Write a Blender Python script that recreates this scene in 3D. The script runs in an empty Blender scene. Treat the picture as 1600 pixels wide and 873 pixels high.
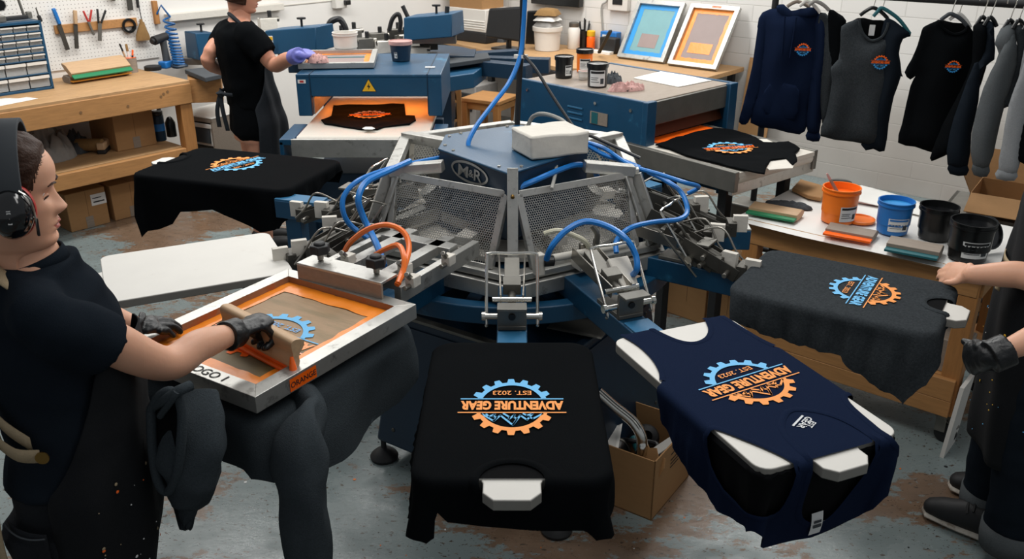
import bpy, bmesh, math, random
from mathutils import Vector, Matrix, noise
from mathutils.geometry import delaunay_2d_cdt
R = math.radians
random.seed(7)
SC = bpy.context.scene
COL = SC.collection
V = Vector
# ---------------------------------------------------------------- camera model (image 1600x873)
FPX = 1385.0; CH = 2.0; TH = math.atan(592 / FPX); CT, ST = math.cos(TH), math.sin(TH)
def ray(px, py):
    a = (px - 800) / FPX; b = (py - 436.5) / FPX
    return V((a, CT - b * ST, -(ST + b * CT)))
def P(px, py, z=0.0):          # point of the horizontal plane z seen at a pixel
    d = ray(px, py); t = (z - CH) / d.z
    return V((d.x * t, d.y * t, z))
def PY(px, py, y):             # point of the vertical plane Y=y seen at a pixel
    d = ray(px, py); t = y / d.y
    return V((d.x * t, y, CH + d.z * t))
cam = bpy.data.cameras.new('camera'); cam.sensor_width = 36; cam.lens = 36 * FPX / 1600
co = bpy.data.objects.new('camera', cam); COL.objects.link(co)
co.location = (0, 0, CH); co.rotation_euler = (math.pi / 2 - TH, 0, 0); SC.camera = co
cam.dof.use_dof = True; cam.dof.focus_distance = 2.6; cam.dof.aperture_fstop = 11
SC.view_settings.view_transform = 'Standard'; SC.view_settings.look = 'None'
SC.view_settings.exposure = 0.0; SC.view_settings.gamma = 1; SC.view_settings.use_curve_mapping = False
# ---------------------------------------------------------------- materials
def lin(h):
    h = h.lstrip('#'); c = [int(h[i:i + 2], 16) / 255 for i in (0, 2, 4)]
    return tuple(x / 12.92 if x <= .04045 else ((x + .055) / 1.055) ** 2.4 for x in c) + (1,)
def N(t, kind, **kw):
    n = t.nodes.new(kind)
    for k, v in kw.items():
        if k in n.inputs: n.inputs[k].default_value = v
        else: setattr(n, k, v)
    return n
MATS = {}
def mat(name, col, rough=.5, metal=0., var=.0, vs=8., bump=0., bs=60., col2=None, thr=(.45, .6), p2=6., spec=.5,
        sheen=0., emit=None, est=1., trans=0., stretch=None, alpha=1., detail=4., coat=0., sss=0.):
    """Principled material: base colour with noise variation, an optional second colour showing in noise patches, noise bump."""
    if name in MATS: return MATS[name]
    m = bpy.data.materials.new(name); m.use_nodes = True; t = m.node_tree; L = t.links
    b = t.nodes['Principled BSDF']; c = lin(col)
    b.inputs['Base Color'].default_value = c; b.inputs['Roughness'].default_value = rough; b.inputs['Metallic'].default_value = metal
    b.inputs['Specular IOR Level'].default_value = spec; b.inputs['Sheen Weight'].default_value = sheen
    b.inputs['Transmission Weight'].default_value = trans; b.inputs['Alpha'].default_value = alpha; b.inputs['Coat Weight'].default_value = coat
    if sss: b.inputs['Subsurface Weight'].default_value = sss; b.inputs['Subsurface Radius'].default_value = (.02, .008, .004)
    if emit: b.inputs['Emission Color'].default_value = lin(emit); b.inputs['Emission Strength'].default_value = est
    tc = N(t, 'ShaderNodeTexCoord'); src = tc.outputs['Object']
    if stretch:
        mp = N(t, 'ShaderNodeMapping'); mp.inputs['Scale'].default_value = stretch; L.new(src, mp.inputs[0]); src = mp.outputs[0]
    out = None
    if var:
        nz = N(t, 'ShaderNodeTexNoise', Scale=vs, Detail=detail, Roughness=.6); L.new(src, nz.inputs['Vector'])
        mx = N(t, 'ShaderNodeMix', data_type='RGBA'); L.new(nz.outputs[0], mx.inputs[0])
        mx.inputs[6].default_value = tuple(x * (1 - var) for x in c[:3]) + (1,); mx.inputs[7].default_value = tuple(min(1, x * (1 + var)) for x in c[:3]) + (1,)
        out = mx.outputs[2]
    if col2:
        nz = N(t, 'ShaderNodeTexNoise', Scale=p2, Detail=6., Roughness=.65); L.new(src, nz.inputs['Vector'])
        rp = N(t, 'ShaderNodeMapRange', interpolation_type='SMOOTHSTEP'); rp.inputs[1].default_value, rp.inputs[2].default_value = thr; L.new(nz.outputs[0], rp.inputs[0])
        mx = N(t, 'ShaderNodeMix', data_type='RGBA'); L.new(rp.outputs[0], mx.inputs[0]); mx.inputs[6].default_value = c; mx.inputs[7].default_value = lin(col2)
        if out: L.new(out, mx.inputs[6])
        out = mx.outputs[2]
    if out: L.new(out, b.inputs['Base Color'])
    if bump:
        nb = N(t, 'ShaderNodeTexNoise', Scale=bs, Detail=3.); L.new(src, nb.inputs['Vector'])
        bp = N(t, 'ShaderNodeBump', Strength=bump, Distance=.01); L.new(nb.outputs[0], bp.inputs['Height']); L.new(bp.outputs[0], b.inputs['Normal'])
    MATS[name] = m; return m
M = dict(
    blue=mat('blue enamel', '#0c4363', .42, .0, var=.18, vs=5, col2='#2a6a8c', thr=(.6, .74), p2=7, bump=.05, bs=120),
    blueworn=mat('worn light blue enamel', '#2a688f', .45, var=.2, vs=9, col2='#8fb0bf', thr=(.68, .72), p2=30, bump=.06),
    navyp=mat('dark navy enamel', '#0c2a40', .45, var=.25, vs=6, col2='#1a4660', thr=(.6, .75), p2=8),
    alu=mat('scuffed aluminium', '#b9b8b3', .42, .75, var=.2, vs=18, col2='#8d8a85', thr=(.55, .7), p2=22, bump=.05, bs=200),
    galv=mat('dull galvanised steel', '#77756f', .5, .7, var=.25, vs=14, bump=.05),
    dsteel=mat('dark stained steel', '#55534e', .5, .8, var=.3, vs=12),
    chrome=mat('bright chrome', '#d6d4cd', .18, 1.),
    tubegrey=mat('bare steel tube', '#9a968e', .3, .9, var=.15),
    platen=mat('white painted platen', '#d3d0c9', .55, var=.06, vs=7, col2='#c3bdb2', thr=(.62, .78), p2=9, bump=.02),
    platenedge=mat('grey platen edge', '#8d8a84', .5, .3, var=.15),
    blackT=mat('black cotton jersey', '#0c0e10', .92, var=.22, vs=300, bump=.22, bs=520, sheen=0., spec=.03),
    blackN=mat('dark navy black cotton', '#1a2027', .92, var=.2, vs=300, bump=.2, bs=500, sheen=0., spec=.03),
    navyT=mat('navy cotton jersey', '#151f35', .92, var=.15, vs=300, bump=.2, bs=500, sheen=0., spec=.03),
    charT=mat('charcoal heather jersey', '#35393c', .95, var=.6, vs=150, bump=.25, bs=420, sheen=0., spec=.03),
    fleece=mat('charcoal heather fleece', '#3a4044', .96, var=.4, vs=260, bump=.3, bs=380, sheen=0., spec=.03),
    greyT=mat('mid grey fleece', '#54585a', .96, var=.25, vs=200, bump=.25, bs=380, spec=.15),
    lgreyT=mat('light grey fleece', '#8f9294', .96, var=.2, vs=200, bump=.25, bs=380, spec=.15),
    inner=mat('shaded inside fabric', '#0b0c0e', .97, spec=.1),  # near-black for every garment: the shade inside is put into the colour
    skin=mat('skin', '#d8a386', .48, var=.08, vs=22, bump=.03, bs=240, sss=.12, spec=.4),
    skin2=mat('skin flushed', '#c98e74', .5, var=.12, vs=16, sss=.1, spec=.35),
    lip=mat('lips', '#a85c50', .45, spec=.4, sss=.08),
    hair=mat('dark brown hair', '#38241a', .6, var=.55, vs=60, stretch=(.25, 3, 3), bump=.35, bs=60, spec=.18),
    glove=mat('black nitrile glove', '#141618', .42, var=.15, vs=40, bump=.25, bs=70, spec=.5),
    purple=mat('violet nitrile glove', '#6f72c4', .5, var=.1, vs=30, bump=.15, bs=60),
    denim=mat('black denim', '#1b1d21', .95, var=.3, vs=200, bump=.25, bs=500, spec=.2),
    apron=mat('black apron canvas', '#121417', .9, var=.2, vs=120, bump=.2, bs=420, spec=.25),
    aprong=mat('charcoal apron canvas', '#262a2f', .9, var=.25, vs=60, bump=.2, bs=420, spec=.25),
    tan=mat('tan webbing', '#a39175', .9, var=.15, vs=90, bump=.25, bs=300, spec=.2),
    wood=mat('pine timber', '#ad7d4b', .6, var=.32, vs=9, stretch=(1, 9, 9), bump=.08, bs=30, detail=6, col2='#80552e', thr=(.58, .8), p2=5),
    woodv=mat('pine upright', '#a87440', .6, var=.32, vs=9, stretch=(9, 9, 1), bump=.08, bs=30, detail=6),
    woodtop=mat('worn bench top', '#b48e63', .6, var=.25, vs=7, stretch=(1, 7, 7), bump=.06, col2='#7a5b3b', thr=(.55, .75), p2=6),
    beech=mat('pale beech', '#bd9c78', .55, var=.22, vs=12, stretch=(1, 8, 8), bump=.05, col2='#8a6a4e', thr=(.6, .8), p2=7),
    driftwood=mat('grey brown worn wood', '#8c7f72', .6, var=.25, vs=12, stretch=(1, 8, 8), bump=.06),
    card=mat('brown cardboard', '#a27a4f', .85, var=.09, vs=20, bump=.06, bs=150, stretch=(1, 1, 3)),
    carddk=mat('cardboard inside', '#7c5c3b', .9, var=.12, vs=12),
    paper=mat('white paper', '#e9e7e1', .8, var=.04, vs=12, bump=.04, bs=40),
    paperink=mat('white paper spattered with ink', '#e4e2dd', .75, var=.05, vs=8, col2='#b9c3c8', thr=(.66, .7), p2=14),
    wplastic=mat('white plastic', '#dad6cf', .4, var=.05),
    clear=mat('clear plastic', '#c9cfd2', .12, alpha=.32, spec=.6),
    bplastic=mat('black plastic', '#101112', .28, var=.1, spec=.55),
    brubber=mat('black rubber', '#17181a', .6, var=.15),
    gloss=mat('glossy black shell', '#0d0e10', .14, coat=.5),
    red=mat('red plastic', '#b5302a', .4, var=.1), orangep=mat('orange plastic', '#f0781a', .38, var=.06), bluep=mat('blue plastic', '#1f6fb8', .38, var=.06),
    orange=mat('wet orange ink', '#f58a1c', .4, var=.12, vs=14, bump=.18, bs=35, spec=.6),
    orangedk=mat('orange ink stain on metal', '#8f6a50', .45, var=.35, vs=16, col2='#a0562e', thr=(.5, .7), p2=14),
    orangehot=mat('bright orange ink', '#ff6a17', .25, spec=.6, bump=.1, bs=40),
    mesh=mat('tan screen mesh', '#9c7f5e', .6, var=.15, vs=20, stretch=(6, 1, 1), col2='#83704f', thr=(.45, .7), p2=3, bump=.12, bs=600),
    meshdk=mat('ink darkened screen mesh', '#6b5a36', .55, var=.25, vs=14, stretch=(6, 1, 1), bump=.1, bs=500),
    inkO=mat('orange print', '#f3963f', .6, var=.05, vs=60), inkB=mat('light blue print', '#62b4e6', .6, var=.05, vs=60), inkW=mat('white print', '#d4d6d8', .6),
    hoseB=mat('blue air hose', '#1a76c6', .35, var=.12), hoseD=mat('deep blue coil hose', '#185a94', .35, var=.12), hoseO=mat('orange air hose', '#f07425', .35, var=.12), hoseG=mat('grey cable', '#9b9a94', .5), hoseK=mat('black cable', '#1b1b1d', .45), hoseC=mat('milky tube', '#c9c5ae', .35, var=.15),
    green=mat('green rubber', '#1f7d52', .5), yellow=mat('yellow sign', '#e9b21e', .5), yellowr=mat('amber rubber', '#d9922a', .5),
    teal=mat('teal blade', '#1d5f66', .45), glow=mat('glowing heater element', '#ff8a30', .5, emit='#ff8228', est=11.), heat=mat('heat shield', '#6b3d26', .55, .4, var=.2),
    belt=mat('woven conveyor belt', '#c9c3b8', .6, var=.1, vs=160, bump=.2, bs=300), label=mat('paper label', '#dcdcda', .7, var=.05), ink=mat('printed black', '#17181a', .7),
    cloth=mat('crumpled white cloth', '#cfcac0', .9, var=.08, vs=12, bump=.25, bs=26), rag=mat('grey rag', '#8d8a86', .95, var=.25, vs=14, bump=.3, bs=30), pink=mat('pink stained rag', '#c49a94', .95, var=.3, vs=14, col2='#4a4242', thr=(.6, .66), p2=11, bump=.3, bs=40),
    straw=mat('straw bristle', '#8a6a3f', .9, var=.35, vs=60, stretch=(5, 5, .5), bump=.4, bs=60), sole=mat('worn white sole', '#c3bcb0', .7, var=.2, vs=20, col2='#8a7d6e', thr=(.5, .65), p2=12), dgrey=mat('dark grey cloth', '#3d4145', .9, var=.2),
    screenb=mat('blue emulsion', '#2f8fd0', .4, var=.08, vs=6), meshteal=mat('teal stained mesh', '#6f9a9f', .55, var=.12, vs=8), meshgrey=mat('mauve grey mesh', '#8d7d79', .55, var=.12, vs=8), gold=mat('brass', '#8f6f3a', .35, .9), eye=mat('eye white', '#d8d2cc', .25), iris=mat('iris', '#2a1d15', .2),
)
# ---------------------------------------------------------------- object helpers
WM = {}
def wmat(o):
    return WM.get(o.name, Matrix.Identity(4))
def props(o, label=None, cat=None, group=None, kind=None):
    for k, v in (('label', label), ('category', cat), ('group', group), ('kind', kind)):
        if v: o[k] = v
    return o
def T(loc, rz=0., rx=0., ry=0.):
    return Matrix.Translation(V(loc)) @ Matrix.Rotation(rz, 4, 'Z') @ Matrix.Rotation(ry, 4, 'Y') @ Matrix.Rotation(rx, 4, 'X')
def thing(name, label, cat, loc=(0, 0, 0), rz=0., group=None, mtx=None):
    o = bpy.data.objects.new(name, None); COL.objects.link(o); o.empty_display_size = .05
    m = mtx if mtx is not None else T(loc, rz)
    o.matrix_basis = m; WM[o.name] = m.copy()
    return props(o, label, cat, group)
class B:
    """collects geometry (through the matrix self.M) and links it as ONE mesh object"""
    def __init__(s, mtx=None): s.v = []; s.f = []; s.mi = []; s.M = mtx.copy() if mtx is not None else Matrix.Identity(4); s.k = 0
    def add(s, vs, fs, k=None):
        n = len(s.v); s.v += [s.M @ V(p) for p in vs]; s.f += [[i + n for i in f] for f in fs]; s.mi += [s.k if k is None else k] * len(fs); return s
    def box(s, c, d, rot=None, k=None):
        hx, hy, hz = d[0] / 2, d[1] / 2, d[2] / 2; c = V(c)
        vs = [V((x, y, z)) for z in (-hz, hz) for y in (-hy, hy) for x in (-hx, hx)]
        if rot is not None: vs = [rot @ p for p in vs]
        return s.add([c + p for p in vs], [(0, 2, 3, 1), (4, 5, 7, 6), (0, 1, 5, 4), (2, 6, 7, 3), (0, 4, 6, 2), (1, 3, 7, 5)], k)
    def beam(s, p0, p1, w, h, up=(0, 0, 1), k=None):     # box from p0 to p1, w across, h along up
        p0, p1 = V(p0), V(p1); d = p1 - p0; L = d.length; x = d.normalized(); y = V(up).cross(x)
        if y.length < 1e-4: y = V((0, 1, 0)).cross(x)
        y.normalize(); z = x.cross(y); rot = Matrix((x, y, z)).transposed()
        return s.box((p0 + p1) / 2, (L, w, h), rot, k)
    def prism(s, poly, z0, z1, k=None, ks=None):         # polygon (x,y) extruded along z
        n = len(poly); a = sum(poly[i][0] * poly[(i + 1) % n][1] - poly[(i + 1) % n][0] * poly[i][1] for i in range(n))
        if a < 0: poly = poly[::-1]
        vs = [(x, y, z0) for x, y in poly] + [(x, y, z1) for x, y in poly]
        s.add(vs, [list(range(n))[::-1], list(range(n, 2 * n))], k)
        n0 = len(s.v) - 2 * n
        s.f += [[n0 + i, n0 + (i + 1) % n, n0 + n + (i + 1) % n, n0 + n + i] for i in range(n)]; s.mi += [ks if ks is not None else (s.k if k is None else k)] * n
        return s
    def lathe(s, prof, seg=24, c=(0, 0, 0), k=None, axis=None, cap=True):   # profile [(r,z)] turned about z
        c = V(c); rot = V((0, 0, 1)).rotation_difference(V(axis)).to_matrix() if axis is not None else Matrix.Identity(3)
        vs = [c + rot @ V((r * math.cos(2 * math.pi * i / seg), r * math.sin(2 * math.pi * i / seg), z)) for r, z in prof for i in range(seg)]
        fs = [(a * seg + i, a * seg + (i + 1) % seg, (a + 1) * seg + (i + 1) % seg, (a + 1) * seg + i) for a in range(len(prof) - 1) for i in range(seg)]
        if cap: fs += [list(range(seg))[::-1], [(len(prof) - 1) * seg + i for i in range(seg)]]
        return s.add(vs, fs, k)
    def cyl(s, p0, p1, r0, r1=None, seg=14, k=None):
        p0, p1 = V(p0), V(p1); return s.lathe([(r0, 0), (r0 if r1 is None else r1, (p1 - p0).length)], seg, p0, k, p1 - p0)
    def loft(s, pts, rad, seg=16, up=(0, 0, 1), k=None, cap=True, wob=None):   # elliptic sections (ra across, rb along up)
        pts = [V(p) for p in pts]; n = len(pts); rings = []; up = V(up)
        for i, p in enumerate(pts):
            t = (pts[min(i + 1, n - 1)] - pts[max(i - 1, 0)]).normalized()
            a = t.cross(up)
            if a.length < .02: a = t.cross(V((1, 0, 0.01)))
            a.normalize(); b = a.cross(t).normalized()
            if i: up = b if abs(t.dot(V(up))) > .75 else up
            r = rad[i] if isinstance(rad, list) else rad; ra, rb = r if isinstance(r, (tuple, list)) else (r, r)
            for j in range(seg):
                w = 2 * math.pi * j / seg; q = p + a * (ra * math.cos(w)) + b * (rb * math.sin(w))
                if wob: q = wob(q, i, w)
                rings.append(q)
        fs = [(i * seg + j, i * seg + (j + 1) % seg, (i + 1) * seg + (j + 1) % seg, (i + 1) * seg + j) for i in range(n - 1) for j in range(seg)]
        if cap: fs += [list(range(seg))[::-1], [(n - 1) * seg + j for j in range(seg)]]
        return s.add(rings, fs, k)
    def tube(s, pts, r, seg=8, k=None, smooth=6):
        if smooth: pts = spline(pts, smooth)
        return s.loft(pts, r, seg, k=k, up=(0.13, 0.21, .97))
    def grid(s, fn, nu, nv, k=None, closed=False):       # fn(u,v) with u,v in 0..1
        vs = [fn(i / nu, j / nv) for j in range(nv + 1) for i in range(nu + 1)]
        return s.add(vs, [(j * (nu + 1) + i, j * (nu + 1) + i + 1, (j + 1) * (nu + 1) + i + 1, (j + 1) * (nu + 1) + i) for j in range(nv) for i in range(nu)], k)
    def obj(s, name, mats, parent=None, smooth=40, bevel=0., seg=2, label=None, cat=None, group=None, kind=None, subd=0, solid=0., origin=None, weld=0.):
        if not isinstance(mats, (list, tuple)): mats = [mats]
        vs = s.v
        if parent is not None: inv = wmat(parent).inverted(); W = None
        else:
            lo = V((min(p.x for p in vs), min(p.y for p in vs), min(p.z for p in vs))); hi = V((max(p.x for p in vs), max(p.y for p in vs), max(p.z for p in vs)))
            o0 = V(origin) if origin is not None else V(((lo.x + hi.x) / 2, (lo.y + hi.y) / 2, lo.z)); W = Matrix.Translation(o0); inv = W.inverted()
        me = bpy.data.meshes.new(name); me.from_pydata([inv @ p for p in vs], [], s.f)
        for m in mats: me.materials.append(M[m] if isinstance(m, str) else m)
        me.polygons.foreach_set('material_index', s.mi)
        if weld:
            bm = bmesh.new(); bm.from_mesh(me); bmesh.ops.remove_doubles(bm, verts=bm.verts, dist=weld); bm.to_mesh(me); bm.free()
        me.validate(); me.update()
        if smooth:
            me.polygons.foreach_set('use_smooth', [True] * len(me.polygons)); me.set_sharp_from_angle(angle=R(smooth))
        o = bpy.data.objects.new(name, me); COL.objects.link(o)
        if parent is not None: o.parent = parent; WM[o.name] = wmat(parent)
        else: o.matrix_basis = W; WM[o.name] = W
        if solid: md = o.modifiers.new('solid', 'SOLIDIFY'); md.thickness = solid; md.offset = -1
        if bevel:
            md = o.modifiers.new('bevel', 'BEVEL'); md.width = bevel; md.segments = seg; md.limit_method = 'ANGLE'; md.angle_limit = R(50)
        if subd: md = o.modifiers.new('subd', 'SUBSURF'); md.levels = subd; md.render_levels = subd
        return props(o, label, cat, group, kind)
def spline(pts, n=6):
    pts = [V(p) for p in pts]; out = []
    for i in range(len(pts) - 1):
        p0 = pts[max(i - 1, 0)]; p1 = pts[i]; p2 = pts[i + 1]; p3 = pts[min(i + 2, len(pts) - 1)]
        for j in range(n):
            t = j / n; out.append(.5 * ((2 * p1) + (p2 - p0) * t + (2 * p0 - 5 * p1 + 4 * p2 - p3) * t * t + (3 * p1 - p0 - 3 * p2 + p3) * t ** 3))
    out.append(pts[-1]); return out
def spl2(pts, n=6, closed=False):
    q = [(p[0], p[1], 0) for p in pts]
    if closed: q = [q[-1]] + q + q[:2]; s = spline(q, n); s = s[n:-n - 0 if False else -n]; s = s[:-1] if (s[0] - s[-1]).length < 1e-6 else s
    else: s = spline(q, n)
    return [(p.x, p.y) for p in s]
def rrect(w, h, r, n=5, c=(0, 0)):
    o = []
    for cx, cy, a0 in ((w / 2 - r, h / 2 - r, 0), (-w / 2 + r, h / 2 - r, 90), (-w / 2 + r, -h / 2 + r, 180), (w / 2 - r, -h / 2 + r, 270)):
        o += [(c[0] + cx + r * math.cos(R(a0 + 90 * i / n)), c[1] + cy + r * math.sin(R(a0 + 90 * i / n))) for i in range(n + 1)]
    return o
def inpoly(p, poly):
    x, y = p; r = False; j = len(poly) - 1
    for i in range(len(poly)):
        a, b = poly[i], poly[j]
        if (a[1] > y) != (b[1] > y) and x < (b[0] - a[0]) * (y - a[1]) / (b[1] - a[1]) + a[0]: r = not r
        j = i
    return r
def fill2d(poly, holes=(), step=.02):
    """triangulates a 2D outline with holes on an inner grid; returns (points, triangles)"""
    def dens(p):
        o = []
        for i in range(len(p)):
            a, b = V(p[i]), V(p[(i + 1) % len(p)]); k = max(1, int((b - a).length / step))
            o += [a + (b - a) * (j / k) for j in range(k)]
        return o
    loops = [dens(poly)] + [dens(h) for h in holes]; pts = []; ed = []
    for l in loops:
        n = len(pts); pts += l; ed += [(n + i, n + (i + 1) % len(l)) for i in range(len(l))]
    x0 = min(p[0] for p in poly); x1 = max(p[0] for p in poly); y0 = min(p[1] for p in poly); y1 = max(p[1] for p in poly)
    y = y0 + step * .5; row = 0
    while y < y1:
        x = x0 + step * (.25 + .5 * (row % 2))
        while x < x1:
            if inpoly((x, y), poly) and not any(inpoly((x, y), h) for h in holes): pts.append(V((x, y)))
            x += step
        y += step * .866; row += 1
    r = delaunay_2d_cdt([V((p[0], p[1])) for p in pts], ed, [], 0, 1e-6)
    vs, fs = r[0], r[2]; out = []
    for f in fs:
        c = sum((V(vs[i]) for i in f), V((0, 0))) / len(f)
        if inpoly(c, poly) and not any(inpoly(c, h) for h in holes): out.append(list(f))
    return vs, out
def sheet(b, poly, fn, holes=(), step=.02, k=None):
    vs, fs = fill2d(poly, holes, step); b.add([fn(p[0], p[1]) for p in vs], fs, k); return b
_tc = {}
def text2d(s, size=1., bold=.0, font=None):
    """flat text as (verts, faces), centred on x, baseline 0"""
    key = (s, bold)
    if key not in _tc:
        cu = bpy.data.curves.new('t', 'FONT'); cu.body = s; cu.align_x = 'CENTER'; cu.offset = bold; cu.resolution_u = 3
        o = bpy.data.objects.new('t', cu); COL.objects.link(o); dg = bpy.context.evaluated_depsgraph_get()
        me = bpy.data.meshes.new_from_object(o.evaluated_get(dg)); _tc[key] = ([(v.co.x, v.co.y) for v in me.vertices], [list(p.vertices) for p in me.polygons])
        bpy.data.objects.remove(o); bpy.data.curves.remove(cu); bpy.data.meshes.remove(me)
    vs, fs = _tc[key]; return [(x * size, y * size) for x, y in vs], fs
def write(b, s, mtx, size, bold=.0, k=None, width=None, fn=None):
    """text in the xy plane of mtx"""
    vs, fs = text2d(s, size, bold)
    if width:
        x0 = min(p[0] for p in vs); x1 = max(p[0] for p in vs); f = width / (x1 - x0); m = (x0 + x1) / 2; vs = [((p[0] - m) * f, p[1]) for p in vs]
    b.add([fn(x, y) if fn else mtx @ V((x, y, 0)) for x, y in vs], fs, k); return b
def tri_holes(b, poly, holes, fn, k=None):
    sheet(b, poly, fn, holes, 1e3, k)
def basis(ex, ey, ez, t=(0, 0, 0)):
    return Matrix(((ex[0], ey[0], ez[0], t[0]), (ex[1], ey[1], ez[1], t[1]), (ex[2], ey[2], ez[2], t[2]), (0, 0, 0, 1)))
def fbm(p, s=1.): return noise.noise(V(p) * s)
def copy_tree(o, par=None):
    c = o.copy(); COL.objects.link(c); WM[c.name] = wmat(o)
    if par is not None: c.parent = par
    for ch in list(o.children): copy_tree(ch, c)
    return c
def place(o, mtx, label=None, group=None):
    o.matrix_basis = mtx; WM[o.name] = mtx.copy(); return props(o, label, None, group)
# ---------------------------------------------------------------- room shell
UA = R(40.8); U = V((math.sin(UA), math.cos(UA), 0)); W2 = V((math.cos(UA), -math.sin(UA), 0))   # U along the left wall (away), W2 along the right wall (towards the right)
def line_x(p, d, q, e):   # intersection of two floor lines
    den = d.x * e.y - d.y * e.x; t = ((q.x - p.x) * e.y - (q.y - p.y) * e.x) / den; return p + d * t
LW0 = V((-2.92, 5.03, 0)) - W2 * .76        # a point of the left wall (behind the bench)
RW0 = V((1.37, 7.55, 0)) + U * .05          # a point of the right wall
CORNER = line_x(LW0, U, RW0, W2)
def plane_obj(name, pts, m, kind='structure', uvdir=None):
    b = B(); b.add(pts, [list(range(len(pts)))]); return b.obj(name, m, kind=kind, smooth=0)
def floor_mat():
    m = bpy.data.materials.new('painted concrete floor'); m.use_nodes = True; t = m.node_tree; L = t.links; b = t.nodes['Principled BSDF']
    tc = N(t, 'ShaderNodeTexCoord'); mp = N(t, 'ShaderNodeMapping'); mp.inputs['Rotation'].default_value = (0, 0, .5); mp.inputs['Scale'].default_value = (1, 1.7, 1); L.new(tc.outputs['Object'], mp.inputs[0])
    def nz(s, d=6., r=.62, src=mp): n = N(t, 'ShaderNodeTexNoise', Scale=s, Detail=d, Roughness=r); L.new(src.outputs[0], n.inputs['Vector']); return n
    def rng(o, a, c): n = N(t, 'ShaderNodeMapRange', interpolation_type='SMOOTHSTEP'); n.inputs[1].default_value = a; n.inputs[2].default_value = c; L.new(o, n.inputs[0]); return n.outputs[0]
    def mix(f, a, c):
        n = N(t, 'ShaderNodeMix', data_type='RGBA'); L.new(f, n.inputs[0])
        for i, x in ((6, a), (7, c)):
            if isinstance(x, str): n.inputs[i].default_value = lin(x)
            else: L.new(x, n.inputs[i])
        return n.outputs[2]
    paint = mix(nz(2.2).outputs[0], '#6d7a7b', '#8a9594')
    worn = mix(nz(9).outputs[0], '#5b4a3b', '#8d7460')
    big = nz(.85, 3.); det = nz(16, 8., .75)
    ad = N(t, 'ShaderNodeMath', operation='MULTIPLY_ADD'); L.new(det.outputs[0], ad.inputs[0]); ad.inputs[1].default_value = .42; L.new(big.outputs[0], ad.inputs[2])
    c = mix(rng(ad.outputs[0],   .735, .765), paint, worn)
    c = mix(rng(nz(34, 3., .6).outputs[0], .632, .655), c, '#4d4238')
    c = mix(rng(nz(75, 2., .5).outputs[0], .675, .695), c, '#2c2a28')
    c = mix(rng(nz(21, 2., .5, tc).outputs[0], .745, .755), c, '#a5673a')
    L.new(c, b.inputs['Base Color']); L.new(rng(nz(4).outputs[0], .2, 1.1), b.inputs['Roughness'])
    bp = N(t, 'ShaderNodeBump', Strength=.15, Distance=.01); L.new(det.outputs[0], bp.inputs['Height']); L.new(bp.outputs[0], b.inputs['Normal'])
    return m
def block_mat():
    m = bpy.data.materials.new('white painted block wall'); m.use_nodes = True; t = m.node_tree; L = t.links; b = t.nodes['Principled BSDF']
    tc = N(t, 'ShaderNodeTexCoord'); mp = N(t, 'ShaderNodeMapping'); mp.inputs['Rotation'].default_value = (R(90), 0, 0); L.new(tc.outputs['Object'], mp.inputs[0])
    br = N(t, 'ShaderNodeTexBrick', Scale=1.); br.inputs['Brick Width'].default_value = .46; br.inputs['Row Height'].default_value = .125; br.inputs['Mortar Size'].default_value = .004; br.inputs['Mortar Smooth'].default_value = .4
    for i, h in (('Color1', '#e2dfda'), ('Color2', '#dad7d2'), ('Mortar', '#cbc8c2')): br.inputs[i].default_value = lin(h)
    L.new(mp.outputs[0], br.inputs['Vector'])
    sp = N(t, 'ShaderNodeSeparateXYZ'); L.new(tc.outputs['Object'], sp.inputs[0])
    nz = N(t, 'ShaderNodeTexNoise', Scale=2.5, Detail=6.); L.new(tc.outputs['Object'], nz.inputs['Vector'])
    ad = N(t, 'ShaderNodeMath', operation='MULTIPLY_ADD'); L.new(nz.outputs[0], ad.inputs[0]); ad.inputs[1].default_value = .35; L.new(sp.outputs[2], ad.inputs[2])
    rp = N(t, 'ShaderNodeMapRange', interpolation_type='SMOOTHSTEP'); rp.inputs[1].default_value = .7; rp.inputs[2].default_value = 1.15; L.new(ad.outputs[0], rp.inputs[0])
    gm = N(t, 'ShaderNodeMix', data_type='RGBA'); L.new(nz.outputs[0], gm.inputs[0]); gm.inputs[6].default_value = lin('#a8a29b'); gm.inputs[7].default_value = lin('#c0bbb4')
    mx = N(t, 'ShaderNodeMix', data_type='RGBA'); L.new(rp.outputs[0], mx.inputs[0]); L.new(gm.outputs[2], mx.inputs[6]); L.new(br.outputs[0], mx.inputs[7])
    L.new(mx.outputs[2], b.inputs['Base Color']); b.inputs['Roughness'].default_value = .6
    bp = N(t, 'ShaderNodeBump', Strength=.35, Distance=.01, invert=True); L.new(br.outputs['Fac'], bp.inputs['Height']); L.new(bp.outputs[0], b.inputs['Normal'])
    return m
M['floor'] = floor_mat(); M['block'] = block_mat(); M['wallw'] = mat('white painted plaster', '#dfdcd7', .65, var=.04, vs=3, bump=.05, bs=30)
fb = B(); fb.box((0, 4, -.05), (16, 16, .1)); fb.obj('floor', 'floor', kind='structure', smooth=0, origin=(0, 0, 0))
HW = 3.0
def wall(name, a, d, L, out, m):
    ang = math.atan2(d.y, d.x); o = thing('tmp', '', '', a, ang); b = B(); mt = T(a, ang); b.M = mt
    s = 1 if (mt.to_3x3() @ V((0, 1, 0))).dot(out) > 0 else -1
    b.box((L / 2, s * .06, HW / 2), (L, .12, HW)); w = b.obj(name, m, o, smooth=0)
    w.parent = None; w.matrix_basis = mt; WM[w.name] = mt; bpy.data.objects.remove(o); props(w, kind='structure'); return w
wall('wall_left', CORNER - U * 7.5, U, 7.62, -W2, 'wallw')
wall('wall_right', CORNER, W2, 7.5, U, 'block')
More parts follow.
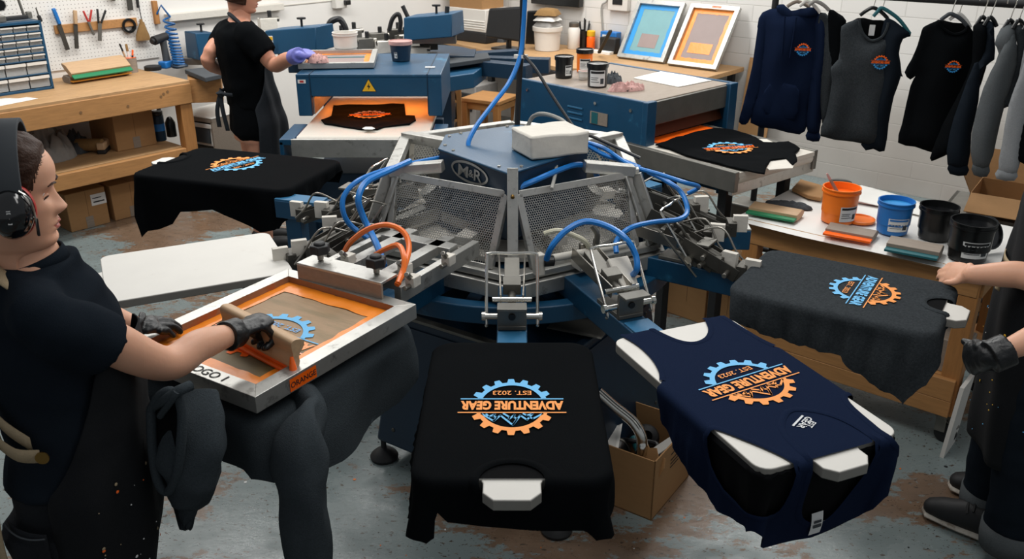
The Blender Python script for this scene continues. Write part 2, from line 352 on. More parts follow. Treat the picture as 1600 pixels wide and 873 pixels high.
# ---------------------------------------------------------------- light
wd = bpy.data.worlds.new('World'); SC.world = wd; wd.use_nodes = True
wd.node_tree.nodes['Background'].inputs[0].default_value = (.9, .95, 1, 1); wd.node_tree.nodes['Background'].inputs[1].default_value = .26
def area(name, loc, rot, sx, sy, e, col=(1, .985, .955)):
    l = bpy.data.lights.new(name, 'AREA'); l.shape = 'RECTANGLE'; l.size = sx; l.size_y = sy; l.energy = e; l.color = col
    o = bpy.data.objects.new(name, l); COL.objects.link(o); o.location = loc; o.rotation_euler = rot; return o
area('ceiling_lamp', (-.3, 3.0, 3.0), (0, 0, R(40)), .5, 2.6, 31)
area('ceiling_lamp', (-1.9, 5.2, 3.0), (0, 0, R(-40)), .5, 2.4, 70)
area('ceiling_lamp', (1.6, 5.0, 3.0), (0, 0, R(-40)), .5, 2.4, 58)
area('ceiling_lamp', (.2, 7.0, 3.0), (0, 0, R(-40)), .5, 2.4, 72)
area('ceiling_lamp', (.9, 1.4, 3.0), (0, 0, R(60)), .5, 2.0, 14)
# ================================================================ the press
PC = V((0, 3.14, 0))
press = thing('screen_printing_press', 'large blue carousel printing press with silver mesh hood in mid room', 'printing press', PC)
# ---- base cabinet: flared square box on four feet
def sq(r, z, a0=R(-79)): return [V((PC.x + .05 + r * math.cos(a0 + i * math.pi / 2), PC.y - .13 + r * math.sin(a0 + i * math.pi / 2), z)) for i in range(4)]
b = B(); lo, hi = sq(.585, .09), sq(.49, .62)
b.add(lo + hi, [(3, 2, 1, 0), (4, 5, 6, 7)] + [(i, (i + 1) % 4, 4 + (i + 1) % 4, 4 + i) for i in range(4)])
base = b.obj('base_cabinet', 'navyp', press, smooth=0, bevel=.012)
for i in range(4):
    p0, p1, q1, q0 = lo[i], lo[(i + 1) % 4], hi[(i + 1) % 4], hi[i]
    n = (p1 - p0).cross(q0 - p0).normalized(); n = n if n.z > -.9 and n.dot(p0 - PC) > 0 else -n
    def q(s, t): return (p0 * (1 - s) + p1 * s) * (1 - t) + (q0 * (1 - s) + q1 * s) * t
    b = B(); c4 = [q(.07, .1), q(.93, .1), q(.93, .93), q(.07, .93)]; b.add([p + n * .006 for p in c4] + [p - n * .01 for p in c4], [(0, 1, 2, 3), (4, 7, 6, 5)] + [(j, (j + 1) % 4, 4 + (j + 1) % 4, 4 + j) for j in range(4)])
    for s, t in ((.1, .14), (.9, .14), (.1, .88), (.9, .88)): b.cyl(q(s, t) + n * .004, q(s, t) + n * .010, .008, k=1)
    b.obj('side_panel', ['navyp', 'dsteel'], base, bevel=.003)
    f = V(((lo[i].x - PC.x) * .95 + PC.x, (lo[i].y - PC.y) * .95 + PC.y, 0))
    b = B(); b.lathe([(.052, 0), (.055, .012), (.05, .02), (.03, .038), (.016, .045), (.011, .05), (.011, .12)], 20, f); b.obj('levelling_foot', 'brubber', press)
    b = B(); b.beam(q0 + V((0, 0, .004)), q1 + V((0, 0, .004)), .03, .012); b.obj('edge_trim', 'galv' if i == 3 else 'navyp', press, bevel=.002)
# ---- spindle, ring frame and the lower tray
b = B(); b.lathe([(.33, .62), (.33, .66), (.2, .68), (.19, .9), (.3, .92), (.3, .95)], 32, PC); b.obj('spindle', 'navyp', press)
b = B()
def ringpath(r, z, n=64): return [PC + V((r * math.cos(2 * math.pi * i / n), r * math.sin(2 * math.pi * i / n), z)) for i in range(n + 1)]
def ring(b, r, z, w, h, n=64):
    vs = [PC + V(((r + dx) * math.cos(2 * math.pi * i / n), (r + dx) * math.sin(2 * math.pi * i / n), z + dz)) for i in range(n) for dx, dz in ((-w / 2, -h / 2), (w / 2, -h / 2), (w / 2, h / 2), (-w / 2, h / 2))]
    b.add(vs, [(4 * i + j, 4 * ((i + 1) % n) + j, 4 * ((i + 1) % n) + (j + 1) % 4, 4 * i + (j + 1) % 4) for i in range(n) for j in range(4)])
ring(b, .585, .79, .05, .06); b.obj('ring_frame', 'blue', press, bevel=.004)
b = B()
for i in range(12): a = R(15 + 30 * i); b.beam(PC + V((.18 * math.cos(a), .18 * math.sin(a), .77)), PC + V((.57 * math.cos(a), .57 * math.sin(a), .77)), .05, .05)
b.obj('ring_spokes', 'navyp', press, bevel=.003)
b = B(); m_ = T(P(905, 512, .64), R(-25)); b.M = m_; b.grid(lambda u, v: V((-.1 + .2 * u, -.055 + .11 * v, .004 + .01 * math.sin(3 * u) * v)), 8, 5); b.obj('stained_paper_sheet', 'galv', press, solid=.002, label='stained grey paper')
# ---- hood
HZT, HZB, HRT, HRB = 1.148, .92, .475, .565
def hc(i, top=True, dr=0., dz=0.):
    r = (HRT if top else HRB) + dr; a = R(-90 + 60 * i); return PC + V((r * math.cos(a), r * math.sin(a), (HZT if top else HZB) + dz))
hood = B()
for i in range(6): hood.beam(hc(i, False, .02, -.055), hc(i + 1, False, .02, -.055), .045, .05); hood.beam(hc(i, False, .0, -.012), hc(i + 1, False, .0, -.012), .05, .022)
hood = hood.obj('hood_frame', 'alu', press, bevel=.003)
b = B()
for i in (1, 2, 3, 4): b.beam(hc(i), hc(i + 1), .04, .035)
b.obj('top_rail', 'alu', press, bevel=.003)
for i in range(1, 6):
    b = B(); t, bt = hc(i), hc(i, False); out = (bt - PC); out.z = 0; out.normalize(); sd = V((0, 0, 1)).cross(out)
    b.beam(t + out * .004, bt + out * .012, .012, .05, out); b.beam(t + sd * .028 - out * .01, bt + sd * .034, .035, .008, out); b.beam(t - sd * .028 - out * .01, bt - sd * .034, .035, .008, out)
    b.obj('corner_post', 'alu', press, bevel=.002)
b = B(); b.beam(P(801, 262, 1.245), PC + V((.002, -.6, .88)), .034, .012, (0, -1, .5)); f = b.obj('corner_post', 'alu', press, bevel=.002, label='wide front corner strip of the hood')
for t_ in (.22, .75): p = P(801, 262, 1.245).lerp(PC + V((.002, -.6, .88)), t_); b = B(); b.cyl(p + V((0, -.004, -.002)), p + V((0, -.012, -.005)), .006, seg=10); b.obj('bolt', 'gold', f)
def perf(b, c, pitch, hole):     # plate of hexagonal holes inside the quad c (bl, br, tr, tl)
    ex = (c[1] - c[0]).normalized(); n = ex.cross(c[3] - c[0]).normalized(); ey = n.cross(ex)
    q = [((p - c[0]).dot(ex), (p - c[0]).dot(ey)) for p in c]
    x0 = min(p[0] for p in q); x1 = max(p[0] for p in q); y1 = max(p[1] for p in q); y = 0; row = 0; rc = pitch / math.sqrt(3)
    while y < y1 + pitch:
        x = x0 + (pitch / 2 if row % 2 else 0)
        while x < x1 + pitch:
            if inpoly((x, y), q):
                o = [c[0] + ex * (x + rr * math.sin(R(60 * j))) + ey * (y + rr * math.cos(R(60 * j))) for rr in (rc, rc * hole) for j in range(6)]
                b.add(o, [(j, (j + 1) % 6, 6 + (j + 1) % 6, 6 + j) for j in range(6)])
            x += pitch
        y += pitch * .866; row += 1
MESHQ = []
for i in range(6):
    tl, tr, bl, br = hc(i), hc(i + 1), hc(i, False), hc(i + 1, False)
    ti = .022 / (tr - tl).length; bi = .082 / (br - bl).length
    q = [bl.lerp(br, bi), bl.lerp(br, 1 - bi), tl.lerp(tr, 1 - ti), tl.lerp(tr, ti)]; MESHQ.append(q)
    b = B(); nn = (q[1] - q[0]).cross(q[3] - q[0]).normalized()
    for j in range(4): b.beam(q[j], q[(j + 1) % 4], .024, .018, nn)
    fr = b.obj('mesh_panel', 'alu', press, bevel=.002)
    b = B(); perf(b, q, .0085 if i in (0, 5) else .012, .74); b.obj('perforated_mesh', 'alu', fr, smooth=0)
# things seen through the mesh: cylinders, valves, a wooden block and pale pads
b = B()
for i in range(8):
    a = R(22 + 45 * i); p = PC + V((.26 * math.cos(a), .26 * math.sin(a), .96)); b.cyl(p, p + V((.06 * math.cos(a), .06 * math.sin(a), .1)), .035); b.beam(p, p + V((.16 * math.cos(a), .16 * math.sin(a), .0)), .06, .03, k=1)
b.lathe([(.42, .9), (.42, .915), (.3, .93), (.27, 1.04), (.1, 1.06)], 40, PC, k=1)
b.obj('pneumatic_cylinder_set', ['galv', 'cloth', 'dsteel'], press)
# ---- top box with the maker's badge
TBZ = 1.225; TB = [P(*q, TBZ) for q in ((796, 270), (918, 231), (905, 208), (808, 194), (697, 210), (686, 231))]; TB = [V((p.x, p.y, 0)) for p in TB]
b = B(); b.prism([(p.x, p.y) for p in TB], 1.0, TBZ - .008); b.prism([(p.x * 1.015, PC.y + (p.y - PC.y) * 1.015) for p in TB], TBZ - .008, TBZ, k=1)
tb = b.obj('top_box', ['navyp', 'blue'], press, smooth=0, bevel=.004)
for i in range(6):
    for s in (.15, .85): p = TB[i].lerp(TB[(i + 1) % 6], s); p = p.lerp(V((0, 3.0, 0)), .07); b = B(); b.lathe([(.007, TBZ), (.006, TBZ + .005)], 8, (p.x, p.y, 0)); b.obj('screw_head', 'chrome', tb)
p0, p1 = TB[5], TB[0]; ex = (p1 - p0).normalized(); nn = ex.cross(V((0, 0, 1)))
mt = basis(ex, (0, 0, 1), nn); cb = p0.lerp(p1, .46); mt.translation = V((cb.x, cb.y, TBZ - .046)) + nn * .0035
b = B(); n = 48
def ell(a_, r1, r2): return mt @ V((r1 * math.cos(a_), r2 * math.sin(a_), 0))
b.add([ell(2 * math.pi * i / n, *r_) for r_ in ((.102, .036), (.092, .028)) for i in range(n)], [(i, (i + 1) % n, n + (i + 1) % n, n + i) for i in range(n)])
sh = Matrix.Identity(4); sh[0][1] = .12
for s, x, sz, w in (('M', -.036, .054, .056), ('&', .009, .036, .027), ('R', .045, .054, .042)): write(b, s, mt @ Matrix.Translation((x, -.0195 if s != '&' else -.013, 0)) @ sh, sz, .016, width=w)
b.obj('maker_badge', 'alu', tb, smooth=0, label='white oval badge with M&R lettering')
# radial rails from hood corners to the box
for i, (bx, by) in ((1, (.24, 2.87)), (2, (.22, 3.14)), (4, (-.2, 3.14)), (5, (-.23, 2.87))): t = hc(i); b = B(); b.beam(t + V((0, 0, .012)), (bx, by, 1.185), .045, .036); b.obj('radial_rail', 'alu', press, bevel=.003)
# ---- arms with their clamp gear
def radial(ang): return T(PC, ang)
def arm_gear(mtx, r0, w=.082, loop=True):
    """bracket, pins, link plates and wire loop that sit on an arm, in the arm's frame (x outwards)"""
    b = B(mtx); b.box((r0, 0, .925), (.012, w, .075)); b.box((r0 + .02, 0, .965), (.045, w, .008)); b.box((r0 - .06, 0, .895), (.14, w * .96, .012))
    b.cyl((r0 + .007, 0, .93), (r0 + .012, 0, .93), .01, k=2); g = b.obj('bracket', ['galv', 'tubegrey', 'brubber'], press, bevel=.0015)
    b = B(mtx); b.cyl((r0 - .008, -.082, .925), (r0 - .008, .082, .925), .009); b.cyl((r0 - .055, -.056, .955), (r0 - .055, .056, .955), .008)
    for s in (-1, 1): b.cyl((r0 - .008, s * .075, .925), (r0 - .008, s * .085, .925), .013)
    b.obj('pivot_pin', 'chrome', g)
    if loop:
        b = B(mtx); z0, z1, x0, x1 = .915, 1.07, r0 - .008, r0 - .12
        b.tube([(x0, -.072, z0 - .02), (x0, -.072, z0), (x1 + .012, -.072, z1 - .02), (x1, -.064, z1), (x1, 0, z1), (x1, .064, z1), (x1 + .012, .072, z1 - .02), (x0, .072, z0), (x0, .072, z0 - .02)], .0045, 8, smooth=5); b.obj('wire_loop', 'chrome', g)
    b = B(mtx)
    for s in (-1, 1): b.prism([(0, -.02), (.2, -.012), (.21, .0), (.2, .012), (0, .025)], -.003, .003) if False else b.beam((r0 - .30, s * .04, .985), (r0 - .055, s * .032, .95), .005, .04)
    b.beam((r0 - .26, 0, .99), (r0 - .14, 0, .955), .045, .03, k=1); b.cyl((r0 - .15, 0, .957), (r0 - .055, 0, .945), .011, k=1)
    b.beam((r0 - .14, 0, .975), (r0 - .10, 0, .965), .052, .038, k=1)
    b.obj('clamp_linkage', ['tubegrey', 'galv'], press, bevel=.0015)
def arm(ang, r1, r0=None, cap=None, gear=True, z=.86, worn=None):
    mt = radial(ang); b = B(mtx=mt); b.box(((.3 + r1) / 2, 0, z - .01), (r1 - .3, .085, .075)); a_ = b.obj('arm', 'blue', press, bevel=.004)
    b = B(mtx=mt); b.box((r1 - .1, 0, z + .03), (.2, .08, .008)); b.obj('arm_cover', worn or 'blueworn', a_, bevel=.002)
    if gear: arm_gear(mt, r0 or r1 - .22)
    return a_
A1, A2, A3, A4, A5, A6 = R(-90), R(-67.3), R(-32.5), R(-119.3), R(-154.4), R(161.5)
arm(A1, 1.12, .895); arm(A2, 1.12, .885); arm(A3, 1.1, .74); arm(A5, 1.0, .6); arm(A6, 1.0, .66); arm(R(-3), .88, .68, worn='alu')
arm(A4, 1.1, gear=False); arm(R(40), .8, .62); arm(R(100), .95, .7)
b = B(T(PC, A6)); b.box((.93, 0, .62), (.07, .06, .42)); b.obj('arm_leg', 'blue', press, bevel=.003)
# ---- platens
PT = .92
FR = {}
def platen(key, cx, cy, ang, L, W, tabw=.118, tabl=.066, th=.026):
    mt = T((cx, cy, 0), ang); FR[key] = (mt, L / 2, W / 2)
    b = B(mt); pl = rrect(L, W, .035); b.prism(pl, PT - th, PT, ks=1)
    e = L / 2; t = tabw / 2; b.prism([(e - .02, -t - .012), (e + .01, -t), (e + tabl - .025, -t), (e + tabl, -t + .022), (e + tabl, t - .022), (e + tabl - .025, t), (e + .01, t), (e - .02, t + .012)], PT - th - .002, PT - .002, ks=1)
    p = b.obj('platen', ['platen', 'platenedge'], press, bevel=.003)
    b = B(mt); b.box((-.02, 0, PT - th - .022), (L * .8, .10, .04)); b.box((.12, 0, PT - th - .05), (.07, .06, .04)); b.obj('platen_bracket', 'navyp', p, bevel=.003)
platen('P1', 0, 1.79, A1, .59, .385); platen('P2', .5625, 1.89, A2, .645, .375, .12, .06); platen('P3', 1.005, 2.46, A3, .56, .39)
platen('P4', -.615, 2.06, A4, .56, .42); platen('P5', -1.025, 2.655, A5, .55, .41, .12, .07); platen('P6', -1.2, 3.775, A6, .74, .46)
# ---- the print head that holds the screen over the hoodie
SF = T((-.612, 2.053, 0), R(-122)); SL, SW = .575, .475
hm = T(PC, A4); b = B(hm)
for s in (-.07, .07): b.box((.74, s, 1.005), (.42, .04, .03))
b.box((.6, 0, 1.0), (.05, .26, .04)); b.beam((.5, .15, .985), (.92, .15, .985), .025, .05); b.beam((.5, -.15, .985), (.9, -.15, .985), .025, .05)
hd = b.obj('head_rail', 'alu', press, bevel=.002)
b = B(hm); b.box((.955, 0, 1.045), (.075, .30, .008)); b.box((.988, 0, 1.022), (.008, .30, .045), k=1); b.box((.915, 0, 1.02), (.008, .30, .045))
b.obj('clamp_plate', ['alu', 'driftwood'], hd, bevel=.0015)
for s in (-.1, .1):
    b = B(hm); b.lathe([(.009, 1.05), (.009, 1.075)], 10, (.945, s, 0), k=1); n = 12
    b.prism([(.945 + (.031 if i % 2 else .024) * math.cos(2 * math.pi * i / n), s + (.031 if i % 2 else .024) * math.sin(2 * math.pi * i / n)) for i in range(n)], 1.072, 1.098); b.lathe([(.018, 1.098), (.014, 1.106)], 12, (.945, s, 0))
    b.obj('star_knob', ['brubber', 'tubegrey'], hd, bevel=.003)
for x, y in ((.86, -.07), (.84, .12), (.9, .19), (.72, .19)): b = B(hm); b.box((x, y, 1.03), (.035, .03, .03)); b.cyl((x, y, 1.03), (x + .03, y, 1.06), .008, k=1); b.cyl((x - .03, y, 1.02), (x + .04, y, 1.02), .007, k=1); b.obj('valve_block', ['cloth', 'tubegrey'], hd, bevel=.002)
# ---- valve blocks on the hood's right front rail
b = B(); p = PY(918, 405, 2.66); b.M = T(p, R(28)); b.box((0, 0, 0), (.09, .06, .05)); b.cyl((-.02, 0, .02), (-.02, 0, .06), .013, k=1); b.cyl((.025, -.01, .02), (.025, -.01, .07), .011, k=2); b.obj('valve_block', ['cloth', 'tubegrey', 'brubber'], press, bevel=.003)
b = B(); p = PY(855, 405, 2.56); b.M = T(p, R(30)); b.cyl((-.02, -.01, 0), (.012, -.02, 0), .017, k=1); b.box((-.03, .0, -.01), (.03, .03, .07)); b.cyl((.02, 0, 0), (.3, 0, -.01), .012); b.obj('valve_knob', ['cloth', 'bplastic'], press, bevel=.003)
b = B(); p = PY(975, 430, 2.45); b.M = T(p, R(22.7), R(35)); b.prism([(-.035, .06), (.035, .06), (.035, .03), (.025, -.06), (-.025, -.06), (-.035, .03)], -.012, .012); b.obj('pale_cover', 'cloth', press, bevel=.004)
# ---- clutter of link plates, cylinders and clips at the two sides of the hood
def linkage(cx, cy, cz, rz, k):
    b = B(T((cx, cy, cz), rz)); rnd = random.Random(k)
    for s in (-1, 1): b.beam((-.10, s * .035, .05), (.09, s * .035, -.03), .004, .045, k=0)
    b.cyl((-.02, -.06, .02), (-.02, .06, .02), .008, k=1); b.cyl((.06, -.075, -.02), (.06, .075, -.02), .008, k=1); b.cyl((-.06, 0, .04), (.04, 0, .0), .016, k=0)
    b.box((.1, 0, -.02), (.03, .07, .05), k=0); b.box((.13, .0, -.005), (.05, .02, .06), k=2)
    b.tube([(-.09, .05, .06), (0, .06, .09), (.06, .05, .02), (.1, .06, -.02)], .004, 6, k=1)
    b.obj('clamp_linkage', ['dsteel', 'tubegrey', 'cloth'], press, bevel=.001)
for i, (px, py, yy, a_) in enumerate(((1040, 320, 2.95, 10), (1060, 355, 2.85, -15), (1098, 345, 2.95, -5), (1085, 390, 2.75, -40), (1115, 405, 2.7, -30), (555, 330, 3.0, 165), (575, 345, 2.9, 190), (510, 330, 3.2, 160), (500, 388, 2.75, 205), (560, 385, 2.7, 215), (530, 378, 2.75, 200))):
    p = PY(px, py, yy); linkage(p.x, p.y, p.z, R(a_), i)
for px0, py0, px1, py1, y_ in ((520, 385, 578, 310, 2.8), (545, 400, 600, 320, 2.75), (1030, 360, 1085, 430, 2.65), (1060, 350, 1100, 410, 2.75)):
    b = B(); b.beam(PY(px0, py0, y_), PY(px1, py1, y_ + .02), .006, .035, (0, -1, .3)); b.obj('link_plate', 'tubegrey', press, bevel=.001)
# ---- hoses
def hose(name, pts, r, m, parent=press, label=None, seg=8):
    b = B(); b.tube([PY(*p) if len(p) == 3 else p for p in pts], r, seg); return b.obj(name, m, parent, label=label)
hose('air_hose', [(690, 246, 2.98), (640, 256, 2.9), (600, 266, 2.8), (560, 282, 2.72), (538, 305, 2.68), (536, 330, 2.66), (548, 352, 2.66), (575, 372, 2.66)], .0085, 'hoseB')
hose('air_hose', [(640, 252, 2.9), (605, 268, 2.75), (572, 285, 2.65), (560, 310, 2.6), (566, 335, 2.6), (577, 358, 2.58), (590, 385, 2.5), (600, 415, 2.42)], .0105, 'hoseB')
hose('air_hose', [(535, 400, 2.55), (548, 378, 2.52), (575, 358, 2.48), (605, 351, 2.45), (630, 362, 2.42), (639, 385, 2.38), (634, 410, 2.32), (622, 443, 2.24)], .0085, 'hoseO')
hose('air_hose', [(580, 402, 2.45), (600, 390, 2.42), (622, 383, 2.38), (631, 400, 2.32), (630, 425, 2.28), (620, 445, 2.24)], .008, 'hoseO')
hose('air_hose', [(812, 292, 2.7), (840, 280, 2.72), (870, 267, 2.8), (902, 257, 2.88), (925, 264, 2.9), (933, 278, 2.92), (922, 286, 2.95)], .0095, 'hoseB')
hose('air_hose', [(854, 405, 2.5), (862, 385, 2.48), (885, 360, 2.5), (915, 346, 2.52), (950, 354, 2.5), (978, 373, 2.46), (993, 398, 2.44), (995, 420, 2.42), (988, 430, 2.45)], .0095, 'hoseB')
hose('air_hose', [(963, 395, 2.55), (964, 375, 2.58), (985, 356, 2.6), (1020, 347, 2.66), (1062, 342, 2.74), (1074, 328, 2.8), (1064, 300, 2.86), (1040, 282, 2.92), (1012, 268, 2.95)], .0085, 'hoseB')
hose('air_hose', [(916, 222, 3.15), (945, 232, 3.05), (985, 258, 2.95), (1030, 272, 2.9), (1070, 285, 2.85), (1092, 292, 2.9), (1075, 302, 2.92)], .0075, 'hoseB')
hose('air_hose', [(905, 218, 3.2), (940, 240, 3.05), (975, 252, 3.0), (1000, 262, 2.95)], .0085, 'hoseB')
hose('air_hose', [(850, 365, 2.6), (872, 360, 2.6), (895, 367, 2.62), (915, 378, 2.63), (922, 395, 2.64)], .008, 'hoseC')
hose('air_hose', [(925, 352, 2.62), (933, 365, 2.62), (932, 380, 2.63), (930, 395, 2.64)], .009, 'galv')
hose('air_hose', [(870, 250, 2.86), (868, 270, 2.8), (862, 295, 2.7)], .006, 'hoseG')
hose('air_hose', [(822, 205, 3.3), (832, 183, 3.3), (850, 178, 3.25), (875, 186, 3.2), (890, 200, 3.15)], .008, 'hoseG')
# ---- bundle of lines that drops from the ceiling to the press
al = thing('air_line_bundle', 'bundle of blue and black lines dropping from the ceiling onto the press', 'hose', PY(808, 200, 3.3))
hose('black_cable', [(818, -60, 3.28), (815, 60, 3.3), (811, 130, 3.3), (808, 200, 3.3)], .011, 'hoseK', al)
hose('grey_cable', [(822, -60, 3.3), (817, 70, 3.31), (805, 190, 3.32)], .008, 'hoseG', al)
hose('blue_hose', [(823, -60, 3.25), (818, 40, 3.27), (812, 90, 3.25), (795, 130, 3.2), (770, 163, 3.12), (745, 196, 3.05), (732, 222, 3.0), (735, 236, 2.98)], .0085, 'hoseB', al)
hose('thin_cable', [(816, 85, 3.26), (835, 105, 3.2), (857, 140, 3.15), (880, 175, 3.1), (903, 205, 3.05), (930, 215, 3.05), (1000, 247, 3.0)], .006, 'hoseK', al)
p = PY(814, 88, 3.27); b = B(); b.lathe([(.02, -.006), (.026, -.006), (.026, .006), (.02, .006)], 14, p, axis=(0, .1, 1)); b.obj('zip_tie', 'wplastic', al)
# ================================================================ garments
def drape(key, d0=0., flare=.06, amp=.010, freq=34., seed=0., rc=.045, tuck=None, top=PT + .004, rb=.014, grow=.004, wr=.0012):
    """maps the unfolded point (u,v) of a platen's frame to the cloth lying on the platen and hanging over its edge"""
    mt, a, b_ = FR[key]; a += grow; b_ += grow
    def fn(u, v, off=0.):
        cu, cv = max(-(a - rc), min(a - rc, u)), max(-(b_ - rc), min(b_ - rc, v)); du, dv = u - cu, v - cv; L = math.hypot(du, dv)
        nz = noise.noise(V((u * 9 + seed, v * 9, seed))) * wr + noise.noise(V((u * 22, v * 22, seed))) * wr * .4
        if L <= rc: return mt @ V((u, v, top + off + nz * (1 if L < rc * .8 else .3)))
        nu, nv = du / L, dv / L; d = L - rc; eu, ev = cu + nu * rc, cv + nv * rc; q = rb * math.pi / 2
        s = math.atan2(ev, eu) * .3 + (eu - ev) * 1.0
        if d < q: w = d / rb; o, z = rb * math.sin(w), rb * (1 - math.cos(w))
        else: o, z = rb, rb + d - q
        k = max(0, d - q); crn = abs(nu * nv) * 2
        o += k * flare + amp * min(1, k / .08) * (math.sin(freq * s + seed) + .6 * math.sin(freq * 2.3 * s + 2 * seed + z * 6)) + k * crn * .18
        o += noise.noise(V((u * 7, v * 7, seed + 5))) * .012 * min(1, k / .06)
        if tuck: o += tuck(u, v, k)
        o += off; z0 = top - z + (off if d < q else 0)
        return mt @ V((eu + nu * o, ev + nv * o, z0))
    return fn
def mir(p): return p + [(u, -v) for u, v in reversed(p)]
def garment_root(name, label, cat, key, group=None):
    mt, a, b_ = FR[key]; return thing(name, label, cat, mt.translation + V((0, 0, PT)), mt.to_euler().z, group)
# ---- the printed emblem: (verts, faces, slot) sets in a frame 2.56 wide; slots: top gear, bars of top, mountains, text, est, bottom gear
def gear_half(sgn, n=7, r0=.78, r1=.9, r2=1.04, yb=.26):
    vs, fs = [], []; a0 = math.asin(yb / r0); a1 = math.asin(yb / r1); m = n * 8
    for i in range(m + 1):
        t = i / m; A = a0 + (math.pi - 2 * a0) * t; Bb = a1 + (math.pi - 2 * a1) * t; ph = (t * n) % 1.0
        tooth = 1 if .24 < ph < .74 else 0
        ro = r1 + (r2 - r1) * tooth
        vs += [(r0 * math.cos(A), sgn * r0 * math.sin(A)), (ro * math.cos(Bb), sgn * max(yb, ro * math.sin(Bb)))]
    fs = [(2 * i, 2 * i + 1, 2 * i + 3, 2 * i + 2) for i in range(m)]
    return vs, fs
def strokes(lines, w):
    vs, fs = [], []
    for ln in lines:
        for (x0, y0), (x1, y1) in zip(ln, ln[1:]):
            d = V((x1 - x0, y1 - y0)); d.normalize(); n_ = V((-d.y, d.x)) * w / 2; e = d * w * .4; k = len(vs)
            vs += [(x0 - e.x + n_.x, y0 - e.y + n_.y), (x0 - e.x - n_.x, y0 - e.y - n_.y), (x1 + e.x - n_.x, y1 + e.y - n_.y), (x1 + e.x + n_.x, y1 + e.y + n_.y)]; fs.append((k, k + 1, k + 2, k + 3))
    return vs, fs
def emblem():
    o = []; g = gear_half(1); o.append((*g, 0)); g = gear_half(-1); o.append((*g, 5))
    o.append(([(-1.32, .235), (1.32, .235), (1.32, .27), (-1.32, .27)], [(0, 1, 2, 3)], 1)); o.append(([(-1.28, -.27), (1.28, -.27), (1.28, -.235), (-1.28, -.235)], [(0, 1, 2, 3)], 5))
    o.append((*strokes([[(-.74, .3), (-.5, .48), (-.42, .42), (-.36, .52), (-.2, .36), (-.02, .70), (.28, .36), (.44, .56), (.74, .3)], [(-.42, .42), (-.5, .3), (-.35, .36), (-.28, .3)], [(-.02, .70), (-.12, .48), (-.04, .42), (-.06, .34), (.08, .5), (.06, .42), (.2, .3)], [(.44, .56), (.36, .42), (.46, .4), (.42, .32), (.56, .4), (.62, .32)]], .05), 2))
    vs, fs = text2d('ADVENTURE GEAR', .40, .05); x0 = min(p[0] for p in vs); x1 = max(p[0] for p in vs); f = 2.54 / (x1 - x0); o.append(([((p[0] - (x0 + x1) / 2) * f, p[1] * 1.05 - .15) for p in vs], fs, 3))
    vs, fs = text2d('EST. 2023', .225, .012); o.append(([(p[0] * 1.1, p[1] - .56) for p in vs], fs, 4)); return o
EMB = emblem()
def put_emblem(parent, fn, cols, name='emblem_print'):
    """cols: material per slot (top gear, top bar, mountains, text, est, bottom gear)"""
    b = B(); ms = []
    for vs, fs, k in EMB:
        if cols[k] not in ms: ms.append(cols[k])
        b.add([fn(x, y) for x, y in vs], fs, ms.index(cols[k]))
    return b.obj(name, ms, parent, smooth=0)
O_, B_, W_ = 'inkO', 'inkB', 'inkW'
def flat_emblem(parent, key, cu, cv, r, cols, z=PT + .0068, rot=0., sy=1.):
    mt = FR[key][0] @ Matrix.Translation((cu, cv, z)) @ Matrix.Rotation(R(-90) + rot, 4, 'Z') @ Matrix.Rotation(R(180) * 0, 4, 'Z') @ Matrix.Rotation(math.pi, 4, 'Z') if False else FR[key][0] @ Matrix.Translation((cu, cv, z)) @ Matrix(((0, 1, 0, 0), (-1, 0, 0, 0), (0, 0, 1, 0), (0, 0, 0, 1))) @ Matrix.Rotation(rot, 4, 'Z')
    return put_emblem(parent, lambda x, y: mt @ V((x * r, y * r * sy, 0)), cols)
def ribbon(b, pts, w, fn, off=.0022, k=None, closed=False):
    """flat band following a 2D path, mapped through fn (neck rib, hems)"""
    n = len(pts); vs = []
    for i in range(n):
        a_ = V(pts[i - 1] if (i or closed) else pts[i]); c_ = V(pts[(i + 1) % n] if (i < n - 1 or closed) else pts[i]); d = (c_ - a_).normalized(); nn_ = V((-d.y, d.x)) * w / 2; p = V(pts[i])
        for t in (-1, -.5, .5, 1): q = p + nn_ * t; vs.append(fn(q.x, q.y, off if abs(t) < 1 else off * .2))
    m = n if closed else n - 1
    b.add(vs, [(4 * i + j, 4 * ((i + 1) % n) + j, 4 * ((i + 1) % n) + j + 1, 4 * i + j + 1) for i in range(m) for j in range(3)], k); return b
def ellipse(cu, cv, ru, rv, n=28): return [(cu + ru * math.cos(2 * math.pi * i / n), cv + rv * math.sin(2 * math.pi * i / n)) for i in range(n)]
